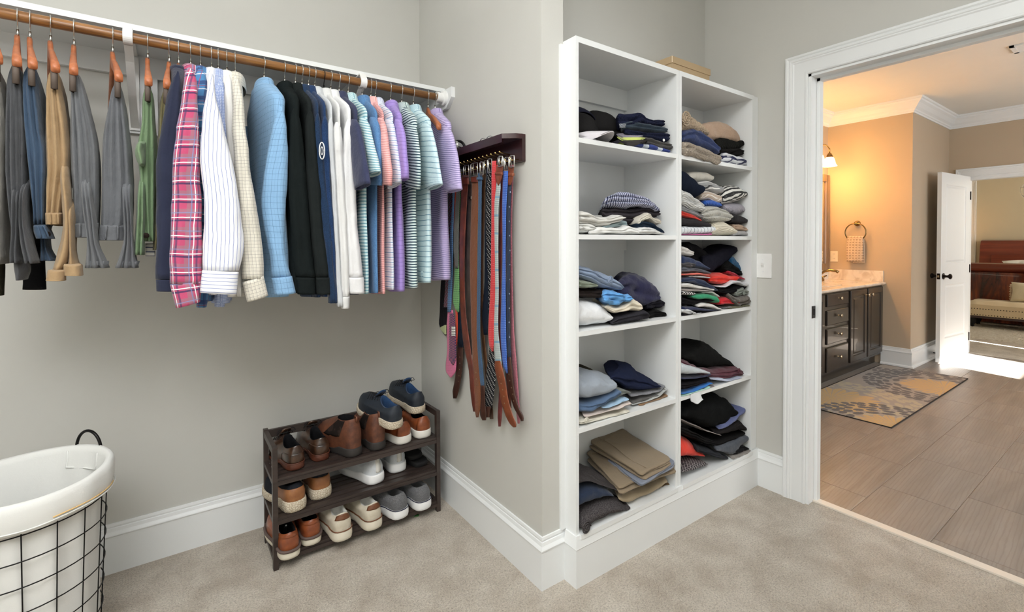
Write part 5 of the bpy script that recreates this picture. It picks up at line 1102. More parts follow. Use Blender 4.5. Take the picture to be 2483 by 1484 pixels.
# ---- left column, third shelf
F(0, 2, SW, 'steel blue sweater loosely rolled on the upper left heap', 'sweater', [(1400, 643, 672), (1430, 648, 682), (1455, 658, 696), (1480, 668, 701), (1500, 679, 704), (1515, 692, 705)], (132, 148, 172), td=0.06, wr=0.006, layers=3, roll=(1478, 679, 0.016), dep=0.2)
F(0, 2, SW, 'sage green sweater wedged below the steel blue roll', 'sweater', [(1398, 673, 702), (1425, 679, 701), (1447, 687, 695)], (128, 138, 122), yf=1.29, wr=0.004)
F(0, 2, SW, 'black brown sweater above the white pillow-like tee', 'sweater', [(1398, 702, 723), (1435, 700, 725), (1464, 700, 724)], (42, 36, 34), yf=1.30, wr=0.004)
F(0, 2, SHT, 'bright blue shirt scrunched into a ball', 'shirt', [(1456, 712, 730), (1470, 704, 738), (1495, 706, 740), (1515, 712, 738), (1527, 714, 730)], (98, 158, 216), yf=1.275, wr=0.014, layers=3, dep=0.14, wf=1.5)
F(0, 2, TE, 'plump white garment stuffed against the cubby side', 'tee', [(1396, 722, 794), (1425, 724, 796), (1450, 729, 794), (1470, 740, 791), (1483, 752, 783), (1490, 762, 772)], (226, 228, 230), td=0.05, wr=0.006, layers=1, e=2.3, dep=0.2)
F(0, 2, SHT, 'ivory shirt folded between the blue ball and black trousers', 'shirt', [(1465, 736, 748), (1490, 742, 761), (1512, 736, 759), (1532, 720, 757), (1550, 729, 757), (1561, 738, 750)], (222, 212, 192), yf=1.28, wr=0.006, td=0.04, layers=2)
F(0, 2, TR, 'charcoal trousers folded at the front of the third shelf', 'trousers', [(1478, 778, 788), (1500, 762, 788), (1530, 757, 785), (1560, 747, 780), (1574, 760, 776)], (48, 47, 52), yf=1.275, wr=0.005, td=0.03)
F(0, 2, SW, 'large navy fleece draped in a rounded heap', 'fleece', [(1488, 676, 722), (1505, 668, 730), (1525, 661, 737), (1550, 661, 746), (1575, 668, 746), (1598, 681, 742), (1612, 693, 733), (1619, 699, 716)], (36, 36, 66), yf=1.315, dep=0.2, td=0.08, wr=0.008, layers=2)
F(0, 2, TR, 'black satin garment at the right of the navy fleece', 'garment', [(1562, 738, 748), (1590, 724, 750), (1615, 722, 747), (1629, 726, 741)], (24, 23, 30), yf=1.32, dep=0.17, wr=0.007, rough=0.6)
F(0, 2, TR, 'black trousers bundle against the divider on the third shelf', 'trousers', [(1568, 758, 776), (1590, 746, 776), (1615, 750, 775), (1629, 757, 773)], (22, 22, 22), yf=1.31, dep=0.18, wr=0.007, layers=3)
# ---- left column, fourth shelf
F(0, 3, TR, 'pale grey blue shorts slumped over the front pile', 'shorts', [(1398, 900, 966), (1425, 901, 972), (1450, 897, 969), (1475, 899, 960), (1490, 904, 948), (1498, 908, 936)], (150, 158, 168), td=0.09, wr=0.006, layers=1, dep=0.21)
F(0, 3, TR, 'dark olive waistband behind the pale grey shorts', 'trousers', [(1408, 896, 906), (1428, 889, 904), (1445, 898, 906)], (62, 58, 50), yf=1.42, dep=0.1, td=0.03)
F(0, 3, TR, 'slate blue trousers second in the front pile', 'trousers', [(1398, 967, 1003), (1425, 972, 1004), (1450, 963, 994), (1480, 945, 980), (1498, 938, 962), (1505, 944, 955)], (82, 104, 134), yf=1.288, wr=0.005, layers=2)
F(0, 3, TR, 'grey green shorts poking out behind the slate blue trousers', 'shorts', [(1478, 952, 975), (1495, 934, 967), (1512, 938, 958), (1525, 945, 953)], (112, 116, 110), yf=1.30, wr=0.003)
F(0, 3, TE, 'light blue tee layered over the pink beige trousers', 'tee', [(1455, 985, 991), (1490, 972, 985), (1510, 961, 975), (1521, 959, 968)], (164, 194, 220), yf=1.284, wr=0.002)
F(0, 3, TR, 'pink beige chinos above the cream roll', 'trousers', [(1408, 1004, 1012), (1450, 994, 1006), (1490, 982, 996), (1515, 970, 987), (1528, 966, 983)], (206, 192, 184), yf=1.280, wr=0.003)
F(0, 3, TR, 'cream chinos rolled at the very front of the fourth shelf', 'trousers', [(1400, 1012, 1032), (1425, 1007, 1031), (1450, 1004, 1026), (1490, 997, 1014), (1515, 988, 1003), (1526, 990, 999)], (212, 208, 194), yf=1.276, wr=0.003, roll=(1420, 1019, 0.012))
F(0, 3, TR, 'dark navy shorts on the pile beside the divider', 'shorts', [(1475, 898, 915), (1500, 886, 930), (1525, 883, 946), (1545, 884, 948), (1560, 894, 948), (1582, 896, 946), (1605, 905, 940), (1624, 914, 928)], (30, 36, 58), yf=1.31, dep=0.2, td=0.09, wr=0.006, layers=2)
F(0, 3, TR, 'grey flecked trousers under the dark navy shorts', 'trousers', [(1522, 952, 966), (1560, 946, 958), (1600, 938, 950), (1623, 925, 935)], (142, 142, 146), yf=1.312, dep=0.2, wr=0.003, mel=(110, 110, 116))
F(0, 3, TR, 'dark grey trousers third in the divider side pile', 'trousers', [(1526, 970, 981), (1560, 958, 972), (1600, 949, 961), (1623, 934, 943)], (98, 96, 94), yf=1.308, dep=0.2, wr=0.003)
F(0, 3, TR, 'light grey trousers above the tan pair', 'trousers', [(1524, 976, 984), (1560, 968, 976), (1600, 954, 962), (1625, 936, 946), (1632, 930, 940)], (178, 180, 178), yf=1.304, dep=0.2, wr=0.003)
F(0, 3, TR, 'tan trousers at the base of the divider side pile', 'trousers', [(1542, 984, 995), (1580, 979, 991), (1612, 967, 982), (1632, 949, 972), (1641, 943, 962)], (146, 116, 86), yf=1.30, dep=0.2, wr=0.004)
# ---- left column, bottom shelf
F(0, 4, SW, 'charcoal sweater at the top of the dark front pile', 'sweater', [(1396, 1126, 1178), (1430, 1130, 1168), (1460, 1140, 1178), (1485, 1160, 1186), (1500, 1182, 1189)], (58, 54, 54), td=0.09, wr=0.004, mel=(80, 76, 76), yf=1.285, dep=0.2)
F(0, 4, SW, 'navy sweater between two charcoal sweaters', 'sweater', [(1396, 1180, 1236), (1425, 1170, 1226), (1450, 1168, 1215), (1475, 1178, 1204), (1490, 1192, 1199)], (32, 44, 66), td=0.04, wr=0.004, layers=1, yf=1.28, dep=0.2)
F(0, 4, SW, 'charcoal wool sweater rolled over the bottom shelf edge', 'sweater', [(1396, 1236, 1296), (1420, 1224, 1299), (1450, 1210, 1288), (1480, 1201, 1277), (1510, 1206, 1260), (1525, 1216, 1252), (1532, 1226, 1244)], (52, 48, 50), td=0.05, wr=0.005, mel=(92, 88, 88), yf=1.262, dep=0.2, e=2.5, roll=(1420, 1278, 0.024), layers=1)
def slab(name, label, cat, q, th, mat, group, layers=3, seed=0.0):
    """flat folded trousers: four corner points of the top, a thickness, several folded layers lying on each other"""
    A = [Vector(p) for p in q]; n = 22; rng = random.Random(seed*77+3)
    t = thing(name, label, cat, ((A[0]+A[2])/2+Vector((0, 0, -th))).to_tuple(), group)
    lt = th/layers; ce = sum(A, Vector())/4
    for k in range(layers):
        zo = -lt*k; Q = [p+Vector((rng.uniform(-0.012, 0.012), rng.uniform(-0.012, 0.012), 0))*(1 if k else 0) for p in A]; rings = []
        for (z, s) in ((-lt*0.98, 0.3), (-lt*0.98, 0.93), (-lt*0.9, 0.985), (-lt*0.5, 1.0), (-lt*0.12, 0.988), (0.0, 0.95), (0.001, 0.8), (0.002, 0.5), (0.002, 0.2)):
            ring = []
            for e0, e1 in zip(Q, Q[1:]+Q[:1]):
                for b in range(n):
                    u = b/n; p = e0+(e1-e0)*u; cr = min(u, 1-u); f = 1-(0.035*(1-cr/0.05)**2 if cr < 0.05 else 0); p = ce+(p-ce)*s*f
                    w = noise.noise(Vector((p.x*8+seed, p.y*8, k*1.7))); w2 = 0.3-abs(noise.noise(Vector((p.x*13+p.y*9+seed, p.y*4, k*0.7))))
                    ring.append(p+Vector((0.005*w*s, 0.005*w*s, zo+z+0.006*w+(0.006*w2 if z > -0.002 else 0))))
            rings.append(ring)
        vs, fs, uv = loft(rings); mk('folded_layer', vs, fs, mat, t, [[(vs[i].x, vs[i].y) for i in f] for f in fs])
    a, b, c, d = A
    def top(u, v, dz=0.0035):
        p = (a*(1-u)+b*u)*(1-v)+(d*(1-u)+c*u)*v; w = noise.noise(Vector((p.x*8+seed, p.y*8, 0))); return p+Vector((0.004*w, 0.004*w, 0.006*w+dz))
    tube('seam', [top(0.04+0.92*k/16, 0.22+0.03*math.sin(k*0.4)) for k in range(17)], 0.0018, mat, t, 6)
    tube('seam', [top(0.12+0.02*math.sin(k*0.5), 0.05+0.9*k/12) for k in range(13)], 0.0016, mat, t, 6)
    return t
KH = cloth('khaki_twill', (142, 126, 104), [('d', 0.003, 0.4, 0, (132, 116, 96), .5)], 0.9, 0.08, 0.25); KH2 = cloth('khaki_twill_light', (158, 142, 116), [('d', 0.003, 0.4, 0, (148, 132, 108), .5)], 0.9, 0.08, 0.25)
BGY = cloth('blue_grey_twill', (124, 130, 144), (), 0.9, 0.06)
def corner(px, py, z): return on(px, py, 'z', z)
g4 = gr(0, 4)
q = slab(TR, 'khaki trousers folded flat on top of the tilted khaki stack', 'trousers', [corner(1430, 1068, .352), corner(1556, 1152, .330), corner(1628, 1110, .330), corner(1500, 1034, .352)], 0.027, KH, g4, 3, 1)
slab(TR, 'blue grey trousers sandwiched in the khaki stack', 'trousers', [corner(1470, 1104, .318), corner(1556, 1176, .303), corner(1636, 1122, .303), corner(1620, 1070, .318)], 0.016, BGY, g4, 2, 2)
slab(TR, 'khaki trousers second in the tilted stack with a creased leg', 'trousers', [corner(1420, 1096, .312), corner(1502, 1180, .292), corner(1640, 1126, .288), corner(1540, 1060, .312)], 0.030, KH, g4, 3, 3)
F(0, 4, TR, 'light khaki chinos folded round at the shelf front', 'trousers', [(1492, 1192, 1204), (1515, 1178, 1224), (1545, 1172, 1226), (1580, 1160, 1212), (1620, 1140, 1184), (1643, 1126, 1164), (1650, 1142, 1154)], KH2, yf=1.285, dep=0.22, td=0.05, wr=0.004, layers=1, e=2.6)
F(0, 4, TR, 'brown trousers edge beneath the light khaki chinos', 'trousers', [(1590, 1186, 1206), (1620, 1172, 1192), (1645, 1158, 1174)], (112, 88, 62), yf=1.30, dep=0.2, wr=0.003)
# ---- right column, top shelf
F(1, 0, SW, 'cream cable knit sweater rolled into a swirl', 'sweater', [(1648, 284, 324), (1662, 279, 323), (1680, 279, 323), (1695, 291, 326), (1708, 310, 328), (1718, 324, 330)], (208, 184, 156), knit=(0.016, 0.7, 'cable'), roll=(1662, 290, 0.036), yf=1.285, dep=0.2, layers=1, e=2.3)
F(1, 0, SW, 'tan wool sweater heaped behind the navy one', 'sweater', [(1690, 306, 328), (1715, 297, 340), (1742, 294, 345), (1765, 298, 346), (1782, 315, 346), (1800, 337, 347)], (166, 138, 116), yf=1.32, dep=0.18, td=0.03, wr=0.006, layers=1, mel=(184, 158, 136))
F(1, 0, SW, 'navy sweatshirt twisted over the cream cable knit', 'sweatshirt', [(1648, 322, 346), (1665, 315, 347), (1682, 311, 350), (1700, 317, 356), (1722, 336, 364), (1745, 363, 373)], (42, 56, 98), yf=1.278, dep=0.2, wr=0.007, layers=2)
F(1, 0, SW, 'cream chunky cable sweater folded double over the shelf edge', 'sweater', [(1648, 344, 378), (1668, 343, 382), (1690, 350, 390), (1715, 360, 397), (1738, 372, 404), (1747, 380, 396)], (204, 188, 170), knit=(0.014, 0.8, 'cable'), yf=1.252, dep=0.2, wr=0.004, layers=2, hang=True)
F(1, 0, SW, 'black ribbed sweater below the tan wool one', 'sweater', [(1728, 344, 360), (1750, 333, 368), (1780, 340, 367), (1800, 346, 365), (1814, 344, 358)], (28, 28, 26), knit=(0.01, 0.5, 'rib'), yf=1.305, dep=0.2, wr=0.004, layers=1)
F(1, 0, SW, 'black sweater lying directly on the striped cotton', 'sweater', [(1740, 366, 373), (1775, 362, 381), (1800, 362, 382), (1818, 369, 379)], (26, 25, 24), yf=1.30, dep=0.2, wr=0.005)
F(1, 0, TE, 'navy and white broad striped top on the upper shelf', 'tee', [(1745, 372, 392), (1768, 371, 398), (1795, 380, 402), (1818, 392, 401)], (214, 216, 220), pat=[('v', 0.04, 0.4, 0.1, (44, 48, 84))], yf=1.288, dep=0.2, wr=0.004, layers=2)
# ---- right column, second shelf
F(1, 1, SW, 'dark navy sleeve hanging down at the cubby side', 'sweater', [(1648, 402, 458), (1664, 412, 466), (1682, 426, 476), (1697, 444, 479), (1707, 452, 468)], (24, 30, 44), yf=1.276, dep=0.16, wr=0.004, layers=1, e=2.3)
F(1, 1, SW, 'oatmeal ribbed sweater topmost near the shelf above', 'sweater', [(1664, 419, 438), (1690, 416, 440), (1712, 418, 440), (1729, 429, 437)], (190, 186, 176), yf=1.31, dep=0.2, wr=0.004, layers=1)
F(1, 1, SW, 'grey sweater with black and white chest stripes', 'sweater', [(1688, 441, 462), (1712, 437, 464), (1735, 443, 470), (1752, 456, 470)], (148, 148, 148), pat=[('v', 0.034, 0.16, 0.5, (232, 230, 226)), ('v', 0.068, 0.12, 0.1, (36, 36, 38))], yf=1.30, dep=0.2, wr=0.004, layers=1)
F(1, 1, SW, 'beige sweater with white stripes under the grey striped one', 'sweater', [(1692, 464, 484), (1712, 461, 485), (1735, 468, 495), (1753, 476, 492)], (184, 166, 150), pat=[('v', 0.018, 0.28, 0.2, (228, 224, 218))], yf=1.298, dep=0.2, wr=0.004, layers=1)
F(1, 1, SW, 'black and white striped chunky sweater folded round', 'sweater', [(1747, 474, 490), (1760, 456, 497), (1780, 449, 495), (1803, 450, 492), (1820, 459, 485), (1828, 468, 478)], (222, 220, 214), pat=[('v', 0.026, 0.46, 0.0, (26, 26, 28))], yf=1.285, dep=0.22, wr=0.004, layers=1, e=2.5)
F(1, 1, SW, 'royal blue ribbed sweater strip between beige and light grey', 'sweater', [(1704, 486, 498), (1722, 484, 499), (1740, 490, 501), (1748, 496, 502)], (40, 92, 186), yf=1.296, dep=0.2, knit=(0.008, 0.5, 'rib'), wr=0.002, layers=1)
F(1, 1, SW, 'white eyelet knit cardigan drooping at the cubby side', 'cardigan', [(1648, 456, 498), (1668, 464, 505), (1688, 478, 513), (1707, 493, 516)], (214, 214, 212), pat=[('dot', 0.008, 0.16, 0, (160, 160, 158))], knit=(0.010, 0.5, 'row'), yf=1.276, dep=0.19, wr=0.004)
F(1, 1, SW, 'grey sweater squeezed under the white eyelet knit', 'sweater', [(1648, 498, 514), (1675, 506, 524), (1702, 521, 531)], (124, 124, 126), yf=1.278, dep=0.2, wr=0.003)
F(1, 1, TE, 'bright red top showing as a sliver in the tall pile', 'tee', [(1648, 510, 525), (1675, 520, 531), (1698, 532, 537)], (206, 58, 46), yf=1.280, dep=0.2, wr=0.002)
F(1, 1, SW, 'charcoal sweater with red specks above the striped white top', 'sweater', [(1648, 525, 547), (1675, 527, 549), (1700, 534, 551), (1722, 543, 551)], (52, 50, 52), yf=1.276, dep=0.2, wr=0.004, layers=1)
F(1, 1, SW, 'light grey sweater folded thick in the middle of the shelf', 'sweater', [(1697, 512, 530), (1710, 499, 536), (1735, 497, 538), (1758, 506, 538), (1773, 520, 535)], (188, 186, 178), yf=1.278, dep=0.2, wr=0.004, layers=3, knit=(0.006, 0.3, 'rib'))
F(1, 1, SW, 'lilac grey ribbed sweater below the black and white stripes', 'sweater', [(1750, 497, 508), (1772, 491, 521), (1795, 490, 526), (1815, 492, 524), (1823, 502, 516)], (164, 160, 172), yf=1.30, dep=0.2, knit=(0.008, 0.5, 'rib'), wr=0.003, layers=1, e=2.5)
F(1, 1, SW, 'charcoal scarf rolled below the lilac grey sweater', 'scarf', [(1768, 525, 538), (1785, 516, 543), (1805, 523, 545), (1822, 531, 543)], (56, 54, 56), yf=1.285, dep=0.2, wr=0.004, roll=(1782, 528, 0.012), layers=1)
F(1, 1, SW, 'tan sweater thin layer above the pale grey one', 'sweater', [(1776, 543, 558), (1800, 543, 560), (1818, 548, 563), (1825, 552, 560)], (182, 156, 134), yf=1.288, dep=0.2, wr=0.003)
F(1, 1, SW, 'pale grey sweater at the bottom beside the cream chunky knit', 'sweater', [(1770, 566, 577), (1790, 557, 578), (1812, 559, 578), (1825, 565, 577)], (168, 166, 166), yf=1.286, dep=0.2, wr=0.004, layers=1)
F(1, 1, SW, 'cream chunky sweater bulging at the shelf front', 'sweater', [(1720, 548, 577), (1735, 537, 578), (1755, 534, 578), (1772, 541, 577), (1783, 553, 570), (1786, 558, 564)], (220, 212, 192), yf=1.274, dep=0.2, knit=(0.012, 0.45, 'row'), wr=0.004, layers=1, e=2.4)
F(1, 1, TE, 'white top with thin navy stripes folded near the shelf front', 'tee', [(1648, 549, 571), (1675, 548, 569), (1700, 549, 568), (1720, 546, 567), (1734, 548, 561)], (222, 226, 230), pat=[('u', 0.026, 0.1, 0, (50, 66, 96))], yf=1.274, dep=0.2, wr=0.004, layers=1)
F(1, 1, TE, 'bright pink tee at the bottom of the tall knit pile', 'tee', [(1650, 570, 577), (1690, 567, 578), (1724, 565, 577)], (206, 104, 160), yf=1.278, dep=0.2, wr=0.002, layers=1)
# ---- right column, third shelf
F(1, 2, SW, 'black sweater pushed to the back corner of the third shelf', 'sweater', [(1650, 594, 622), (1680, 588, 640), (1700, 596, 660), (1714, 612, 664)], (18, 17, 19), yf=1.36, dep=0.16, wr=0.008, layers=2)
F(1, 2, TE, 'white and grey tee scrap at the top by the divider', 'tee', [(1648, 594, 618), (1662, 598, 620), (1675, 610, 620)], (206, 202, 198), yf=1.285, dep=0.16, wr=0.006)
F(1, 2, SW, 'black hooded jacket with a pointed hood rising behind', 'jacket', [(1698, 618, 662), (1725, 613, 664), (1750, 605, 652), (1772, 599, 636), (1790, 593, 620), (1799, 597, 611)], (26, 26, 36), yf=1.335, dep=0.17, wr=0.006, layers=1)
F(1, 2, SW, 'teal blue fleece behind the black hood', 'fleece', [(1768, 624, 645), (1785, 619, 650), (1804, 630, 656), (1816, 646, 657)], (26, 76, 112), yf=1.322, dep=0.16, wr=0.004, layers=1)
F(1, 2, SW, 'black knit below the teal blue fleece', 'sweater', [(1752, 640, 660), (1775, 630, 664), (1795, 644, 668), (1811, 656, 668)], (20, 20, 20), yf=1.312, dep=0.18, wr=0.006)
F(1, 2, TR, 'navy jersey shorts at the top of the divider side pile', 'shorts', [(1648, 617, 648), (1668, 618, 650), (1690, 628, 651), (1708, 641, 653), (1718, 649, 655)], (38, 50, 82), yf=1.284, dep=0.2, wr=0.005, layers=1)
F(1, 2, TE, 'dark grey scrunched sock-like tee by the divider', 'tee', [(1650, 637, 648), (1668, 632, 649), (1683, 638, 649)], (64, 62, 66), yf=1.272, dep=0.1, wr=0.006)
F(1, 2, TE, 'mid grey tee above the coral one', 'tee', [(1648, 645, 662), (1680, 647, 660), (1705, 652, 663), (1720, 658, 664)], (92, 94, 104), yf=1.278, dep=0.2, wr=0.004)
F(1, 2, TE, 'coral tee folded thin in the divider side pile', 'tee', [(1652, 663, 669), (1690, 659, 667), (1717, 664, 670)], (222, 106, 92), yf=1.276, dep=0.2, wr=0.003)
F(1, 2, TE, 'pale grey tee sliver right under the coral tee', 'tee', [(1665, 668, 672), (1695, 667, 674), (1718, 670, 676)], (198, 198, 200), yf=1.280, dep=0.2, wr=0.002)
F(1, 2, TE, 'navy tee sloping down across the divider side pile', 'tee', [(1648, 674, 686), (1675, 668, 686), (1700, 674, 694), (1720, 686, 702), (1738, 699, 706)], (38, 50, 80), yf=1.278, dep=0.2, wr=0.004)
F(1, 2, TE, 'white tee folded above the taupe one', 'tee', [(1648, 687, 698), (1670, 684, 699), (1690, 690, 702), (1730, 699, 704)], (218, 216, 212), yf=1.274, dep=0.2, wr=0.004)
F(1, 2, TE, 'taupe tee folded above black and white stripes', 'tee', [(1650, 698, 706), (1680, 698, 709), (1710, 701, 708), (1731, 703, 707)], (156, 148, 144), yf=1.272, dep=0.2, wr=0.003)
F(1, 2, TE, 'black and white striped tee corner by the divider', 'tee', [(1648, 704, 716), (1668, 702, 717), (1683, 708, 717)], (220, 218, 214), pat=[('u', 0.016, 0.5, 0.0, (30, 30, 32))], yf=1.272, dep=0.14, wr=0.002)
F(1, 2, TE, 'white tee edge arching behind the kelly green one', 'tee', [(1698, 705, 712), (1720, 703, 712), (1735, 710, 719), (1743, 716, 722)], (216, 214, 210), yf=1.284, dep=0.2, wr=0.003)
F(1, 2, TE, 'kelly green tee folded in the divider side pile', 'tee', [(1673, 715, 722), (1690, 710, 728), (1715, 709, 727), (1732, 714, 733), (1740, 725, 737)], (44, 146, 104), yf=1.270, dep=0.2, wr=0.004, layers=1)
F(1, 2, TE, 'black tee under the kelly green one', 'tee', [(1648, 716, 742), (1675, 722, 742), (1700, 724, 735), (1731, 722, 732)], (24, 22, 24), yf=1.276, dep=0.2, wr=0.004)
F(1, 2, TE, 'white ribbed tee drooping near the shelf front', 'tee', [(1685, 739, 745), (1702, 731, 746), (1722, 732, 748), (1740, 742, 755), (1752, 750, 757)], (216, 212, 208), yf=1.268, dep=0.18, wr=0.004, layers=1)
F(1, 2, TE, 'dark navy tee above the black one at the bottom', 'tee', [(1650, 740, 754), (1680, 741, 755), (1710, 746, 756), (1743, 749, 758)], (34, 40, 72), yf=1.270, dep=0.2, wr=0.004, layers=1)
F(1, 2, TE, 'black tee at the very bottom of the third shelf', 'tee', [(1650, 756, 768), (1685, 754, 765), (1720, 751, 764), (1740, 754, 766), (1747, 760, 766)], (22, 20, 24), yf=1.266, dep=0.2, wr=0.004, layers=1)
F(1, 2, TE, 'white scrap of cloth hanging over the third shelf corner', 'tee', [(1650, 748, 757), (1668, 748, 764), (1685, 757, 766), (1698, 759, 763)], (204, 206, 208), yf=1.2615, dep=0.05, wr=0.005)
F(1, 2, TE, 'crimson tee folded twice beside the red orange one', 'tee', [(1761, 655, 663), (1785, 657, 672), (1805, 667, 677), (1818, 673, 677)], (168, 34, 58), yf=1.30, dep=0.2, wr=0.002)
F(1, 2, TE, 'red orange tee crumpled in the middle of the shelf', 'tee', [(1714, 674, 684), (1735, 665, 689), (1755, 662, 690), (1772, 667, 686), (1787, 672, 677)], (222, 50, 34), yf=1.285, dep=0.2, wr=0.007, layers=2)
F(1, 2, TE, 'white tee spilling toward the unit side panel', 'tee', [(1731, 692, 697), (1760, 690, 698), (1780, 676, 692), (1800, 677, 686), (1822, 682, 694), (1833, 683, 691)], (214, 216, 220), yf=1.276, dep=0.2, wr=0.004)
F(1, 2, SW, 'black sweater in the middle beneath the white tee', 'sweater', [(1734, 698, 712), (1760, 697, 716), (1785, 690, 714), (1810, 687, 697)], (20, 20, 22), yf=1.288, dep=0.2, wr=0.004)
F(1, 2, SW, 'sage grey sweater rolled by the unit side panel', 'sweater', [(1780, 708, 717), (1795, 697, 719), (1812, 690, 718), (1828, 698, 713)], (128, 134, 126), yf=1.280, dep=0.2, wr=0.005, layers=3, roll=(1802, 711, 0.011))
F(1, 2, SHT, 'taupe shirt bundled over the shelf end', 'shirt', [(1763, 712, 719), (1780, 713, 736), (1800, 716, 746), (1820, 713, 747), (1836, 714, 732)], (104, 98, 92), yf=1.268, dep=0.2, wr=0.008, layers=2)
F(1, 2, TE, 'scarlet tee folded below the black sweater', 'tee', [(1740, 723, 741), (1760, 718, 741), (1778, 722, 741), (1791, 733, 738)], (200, 24, 36), yf=1.282, dep=0.2, wr=0.006)
F(1, 2, TE, 'thin grey tee under the scarlet one', 'tee', [(1747, 745, 753), (1775, 740, 748), (1800, 741, 747), (1829, 742, 748)], (126, 128, 132), yf=1.284, dep=0.2, wr=0.002)
F(1, 2, TR, 'olive shorts sticking out past the shelf end', 'shorts', [(1762, 752, 756), (1785, 744, 760), (1810, 746, 763), (1828, 752, 763), (1839, 758, 762)], (100, 98, 66), yf=1.266, dep=0.2, wr=0.005, layers=1)
# ---- right column, fourth shelf
F(1, 3, SW, 'large black fleece peaked over the maroon one', 'fleece', [(1650, 850, 868), (1680, 842, 876), (1705, 832, 886), (1722, 819, 890), (1742, 823, 891), (1770, 838, 886), (1800, 855, 880), (1824, 873, 880)], (20, 20, 19), yf=1.315, dep=0.2, td=0.07, wr=0.006, layers=1)
F(1, 3, SW, 'maroon sweatshirt twisted at the shelf front', 'sweatshirt', [(1650, 866, 882), (1690, 880, 900), (1720, 890, 911), (1750, 890, 914), (1780, 883, 917), (1812, 877, 912), (1828, 883, 904), (1834, 889, 898)], (86, 40, 52), yf=1.285, dep=0.2, wr=0.007, td=0.04, layers=3, roll=(1790, 899, 0.013))
F(1, 3, SHT, 'pale blue shirt flat under the maroon sweatshirt', 'shirt', [(1716, 914, 921), (1745, 915, 925), (1775, 918, 931), (1797, 921, 932)], (176, 184, 204), yf=1.268, dep=0.2, wr=0.004, layers=1, td=0.02)
F(1, 3, TE, 'pale grey tee topmost of the athletic pile by the divider', 'tee', [(1648, 876, 910), (1675, 882, 910), (1700, 890, 908), (1718, 900, 905)], (186, 192, 196), yf=1.264, dep=0.14, td=0.03, wr=0.004, layers=1)
F(1, 3, TE, 'dark navy tee second in the athletic pile', 'tee', [(1648, 911, 921), (1680, 910, 920), (1705, 905, 917), (1722, 902, 909)], (44, 48, 78), yf=1.274, dep=0.18, wr=0.002, layers=1)
F(1, 3, TR, 'black athletic shorts in the pile by the divider', 'shorts', [(1648, 922, 949), (1680, 920, 942), (1705, 914, 932), (1722, 911, 922)], (28, 26, 28), yf=1.272, dep=0.18, wr=0.004, layers=3)
F(1, 3, TE, 'bright blue athletic top edge above the mint one', 'tee', [(1648, 948, 957), (1675, 942, 952), (1700, 930, 944), (1718, 922, 934), (1726, 924, 930)], (40, 112, 190), yf=1.268, dep=0.18, wr=0.002, layers=1)
F(1, 3, TE, 'mint green athletic top near the bottom of the pile', 'tee', [(1650, 958, 967), (1675, 953, 966), (1700, 939, 955), (1720, 930, 940)], (182, 226, 208), yf=1.266, dep=0.17, wr=0.002, layers=1)
F(1, 3, TR, 'grey brown patterned shorts at the base of the athletic pile', 'shorts', [(1680, 965, 971), (1700, 954, 967), (1718, 944, 956), (1728, 937, 947)], (98, 86, 86), yf=1.268, dep=0.16, wr=0.002, layers=1, mel=(136, 124, 122))
F(1, 3, TE, 'white tee corner hanging over the fourth shelf edge', 'tee', [(1670, 970, 974), (1685, 971, 981), (1700, 964, 970)], (212, 212, 212), yf=1.254, dep=0.04, wr=0.002, layers=1, hang=True)
# ---- right column, bottom shelf
F(1, 4, SW, 'big black fleece on top of the dark bottom pile', 'fleece', [(1648, 974, 1014), (1680, 962, 1018), (1710, 953, 1030), (1740, 947, 1040), (1765, 946, 1036), (1788, 955, 1012), (1805, 973, 1000)], (17, 18, 18), yf=1.30, dep=0.22, td=0.09, wr=0.008, layers=1)
F(1, 4, TR, 'slate blue shorts peeking out below the black fleece', 'shorts', [(1736, 1032, 1043), (1755, 1020, 1042), (1780, 1004, 1026), (1798, 988, 1010), (1810, 978, 1002)], (92, 100, 140), yf=1.292, dep=0.2, wr=0.004, layers=1)
F(1, 4, SW, 'black jacket with a drawcord in the dark pile', 'jacket', [(1728, 1042, 1056), (1755, 1032, 1054), (1785, 1018, 1047), (1810, 1007, 1040), (1825, 1024, 1036)], (34, 31, 31), yf=1.286, dep=0.2, wr=0.004, layers=1)
F(1, 4, TE, 'pale taupe tee edge slanting through the dark pile', 'tee', [(1648, 1010, 1020), (1680, 1022, 1034), (1715, 1038, 1050), (1747, 1052, 1057)], (148, 136, 130), yf=1.284, dep=0.18, wr=0.002, layers=1)
F(1, 4, TR, 'black trousers in the middle of the dark pile', 'trousers', [(1648, 1026, 1054), (1680, 1036, 1066), (1715, 1054, 1080), (1740, 1060, 1083), (1775, 1050, 1070), (1800, 1042, 1056), (1813, 1039, 1046)], (26, 25, 25), yf=1.288, dep=0.2, wr=0.005, layers=3)
F(1, 4, SW, 'slate grey sweatshirt sleeve folded forward', 'sweatshirt', [(1731, 1082, 1094), (1752, 1070, 1104), (1775, 1060, 1112), (1795, 1050, 1088), (1813, 1052, 1066)], (72, 76, 84), yf=1.272, dep=0.2, wr=0.004, layers=1)
F(1, 4, TR, 'dark grey trousers at the base of the dark pile', 'trousers', [(1683, 1078, 1100), (1710, 1082, 1106), (1735, 1088, 1114), (1765, 1098, 1119)], (46, 47, 51), yf=1.274, dep=0.2, wr=0.004, layers=2)
F(1, 4, SW, 'black garment bunched at the unit side panel', 'sweater', [(1776, 1080, 1112), (1800, 1066, 1106), (1822, 1064, 1096), (1837, 1070, 1084)], (32, 32, 34), yf=1.270, dep=0.2, wr=0.006, layers=2)
F(1, 4, SW, 'fuzzy grey scarf edge flattened on the bottom ledge', 'scarf', [(1772, 1112, 1120), (1795, 1106, 1116), (1815, 1098, 1108), (1832, 1090, 1098)], (146, 140, 134), yf=1.260, dep=0.2, wr=0.005, layers=1)
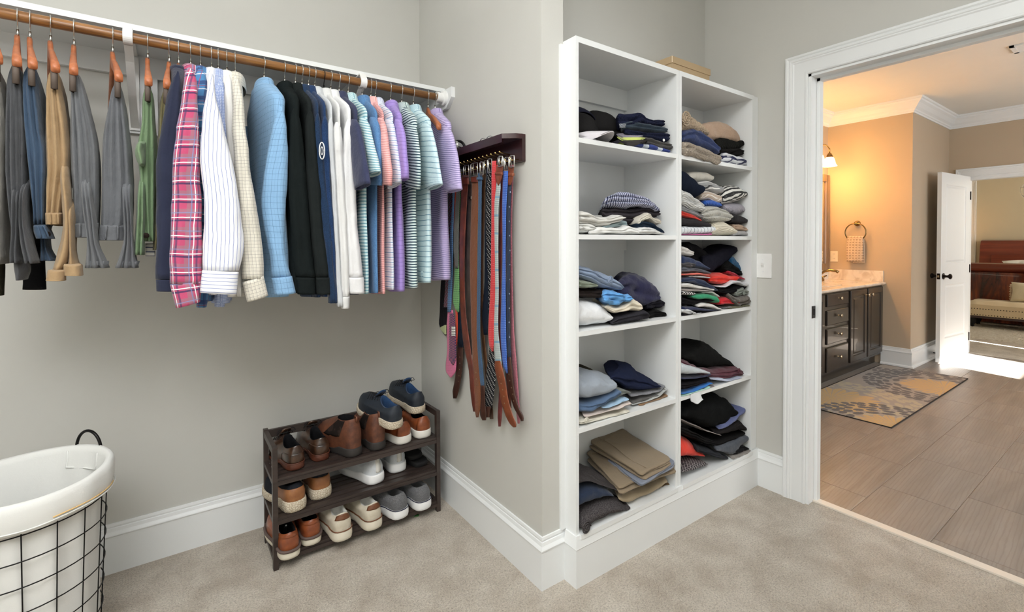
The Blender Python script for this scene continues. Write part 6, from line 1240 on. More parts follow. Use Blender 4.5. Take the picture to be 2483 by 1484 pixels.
F(1, 4, SW, 'coral red garment bulging at the divider on the bottom shelf', 'sweater', [(1648, 1050, 1115), (1665, 1058, 1114), (1685, 1070, 1112), (1700, 1084, 1109), (1709, 1094, 1104)], (226, 66, 50), yf=1.30, dep=0.18, td=0.04, wr=0.004, layers=1, e=2.4)
F(1, 4, TE, 'mint tee tucked under the coral red garment', 'tee', [(1648, 1116, 1128), (1664, 1114, 1124), (1676, 1114, 1118)], (178, 206, 190), yf=1.33, dep=0.16, wr=0.002, layers=1)
F(1, 4, SHT, 'black and white windowpane plaid shirt on the bottom shelf', 'shirt', [(1648, 1132, 1148), (1675, 1118, 1146), (1695, 1112, 1139), (1708, 1112, 1131), (1714, 1117, 1126)], (54, 50, 54), pat=[('d', 0.018, 0.09, 0, (196, 192, 190)), ('e', 0.018, 0.09, 0, (196, 192, 190)), ('d', 0.018, 0.06, 0.25, (150, 146, 146))], yf=1.285, dep=0.16, wr=0.003, layers=1)

# ================================================================ hats on the top left shelf
def cap(name, label, loc, rz, mat, brimmat, tilty=0.0, badge=None, under=None, dome=True):
    """baseball cap: domed crown of six panels, curved brim, button, eyelets"""
    t = thing(name, label, 'cap', loc, gr(0, 0), rot=(0, tilty, rz))
    R_ = 0.088
    if dome:
        rings = []
        for k in range(9):
            b = k/8*math.pi/2*0.98; rr = R_*math.cos(b)**0.75; z = 0.096*math.sin(b)
            rings.append([Vector((rr*0.92*math.cos(a), rr*1.06*math.sin(a), z*(1+0.06*math.sin(a))))*(1-0.012*(abs(math.cos(3*a)) < 0.12)) for a in [2*math.pi*j/48 for j in range(48)]])
        inn = [[p*0.95+Vector((0, 0, -0.001)) for p in r_] for r_ in rings[::-1]]
        vs, fs, uv = loft([*[r_ for r_ in rings[::-1]], *[r_ for r_ in inn[::-1]]], False, True); mk('crown', vs, fs, mat, t, uv)
        lathe('button', [(0.007, 0.0935), (0.0065, 0.097), (0.0, 0.0985)], (0, 0, 0), mat, t, 'z', 12)
    rows = []
    for i in range(13):
        v = i/12; ring = []
        for j in range(17):
            s = j/16*2-1; wd = 0.078*(1-0.30*v**3); x = wd*s; y = -R_*1.0*math.sqrt(max(0, 1-(x/0.09)**2))-0.072*v*math.sqrt(max(0.0, 1-(abs(s)*0.93)**2.4))
            ring.append(Vector((x, y, 0.006-0.030*(s*s)*(0.5+0.5*v)-0.008*v)))
        rows.append(ring)
    top = [[p+Vector((0, 0, 0.0018)) for p in r_] for r_ in rows]; V = [p for r_ in top for p in r_]+[p-Vector((0, 0, 0.0036)) for r_ in top for p in r_]; N = 13*17; Fc = []
    for i in range(12):
        for j in range(16):
            a, b, c, d = i*17+j, i*17+j+1, (i+1)*17+j+1, (i+1)*17+j
            Fc += [(a, d, c, b), (a+N, b+N, c+N, d+N)]
    edge = [i*17 for i in range(13)]+[12*17+j for j in range(1, 17)]+[i*17+16 for i in range(11, -1, -1)]
    for a, b in zip(edge, edge[1:]): Fc.append((a, b, b+N, a+N))
    mk('brim', V, Fc, brimmat, t)
    if badge: badge(t)
    return t
CK = cloth('black_cap_twill', (30, 29, 29), (), 0.85, 0.1); CN = cloth('navy_cap_twill', (36, 37, 50), (), 0.85, 0.1); CW = cloth('white_cap_twill', (206, 202, 206), (), 0.85, 0.05)
CG = cloth('grey_brim', (58, 55, 53), (), 0.85, 0.1); CY = cloth('lime_brim', (196, 206, 112), (), 0.8, 0.05); CP = cloth('lilac_grey_brim', (136, 130, 142), (), 0.85, 0.05)
Z0 = LV[0]
def badge(t):
    q = [Vector((0.014+0.027*math.cos(a), -0.0885+0.008*math.cos(a)+0.012*math.sin(a), 0.045+0.026*math.sin(a))) for a in [2*math.pi*k/24 for k in range(24)]]
    c = sum(q, Vector())/24; n = Vector((0.25, -0.9, 0.3)).normalized()
    rings = [[c+(p-c)*s+n*d for p in q] for s, d in ((1.0, 0.004), (1.02, 0.0085), (0.9, 0.009), (0.05, 0.009))]
    vs, fs, uv = loft(rings); o = mk('round_badge', vs, fs, cloth('badge_face', (206, 212, 218), [('dot', 0.012, 0.22, 0, (70, 80, 92))], 0.7), t, uv)
    tube('badge_rim', [c+(p-c)*1.0+n*0.009 for p in q], 0.0022, M['plastic'], t, 6, closed=True)
cap('baseball_cap', 'dark navy baseball cap tipped open against the cubby side', (1.338, 1.425, Z0+0.078), -1.6, CN, CN, tilty=-0.8)
cap('baseball_cap', 'white brimmed cap lying under the dark navy cap', (1.30, 1.392, Z0+0.036), 0.30, CK, CW)
for k, (m1, m2, lab) in enumerate(((CG, CG, 'dark grey brimmed cap at the bottom of the nested caps'), (CN, CY, 'cap with a lime green brim nested second from the shelf'), (CK, CP, 'cap with a lilac grey brim nested third from the shelf'))):
    cap('baseball_cap', lab, (1.480-0.008*k, 1.392+0.004*k, Z0+0.036+0.0115*k), 0.70+0.08*k, m1, m2, dome=False)
cap('baseball_cap', 'black cap with a round white badge on top of the nested caps', (1.462, 1.43, Z0+0.072), 0.85, CK, CK, badge=badge)
NK = cloth('navy_rib_knit', (32, 36, 58), (), 0.95, 0.12, knit=(0.006, 0.5, 'rib')); TK = cloth('teal_navy_knit', (38, 52, 66), (), 0.95, 0.12); GK = cloth('charcoal_knit', (74, 72, 70), (), 0.95, 0.12, mel=(60, 58, 56))
def pompatch(px, py, yy, r_, mat, nm='round_patch'):
    def fn(t): lathe(nm, [(r_, 0.0), (r_*0.9, -0.003), (0, -0.0035)], on(px, py, 'y', yy), mat, t, 'y', 18)
    return fn
F(0, 0, 'knit_hat', 'navy knit hat with folded brim, topmost of the hat pile', 'hat', [(1490, 282, 300), (1498, 274, 308), (1525, 275, 312), (1552, 272, 302), (1568, 286, 306), (1590, 295, 306), (1606, 290, 308), (1614, 295, 303)], NK, yf=1.30, dep=0.2, layers=2, wr=0.005)
F(0, 0, 'knit_hat', 'dark teal knit hat with small grey logo, second in the hat pile', 'hat', [(1502, 302, 312), (1530, 292, 318), (1560, 300, 318), (1595, 307, 322), (1620, 314, 320)], TK, yf=1.292, dep=0.2, layers=2, wr=0.004, parts=(lambda t: ribbon('woven_logo', [(300, 1501, 1518), (310, 1503, 1516)], ('y', 1.286), 0.003, 0.003, cloth('grey_logo', (150, 154, 160), [('d', 0.008, 0.4, 0, (52, 58, 70))]), t, n=5, m=10),))
F(0, 0, 'knit_hat', 'navy knit hat with a round white button patch', 'hat', [(1508, 312, 326), (1535, 318, 334), (1570, 322, 338), (1605, 322, 346), (1619, 324, 344), (1625, 330, 336)], NK, yf=1.288, dep=0.2, layers=2, wr=0.004, parts=(pompatch(1609, 340, 1.283, 0.006, M['plastic']),))
F(0, 0, 'knit_hat', 'charcoal knit hat at the bottom of the hat pile', 'hat', [(1530, 339, 348), (1550, 329, 350), (1575, 332, 356), (1600, 342, 364), (1622, 347, 367), (1633, 352, 364)], GK, yf=1.282, dep=0.2, layers=2, wr=0.004)
F(0, 0, 'folded_scarf', 'royal blue and white scarf under the charcoal knit hat', 'scarf', [(1526, 349, 352), (1550, 349, 357), (1575, 352, 362), (1600, 360, 367), (1623, 367, 371)], (44, 62, 132), pat=[('u', 0.07, 0.35, 0.2, (206, 214, 226))], yf=1.276, dep=0.2, layers=1, wr=0.003)
# ================================================================ shoe rack
RX0, RX1, RYF, RYB = 0.300, 1.010, 2.004, 2.236
TIER = (0.352, 0.200, 0.052)
t = thing('shoe_rack', 'three tier dark wood slatted shoe rack against the back wall', 'shoe rack', (0.65, 2.1, 0))
RW = M['rackwood']
for x in (RX0, RX1-0.018):
    box('front_post', x, x+0.018, RYF, RYF+0.022, 0, 0.474, RW, t, bevel=0.0015); box('back_post', x, x+0.018, RYB-0.022, RYB, 0, 0.478, RW, t, bevel=0.0015)
    box('top_rail', x+0.001, x+0.017, RYF+0.022, RYB-0.022, 0.448, 0.474, RW, t, bevel=0.0015)
    for z in TIER: box('side_rail', x+0.001, x+0.017, RYF+0.022, RYB-0.022, z-0.026, z-0.008, RW, t, bevel=0.0015)
box('back_rail', RX0+0.018, RX1-0.018, RYB-0.018, RYB-0.004, 0.440, 0.472, RW, t, bevel=0.0015)
for z in TIER:
    for k in range(6):
        y = RYF+0.006+k*0.0385; box('slat', RX0+0.018, RX1-0.018, y, y+0.026, z-0.012, z-0.001, RW, t, bevel=0.0015)
    box('front_rail', RX0+0.018, RX1-0.018, RYF+0.002, RYF+0.016, z-0.028, z-0.012, RW, t, bevel=0.0015)
# ================================================================ shoes, built heel at the origin and toe along +y
OUT_ = [(0.0, 0.0), (0.008, 0.34), (0.03, 0.56), (0.08, 0.70), (0.16, 0.76), (0.28, 0.74), (0.42, 0.76), (0.56, 0.90), (0.68, 1.0), (0.78, 0.98), (0.87, 0.85), (0.94, 0.62), (0.985, 0.32), (1.0, 0.0)]
def hw(yf_):
    for (a, wa), (b, wb) in zip(OUT_, OUT_[1:]):
        if a <= yf_ <= b: u = (yf_-a)/(b-a); return wa+(wb-wa)*u
    return 0
SHOE_N = 56
def curve(P, k=5):
    out = []
    for i in range(len(P)-1):
        p0, p1, p2, p3 = P[max(i-1, 0)], P[i], P[i+1], P[min(i+2, len(P)-1)]
        for j in range(k):
            u = j/k; out.append(0.5*((2*p1)+(p2-p0)*u+(2*p0-5*p1+4*p2-p3)*u*u+(3*p1-p0-3*p2+p3)*u**3))
    return out+[P[-1]]
def outline(L, Wd, toe=1.0):
    # walk the full outline at even arc length, from the heel up the +x side to the toe and back
    pts = [Vector((hw(k/240)*Wd/2, k/240*L, 0)) for k in range(241)]
    sm = [pts[0]]+[(pts[i-1]+pts[i]*2+pts[i+1])/4 for i in range(1, 240)]+[pts[-1]]
    full = sm+[Vector((-p.x, p.y, 0)) for p in sm[-2:0:-1]]
    acc = [0]
    for a, b in zip(full, full[1:]+[full[0]]): acc.append(acc[-1]+(b-a).length)
    out = []; i = 0
    for k in range(SHOE_N):
        s = acc[-1]*k/SHOE_N
        while acc[i+1] < s: i += 1
        u = (s-acc[i])/(acc[i+1]-acc[i]); out.append(full[i]+(full[(i+1) % len(full)]-full[i])*u)
    return out
def shoe(kind, label, cat, loc, rz, st, side=1, group=None, tilt=0.0, roll=0.0):
    L, Wd = st.get('L', 0.288), st.get('W', 0.104)
    t = thing(kind, label, cat, loc, group, rot=(tilt, roll, rz))
    O = outline(L, Wd); O = [Vector((p.x+side*0.010*math.sin(math.pi*min(1, p.y/L))**2*(p.y/L), p.y, 0)) for p in O]
    sh, hh = st['sole'], st.get('heel', st['sole']); c0 = Vector((0, L*0.45, 0))
    def solez(y): return sh+(hh-sh)*(1 if y < L*0.26 else max(0, 1-(y-L*0.26)/(L*0.12)))
    def botz(y, k=st.get('spring', 0.010)): return k*max(0, (y/L-0.72)/0.28)**2+(st.get('gap', 0)*(1 if L*0.29 < y < L*0.52 else 0))
    fl = st.get('flare', 1.05); rings = []
    for (s, f) in ((0.90*fl, 0.0), (0.97*fl, 0.06), (fl, 0.3), (fl, 0.65), (fl*0.985, 0.92), (0.965*fl, 1.0), (0.7, 1.02)):
        ring = []
        for p in O:
            q = c0+(p-c0)*s if True else p; z0, z1 = botz(p.y), solez(p.y)+botz(p.y)*0.8
            q = Vector((q.x, c0.y+(p.y-c0.y)*(1+(s-1)*0.45), z0+(z1-z0)*f)); ring.append(q)
        rings.append(ring)
    vs, fs, uv = loft(rings); mk('sole', vs, fs, st['solemat'], t, uv)
    if st.get('welt'):
        tube('welt', [Vector((c0.x+(p.x-c0.x)*fl*0.985, c0.y+(p.y-c0.y)*1.02, solez(p.y)+botz(p.y)*0.8)) for p in O], st.get('weltr', 0.0025), st['welt'], t, 6, closed=True)
    # upper: from the sole edge up to the collar
    yc, ca, cb = L*st.get('cy', 0.235), Wd*st.get('ca', 0.30), L*st.get('cb', 0.205); zh, zs, zf = st['zh'], st['zs'], st['zf']
    def alpha(p): return math.atan2(abs(p.x)*2.6, (c0.y-p.y))    # 0 at heel, pi at toe
    NV = 13; U = []
    for k in range(NV):
        v = k/(NV-1); ring = []
        for p in O:
            a = alpha(p); sg = 1 if p.x >= 0 else -1
            C = Vector((sg*ca*math.sin(a)**0.9, yc-cb*math.cos(a), 0))
            zc = zh*max(0, math.cos(a))**2+zs*math.sin(a)**2+zf*max(0, -math.cos(a))**2
            z0 = solez(p.y)*0.92+botz(p.y)*0.8; toe = max(0, -math.cos(a)); heel = max(0, math.cos(a))
            s = v**(1.0+0.55*toe) if toe > 0 else v
            bul = st.get('toeh', 0.042)*toe+0.02*math.sin(a)
            g = bul*(1-(1-min(v/0.32, 1))**2)
            base = Vector((p.x*0.955, c0.y+(p.y-c0.y)*0.985, 0))
            q = base*(1-s)+C*s
            q.x += sg*0.006*math.sin(math.pi*v)*math.sin(a); q.y -= 0.005*heel*math.sin(math.pi*min(1, v*1.1))
            rest = max(0, zc-z0-bul); q.z = z0+g+rest*(v**(1.25 if toe > 0.2 else 1.0))
            q += Vector((0, 0, 1))*0.0012*noise.noise(Vector((q.x*60, q.y*60, loc[0]*10)))
            ring.append(q)
        U.append(ring)
    rim = U[-1]; rc = sum(rim, Vector())/len(rim); rm = st.get('rim', 0.004)
    rimr = [[p+Vector((0, 0, rm*0.6))+(rc-p).normalized()*rm*0.5 for p in rim], [p+(rc-p).normalized()*rm*1.6 for p in rim]]
    vs, fs, uv = loft(U+[rimr[0]], False, False); mk('upper', vs, fs, st['upmat'], t, uv)
    inn = [rimr[0], rimr[1]]+[[Vector((q.x*(1+0.10*d), yc+(q.y-yc)*(1+0.16*d), q.z-(q.z-hh-0.004)*d)) for q in rimr[1]] for d in (0.35, 0.7, 1.0)]
    vs, fs, uv = loft(inn, False, True); mk('lining', vs, fs, st['linmat'], t, uv)
    def patch(nm, a0, a1, v0, v1, mat, off=0.0012, both=False):
        k0, k1 = int(v0*(NV-1)), int(math.ceil(v1*(NV-1)))
        for sg in ((1, -1) if both else (0,)):
            idx = [i for i, p in enumerate(O) if a0 <= (alpha(p) if sg else alpha(p)*(1 if p.x >= 0 else -1)) <= a1 and (sg == 0 or (p.x >= 0) == (sg > 0))]
            if sg == 0: idx = sorted(idx, key=lambda i: alpha(O[i])*(1 if O[i].x >= 0 else -1))
            if len(idx) < 2: continue
            def nrm(k, i):
                d = U[min(k+1, NV-1)][i]-U[max(k-1, 0)][i]; e_ = U[k][(i+1) % SHOE_N]-U[k][i-1]; n_ = e_.cross(d); n_.normalize(); return n_
            A = [[U[k][i]+nrm(k, i)*off for i in idx] for k in range(k0, k1+1)]; Bk = [[U[k][i]-nrm(k, i)*0.001 for i in idx] for k in range(k0, k1+1)]
            n_, m_ = len(A), len(idx); V = [p for r_ in A for p in r_]+[p for r_ in Bk for p in r_]; N = n_*m_; Fc = []
            for a in range(n_-1):
                for b in range(m_-1): Fc += [(a*m_+b, a*m_+b+1, (a+1)*m_+b+1, (a+1)*m_+b), (N+a*m_+b, N+(a+1)*m_+b, N+(a+1)*m_+b+1, N+a*m_+b+1)]
            ed = [b for b in range(m_)]+[a*m_+m_-1 for a in range(1, n_)]+[(n_-1)*m_+b for b in range(m_-2, -1, -1)]+[a*m_ for a in range(n_-2, 0, -1)]
            for a, b in zip(ed, ed[1:]+[ed[0]]): Fc.append((a, a+N, b+N, b))
            mk(nm, V, Fc, mat, t)
    for pt in st.get('patches', ()): patch(*pt)
    it = min(range(SHOE_N), key=lambda i: -O[i].y)
    if st.get('laces'):
        for k in range(5):
            kk = NV-2-k
            A, B = U[kk][(it-5) % SHOE_N], U[kk][(it+5) % SHOE_N]; mid = U[kk][it]
            tube('lace', [A+Vector((0, 0, 0.002)), (A+mid)/2+Vector((0, 0, 0.005)), mid+Vector((0, 0.002, 0.005)), (B+mid)/2+Vector((0, 0, 0.005)), B+Vector((0, 0, 0.002))], 0.0017, st['laces'], t, 6)
        top = U[NV-1][it]+Vector((0, 0.006, 0.004))
        for s in (-1, 1):
            tube('lace_bow', curve([top, top+Vector((s*0.012, 0.004, 0.014)), top+Vector((s*0.030, 0.002, 0.015)), top+Vector((s*0.036, -0.002, 0.004)), top+Vector((s*0.024, -0.002, 0.004)), top]), 0.0014, st['laces'], t, 6)
            tube('lace_end', [top, top+Vector((s*0.02, 0.012, 0.008)), top+Vector((s*0.034, 0.02, -0.012))], 0.0015, st['laces'], t, 6)
    if st.get('tongue'):
        c = U[NV-1][it]; w_ = 0.022
        V = []; 
        for k, (dy, dz) in enumerate(((0.03, -0.012), (0.012, 0.004), (-0.002, 0.016), (-0.008, 0.024))):
            for b in range(7):
                s = b/6*2-1; V.append(c+Vector((s*w_*(1-0.2*k/3), dy+0.004*s*s, dz-0.006*s*s+0.002)))
        Fc = [(a*7+b, a*7+b+1, (a+1)*7+b+1, (a+1)*7+b) for a in range(3) for b in range(6)]
        o = mk('tongue', V, Fc, st['tongue'], t); md = o.modifiers.new('thick', 'SOLIDIFY'); md.thickness = 0.005
    if st.get('tab'):
        h = U[NV-1][0]; tube('pull_tab', [h+Vector((0, 0.010, -0.006)), h+Vector((0, 0.004, 0.012)), h+Vector((0, -0.005, 0.008)), h+Vector((0, -0.006, -0.012))], 0.0045, st['tab'], t, 8)
    if st.get('loop'):
        h = Vector((0, yc+cb*0.5, rc.z-0.012)); ribbonp = [h+Vector((0, 0.012, -0.02)), h+Vector((0, 0.0, 0.004)), h+Vector((0, -0.008, 0.012))]
        tube('tongue_label', ribbonp, 0.006, st['loop'][0], t, 8); tube('label_stripe', [p+Vector((0, -0.0045, 0.0035)) for p in ribbonp], 0.0022, st['loop'][1], t, 6)
    return t
RUB = plain('white_rubber', (224, 220, 212), 0.6, 0, 0.06); RUBW = plain('clean_white_rubber', (238, 238, 238), 0.5, 0, 0.02); IVO = plain('ivory_rubber', (222, 214, 196), 0.6, 0, 0.08)
def tex_sole(name, c, c2):
    t = NT(name); co = t.coord(); v = t.add('ShaderNodeTexVoronoi', feature='DISTANCE_TO_EDGE'); t.L(co, v.inputs['Vector']); v.inputs['Scale'].default_value = 105
    col = t.mix(t.ramp(v.outputs['Distance'], [(0.0, (0, 0, 0, 1)), (0.12, (1, 1, 1, 1))]), lin(c2), lin(c)); col = t.mix(t.math('MULTIPLY', t.noise(co, 18, 3).outputs[0], 0.35), col, lin(c2))
    return t.done(col, 0.75, t.bump(v.outputs['Distance'], 0.8, 0.004))
TXS = tex_sole('facet_foam', (216, 206, 186), (158, 138, 112))
BROG = leather('burnished_brown', (84, 54, 34), (40, 27, 20), 0.2, 0.7, 0.06); BSOLE = leather('stacked_heel', (112, 60, 40), (76, 40, 28), 0.4, 0.2, 0.04)
BOOT = leather('waxy_brown_suede', (118, 70, 46), (74, 42, 30), 0.6, 0.05, 0.2); BKS = plain('dark_rubber', (46, 42, 40), 0.7)
CGN = leather('cognac_upper', (154, 84, 44), (116, 58, 32), 0.36, 0.25, 0.1); NVU = leather('navy_nubuck', (38, 46, 56), (28, 34, 44), 0.6, 0.05, 0.1)
NVL = cloth('blue_lining', (34, 62, 98)); BKL = cloth('black_lining', (22, 22, 24)); TANU = leather('tan_heel', (164, 110, 66), (132, 84, 50), 0.5, 0.1, 0.15)
WKN = cloth('white_mesh', (206, 210, 214), [('braid', 0.004, 0.4, 0, (168, 174, 180))], 0.85); GRW = cloth('grey_wool_upper', (116, 116, 118), (), 0.95, 0.1, mel=(86, 86, 88)); CRU = leather('cream_leather', (216, 208, 190), (196, 186, 166), 0.5, 0.1, 0.1)
WL = cloth('white_lining', (216, 214, 208)); GYL = cloth('grey_lining', (96, 96, 98)); BRT = leather('brown_heel_patch', (124, 76, 46), None, 0.5)
S_BRO = dict(sole=0.010, heel=0.028, solemat=BSOLE, upmat=BROG, linmat=BKL, zh=0.092, zs=0.074, zf=0.106, toeh=0.040, flare=1.03, gap=0.004, laces=M['blackmatte'], welt=BSOLE, weltr=0.002, L=0.30, W=0.098, patches=(('heel_counter', -1.25, 1.25, 0.0, 0.55, BROG, 0.0012),), tongue=BROG)
S_BOOT = dict(sole=0.022, heel=0.036, solemat=BKS, upmat=BOOT, linmat=BKL, zh=0.158, zs=0.148, zf=0.150, toeh=0.046, flare=1.04, L=0.295, W=0.10, cy=0.225, cb=0.185, ca=0.34, patches=(('elastic_gore', 1.08, 2.0, 0.36, 1.0, cloth('elastic_gore', (52, 42, 38), [('v', 0.003, 0.5, 0, (36, 30, 28))]), 0.0015, True),), tab=BOOT)
S_COG = dict(sole=0.032, heel=0.036, solemat=RUB, upmat=CGN, linmat=BKL, zh=0.098, zs=0.078, zf=0.104, flare=1.06, W=0.106, patches=(('heel_counter', -0.8, 0.8, 0.0, 0.95, CGN, 0.0012),), laces=M['blackmatte'])
S_NVY = dict(sole=0.026, heel=0.034, solemat=TXS, upmat=NVU, linmat=NVL, zh=0.100, zs=0.078, zf=0.108, flare=1.07, W=0.106, laces=M['blackmatte'], tongue=NVL, rim=0.006)
S_TAN = dict(sole=0.030, heel=0.042, solemat=TXS, upmat=cloth('black_knit_upper', (36, 38, 44)), linmat=BKL, zh=0.108, zs=0.090, zf=0.106, flare=1.09, W=0.110, patches=(('heel_counter', -1.75, 1.75, 0.0, 0.72, TANU, 0.0014),), tongue=BKL)
S_WHT = dict(sole=0.030, heel=0.040, solemat=RUBW, upmat=WKN, linmat=GYL, zh=0.106, zs=0.082, zf=0.108, flare=1.09, W=0.108, laces=RUBW, tab=WL, rim=0.006, patches=(('heel_stripe', -0.28, 0.28, 0.2, 1.0, WL, 0.002),))
S_CG2 = dict(sole=0.028, heel=0.032, solemat=IVO, upmat=CGN, linmat=BKL, zh=0.096, zs=0.080, zf=0.100, flare=1.06, W=0.100, welt=plain('taupe_welt', (92, 76, 70), 0.7), weltr=0.006, loop=(M['blackmatte'], RUBW), patches=(('collar_band', -1.6, 1.6, 0.80, 1.0, CGN, 0.0018),))
S_CRM = dict(sole=0.036, heel=0.042, solemat=IVO, upmat=CRU, linmat=WL, zh=0.108, zs=0.084, zf=0.112, flare=1.06, W=0.106, rim=0.007, welt=BRT, weltr=0.0025, patches=(('heel_patch', -0.75, 0.75, 0.70, 0.95, BRT, 0.002),), tongue=WL, laces=RUBW)
S_GRY = dict(sole=0.034, heel=0.040, solemat=RUBW, upmat=GRW, linmat=GYL, zh=0.106, zs=0.086, zf=0.112, flare=1.07, W=0.108, rim=0.006, welt=plain('navy_welt', (36, 40, 62), 0.7), weltr=0.002, tongue=GRW)
def heel(px, py, z): p = on(px, py, 'z', z); return (p.x, p.y, z)
def pair(kind, cat, st, tier, specs, group, **kw):
    z = TIER[tier]
    for (px, py, rz, side, lab) in specs:
        x, y, _ = heel(px, py, z); shoe(kind, lab, cat, (x, y, z), rz, st, side, group, **kw)
R_ = math.radians
pair('dress_shoe', 'shoe', S_BRO, 0, [(722, 1140, R_(7), -1, 'polished brown lace-up dress shoe next to the rack post'), (783, 1118, R_(3), 1, 'polished brown lace-up dress shoe next to the suede boots')], 'brown dress shoes')
pair('chelsea_boot', 'boot', S_BOOT, 0, [(868, 1106, R_(20), -1, 'brown suede chelsea boot turned showing its elastic side'), (922, 1092, R_(5), 1, 'brown suede chelsea boot seen from the heel')], 'brown chelsea boots')
pair('sneaker', 'shoe', S_COG, 0, [(985, 1076, R_(9), -1, 'cognac white soled sneaker under the leaning navy one'), (1032, 1062, R_(3), 1, 'cognac white soled sneaker on the top tier rack end')], 'cognac sneakers on the top tier')
for (px, py, zz, rz, tl, side, lab) in ((964, 1040, 0.452, R_(13), 0.30, -1, 'navy lace-up sneaker leaning on the boots and cognac pair'), (1018, 1003, 0.458, R_(4), 0.22, 1, 'navy lace-up sneaker highest on the shoe rack')):
    p = on(px, py, 'z', zz); shoe('sneaker', lab, 'shoe', (p.x, p.y, zz), rz, S_NVY, side, 'navy sneakers', tilt=tl*0.35)
pair('sneaker', 'shoe', S_TAN, 1, [(722, 1240, R_(9), -1, 'tan and black knit sneaker with a facetted sole by the post'), (783, 1210, R_(3), 1, 'tan and black knit sneaker with a facetted sole, inner one')], 'tan and black sneakers')
pair('sneaker', 'shoe', S_WHT, 1, [(918, 1172, R_(14), -1, 'white mesh sneaker angled outward on the middle tier'), (969, 1145, R_(1), 1, 'white mesh sneaker beside the black slides')], 'white mesh sneakers')
pair('sneaker', 'shoe', S_CG2, 2, [(706, 1356, R_(1), -1, 'cognac low sneaker behind the front rack post'), (759, 1322, R_(0), 1, 'cognac low sneaker beside the cream pair')], 'cognac low sneakers')
pair('sneaker', 'shoe', S_CRM, 2, [(835, 1312, R_(2), -1, 'cream sneaker with brown heel patch beside the cognac pair'), (912, 1284, R_(9), 1, 'cream sneaker with brown heel patch beside the grey pair')], 'cream sneakers')
pair('sneaker', 'shoe', S_GRY, 2, [(978, 1257, R_(13), -1, 'grey wool sneaker with white sole beside the cream pair'), (1033, 1236, R_(8), 1, 'grey wool sneaker with white sole at the rack end')], 'grey wool sneakers')
def slide(label, loc, rz, tilt=0.0):
    t = thing('slide_sandal', label, 'sandal', loc, 'black slide sandals', rot=(tilt, 0, rz)); O = outline(0.28, 0.104); c0 = Vector((0, 0.13, 0))
    rings = [[c0+(p-c0)*s+Vector((0, 0, z)) for p in O] for (s, z) in ((0.95, 0), (1.0, 0.006), (1.0, 0.018), (0.96, 0.024), (0.85, 0.021), (0.3, 0.020))]
    vs, fs, uv = loft(rings); mk('footbed', vs, fs, M['blackmatte'], t, uv)
    R2 = []
    for k in range(7):
        y = 0.145+k*0.013; R2.append([Vector((0.054*math.cos(a), y, 0.014+0.050*math.sin(a))) for a in [math.pi*j/14 for j in range(15)]]+[Vector((0.049*math.cos(a), y, 0.014+0.045*math.sin(a))) for a in [math.pi*j/14 for j in range(14, -1, -1)]])
    vs, fs, uv = loft(R2); mk('strap', vs, fs, plain('black_strap', (34, 32, 33), 0.6), t, uv)
p = on(1026, 1132, 'z', TIER[1]); slide('black slide sandal lying flat on the middle tier', (p.x, p.y, TIER[1]), R_(6))
p = on(1014, 1112, 'z', TIER[1]+0.03); slide('black slide sandal stacked on its mate', (p.x, p.y, TIER[1]+0.0255), R_(10))
# a fallen green leaf scrap on the carpet
t = thing('leaf_scrap', 'tiny green leaf scrap on the carpet below the grey sneakers', 'leaf', (0.86, 1.98, 0.001)); p = on(1010, 1250, 'z', 0.004)
vs = [p+Vector((0.013*math.cos(a), 0.006*math.sin(a), 0.002*math.sin(2*a))) for a in [2*math.pi*k/12 for k in range(12)]]
o = mk('blade', vs, [tuple(range(12))], plain('leaf_green', (70, 132, 60), 0.6), t); md = o.modifiers.new('thick', 'SOLIDIFY'); md.thickness = 0.002

# ================================================================ laundry basket
BCX, BCY, BZ, BR = -0.371, 1.938, 0.578, 0.203
t = thing('laundry_basket', 'round black wire laundry basket with a folded over white linen liner', 'laundry basket', (BCX, BCY, 0))
def brad(z): return 0.170+(BR-0.006-0.170)*(z/BZ)
NWV = 17
for k in range(NWV):
    a = 2*math.pi*(k+0.3)/NWV; tube('wire_upright', [(BCX+brad(z)*math.cos(a), BCY+brad(z)*math.sin(a), z) for z in (0.004, 0.2, 0.4, 0.52)], 0.0017, M['black'], t, 6)
for k in range(8):
    z = 0.004+k*0.0705; tube('wire_hoop', [(BCX+(brad(z)+0.003)*math.cos(a), BCY+(brad(z)+0.003)*math.sin(a), z) for a in [2*math.pi*j/48 for j in range(48)]], 0.0017, M['black'], t, 6, closed=True)
tube('rim_hoop', [(BCX+BR*math.cos(a), BCY+BR*math.sin(a), BZ-0.01) for a in [2*math.pi*j/48 for j in range(48)]], 0.004, M['black'], t, 8, closed=True)
LNN = cloth('liner_canvas', (226, 226, 222), (), 0.9, 0.03, 0.25, soft=0.15)
rings = []; m = 96
for (z, dr, wv) in ((0.514, 0.008, 0.5), (0.520, 0.0105, 0.6), (0.545, 0.011, 0.8), (0.570, 0.011, 0.6), (0.585, 0.008, 0.4), (0.592, 0.001, 0.2), (0.589, -0.009, 0.2), (0.572, -0.014, 0.7), (0.50, -0.018, 1.4), (0.40, -0.020, 2.0), (0.25, -0.016, 2.0), (0.10, -0.012, 1.2), (0.012, -0.010, 0.6), (0.008, -0.10, 0.0)):
    ring = []
    for j in range(m):
        a = 2*math.pi*j/m; R2 = brad(min(z, BZ))+0.006+dr+wv*0.004*noise.noise(Vector((math.cos(a)*3.2, math.sin(a)*3.2, z*3)))+wv*0.0018*math.sin(a*14+z*9)
        zz = z+(0.009*noise.noise(Vector((math.cos(a)*2, math.sin(a)*2, 5))) if z < 0.53 and dr > 0 else 0)+0.006*math.sin(a*2+0.6)*(z > 0.5)
        ring.append(Vector((BCX+R2*math.cos(a), BCY+R2*math.sin(a), zz)))
    rings.append(ring)
vs, fs, uv = loft(rings, False, True); mk('canvas_liner', vs, fs, LNN, t, uv)
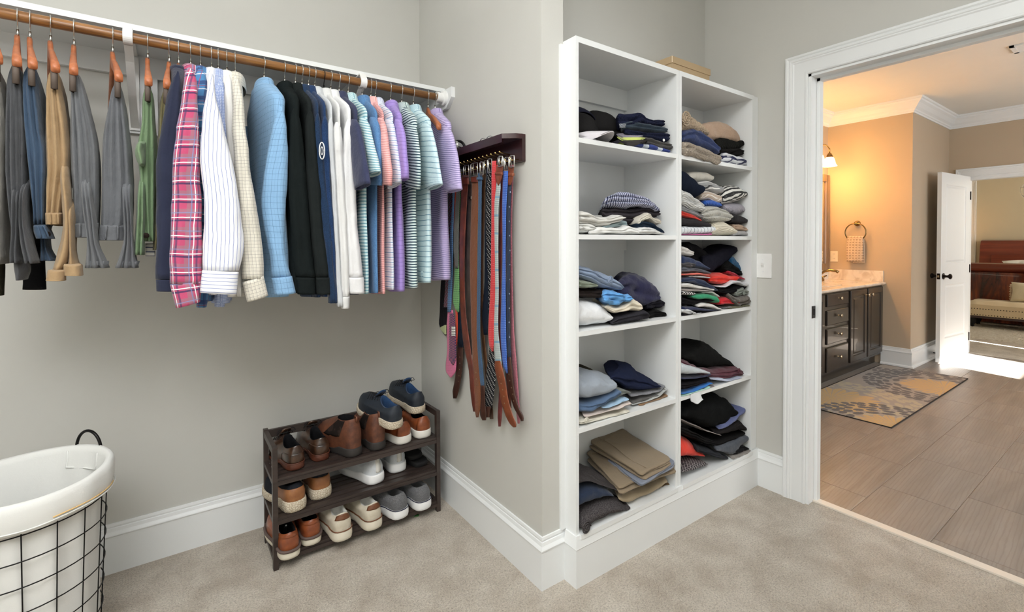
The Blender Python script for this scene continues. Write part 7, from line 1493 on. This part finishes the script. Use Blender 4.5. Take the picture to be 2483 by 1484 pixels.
tube('hem_piping', [(BCX+(brad(0.518)+0.0195)*math.cos(a), BCY+(brad(0.518)+0.0195)*math.sin(a), 0.5175+0.009*noise.noise(Vector((math.cos(a)*2, math.sin(a)*2, 5)))) for a in [2*math.pi*j/72 for j in range(72)]], 0.002, LNN, t, 6, closed=True)
tube('orange_hem_stitching', [(BCX+(brad(0.522)+0.0192)*math.cos(a), BCY+(brad(0.522)+0.0192)*math.sin(a), 0.525+0.009*noise.noise(Vector((math.cos(a)*2, math.sin(a)*2, 5)))) for a in [R_(-62)+R_(56)*j/24 for j in range(25)]], 0.0016, cloth('orange_thread', (226, 186, 120)), t, 6)
for a0 in (R_(47), R_(227)):
    c = Vector((BCX+(BR-0.002)*math.cos(a0), BCY+(BR-0.002)*math.sin(a0), BZ+0.008)); d = Vector((-math.sin(a0), math.cos(a0), 0))
    tube('carry_handle', [c+d*0.046*math.cos(b)+Vector((0, 0, 0.062*math.sin(b)-0.006)) for b in [math.pi*k/20 for k in range(21)]], 0.0046, M['black'], t, 10)
    tube('tab_stitching', [(BCX+(brad(z)-0.0085-0.004*(z < 0.55))*math.cos(a0+q), BCY+(brad(z)-0.0085-0.004*(z < 0.55))*math.sin(a0+q), z) for (q, z) in ((-0.3, 0.58), (-0.3, 0.55), (-0.3, 0.53), (-0.15, 0.528), (0, 0.528), (0.15, 0.528), (0.3, 0.53), (0.3, 0.55), (0.3, 0.58))], 0.003, LNN, t, 6)
# hand towel on the brass ring
TWL = cloth('beige_towel', (206, 186, 162), [('dot', 0.028, 0.3, 0, (172, 150, 128)), ('u', 0.028, 0.12, 0.2, (176, 154, 132), .6)], 0.95, 0.08, 0.6, soft=0.8)
t = thing('hand_towel', 'beige patterned hand towel hanging from the brass ring', 'towel', (5.92, 2.02, 1.3), None)
ribbon('towel_front', [(572, 2056, 2092), (585, 2053, 2093), (610, 2052, 2093), (634, 2052, 2092)], ('x', 5.916), 0.012, 0.008, TWL, t, n=16, m=20, lobes=2, lamp_=0.006, wr=0.004)
ribbon('towel_back', [(572, 2062, 2094), (600, 2066, 2097), (638, 2068, 2096)], ('x', 5.942), 0.006, 0.006, TWL, t, n=12, m=16, wr=0.003)
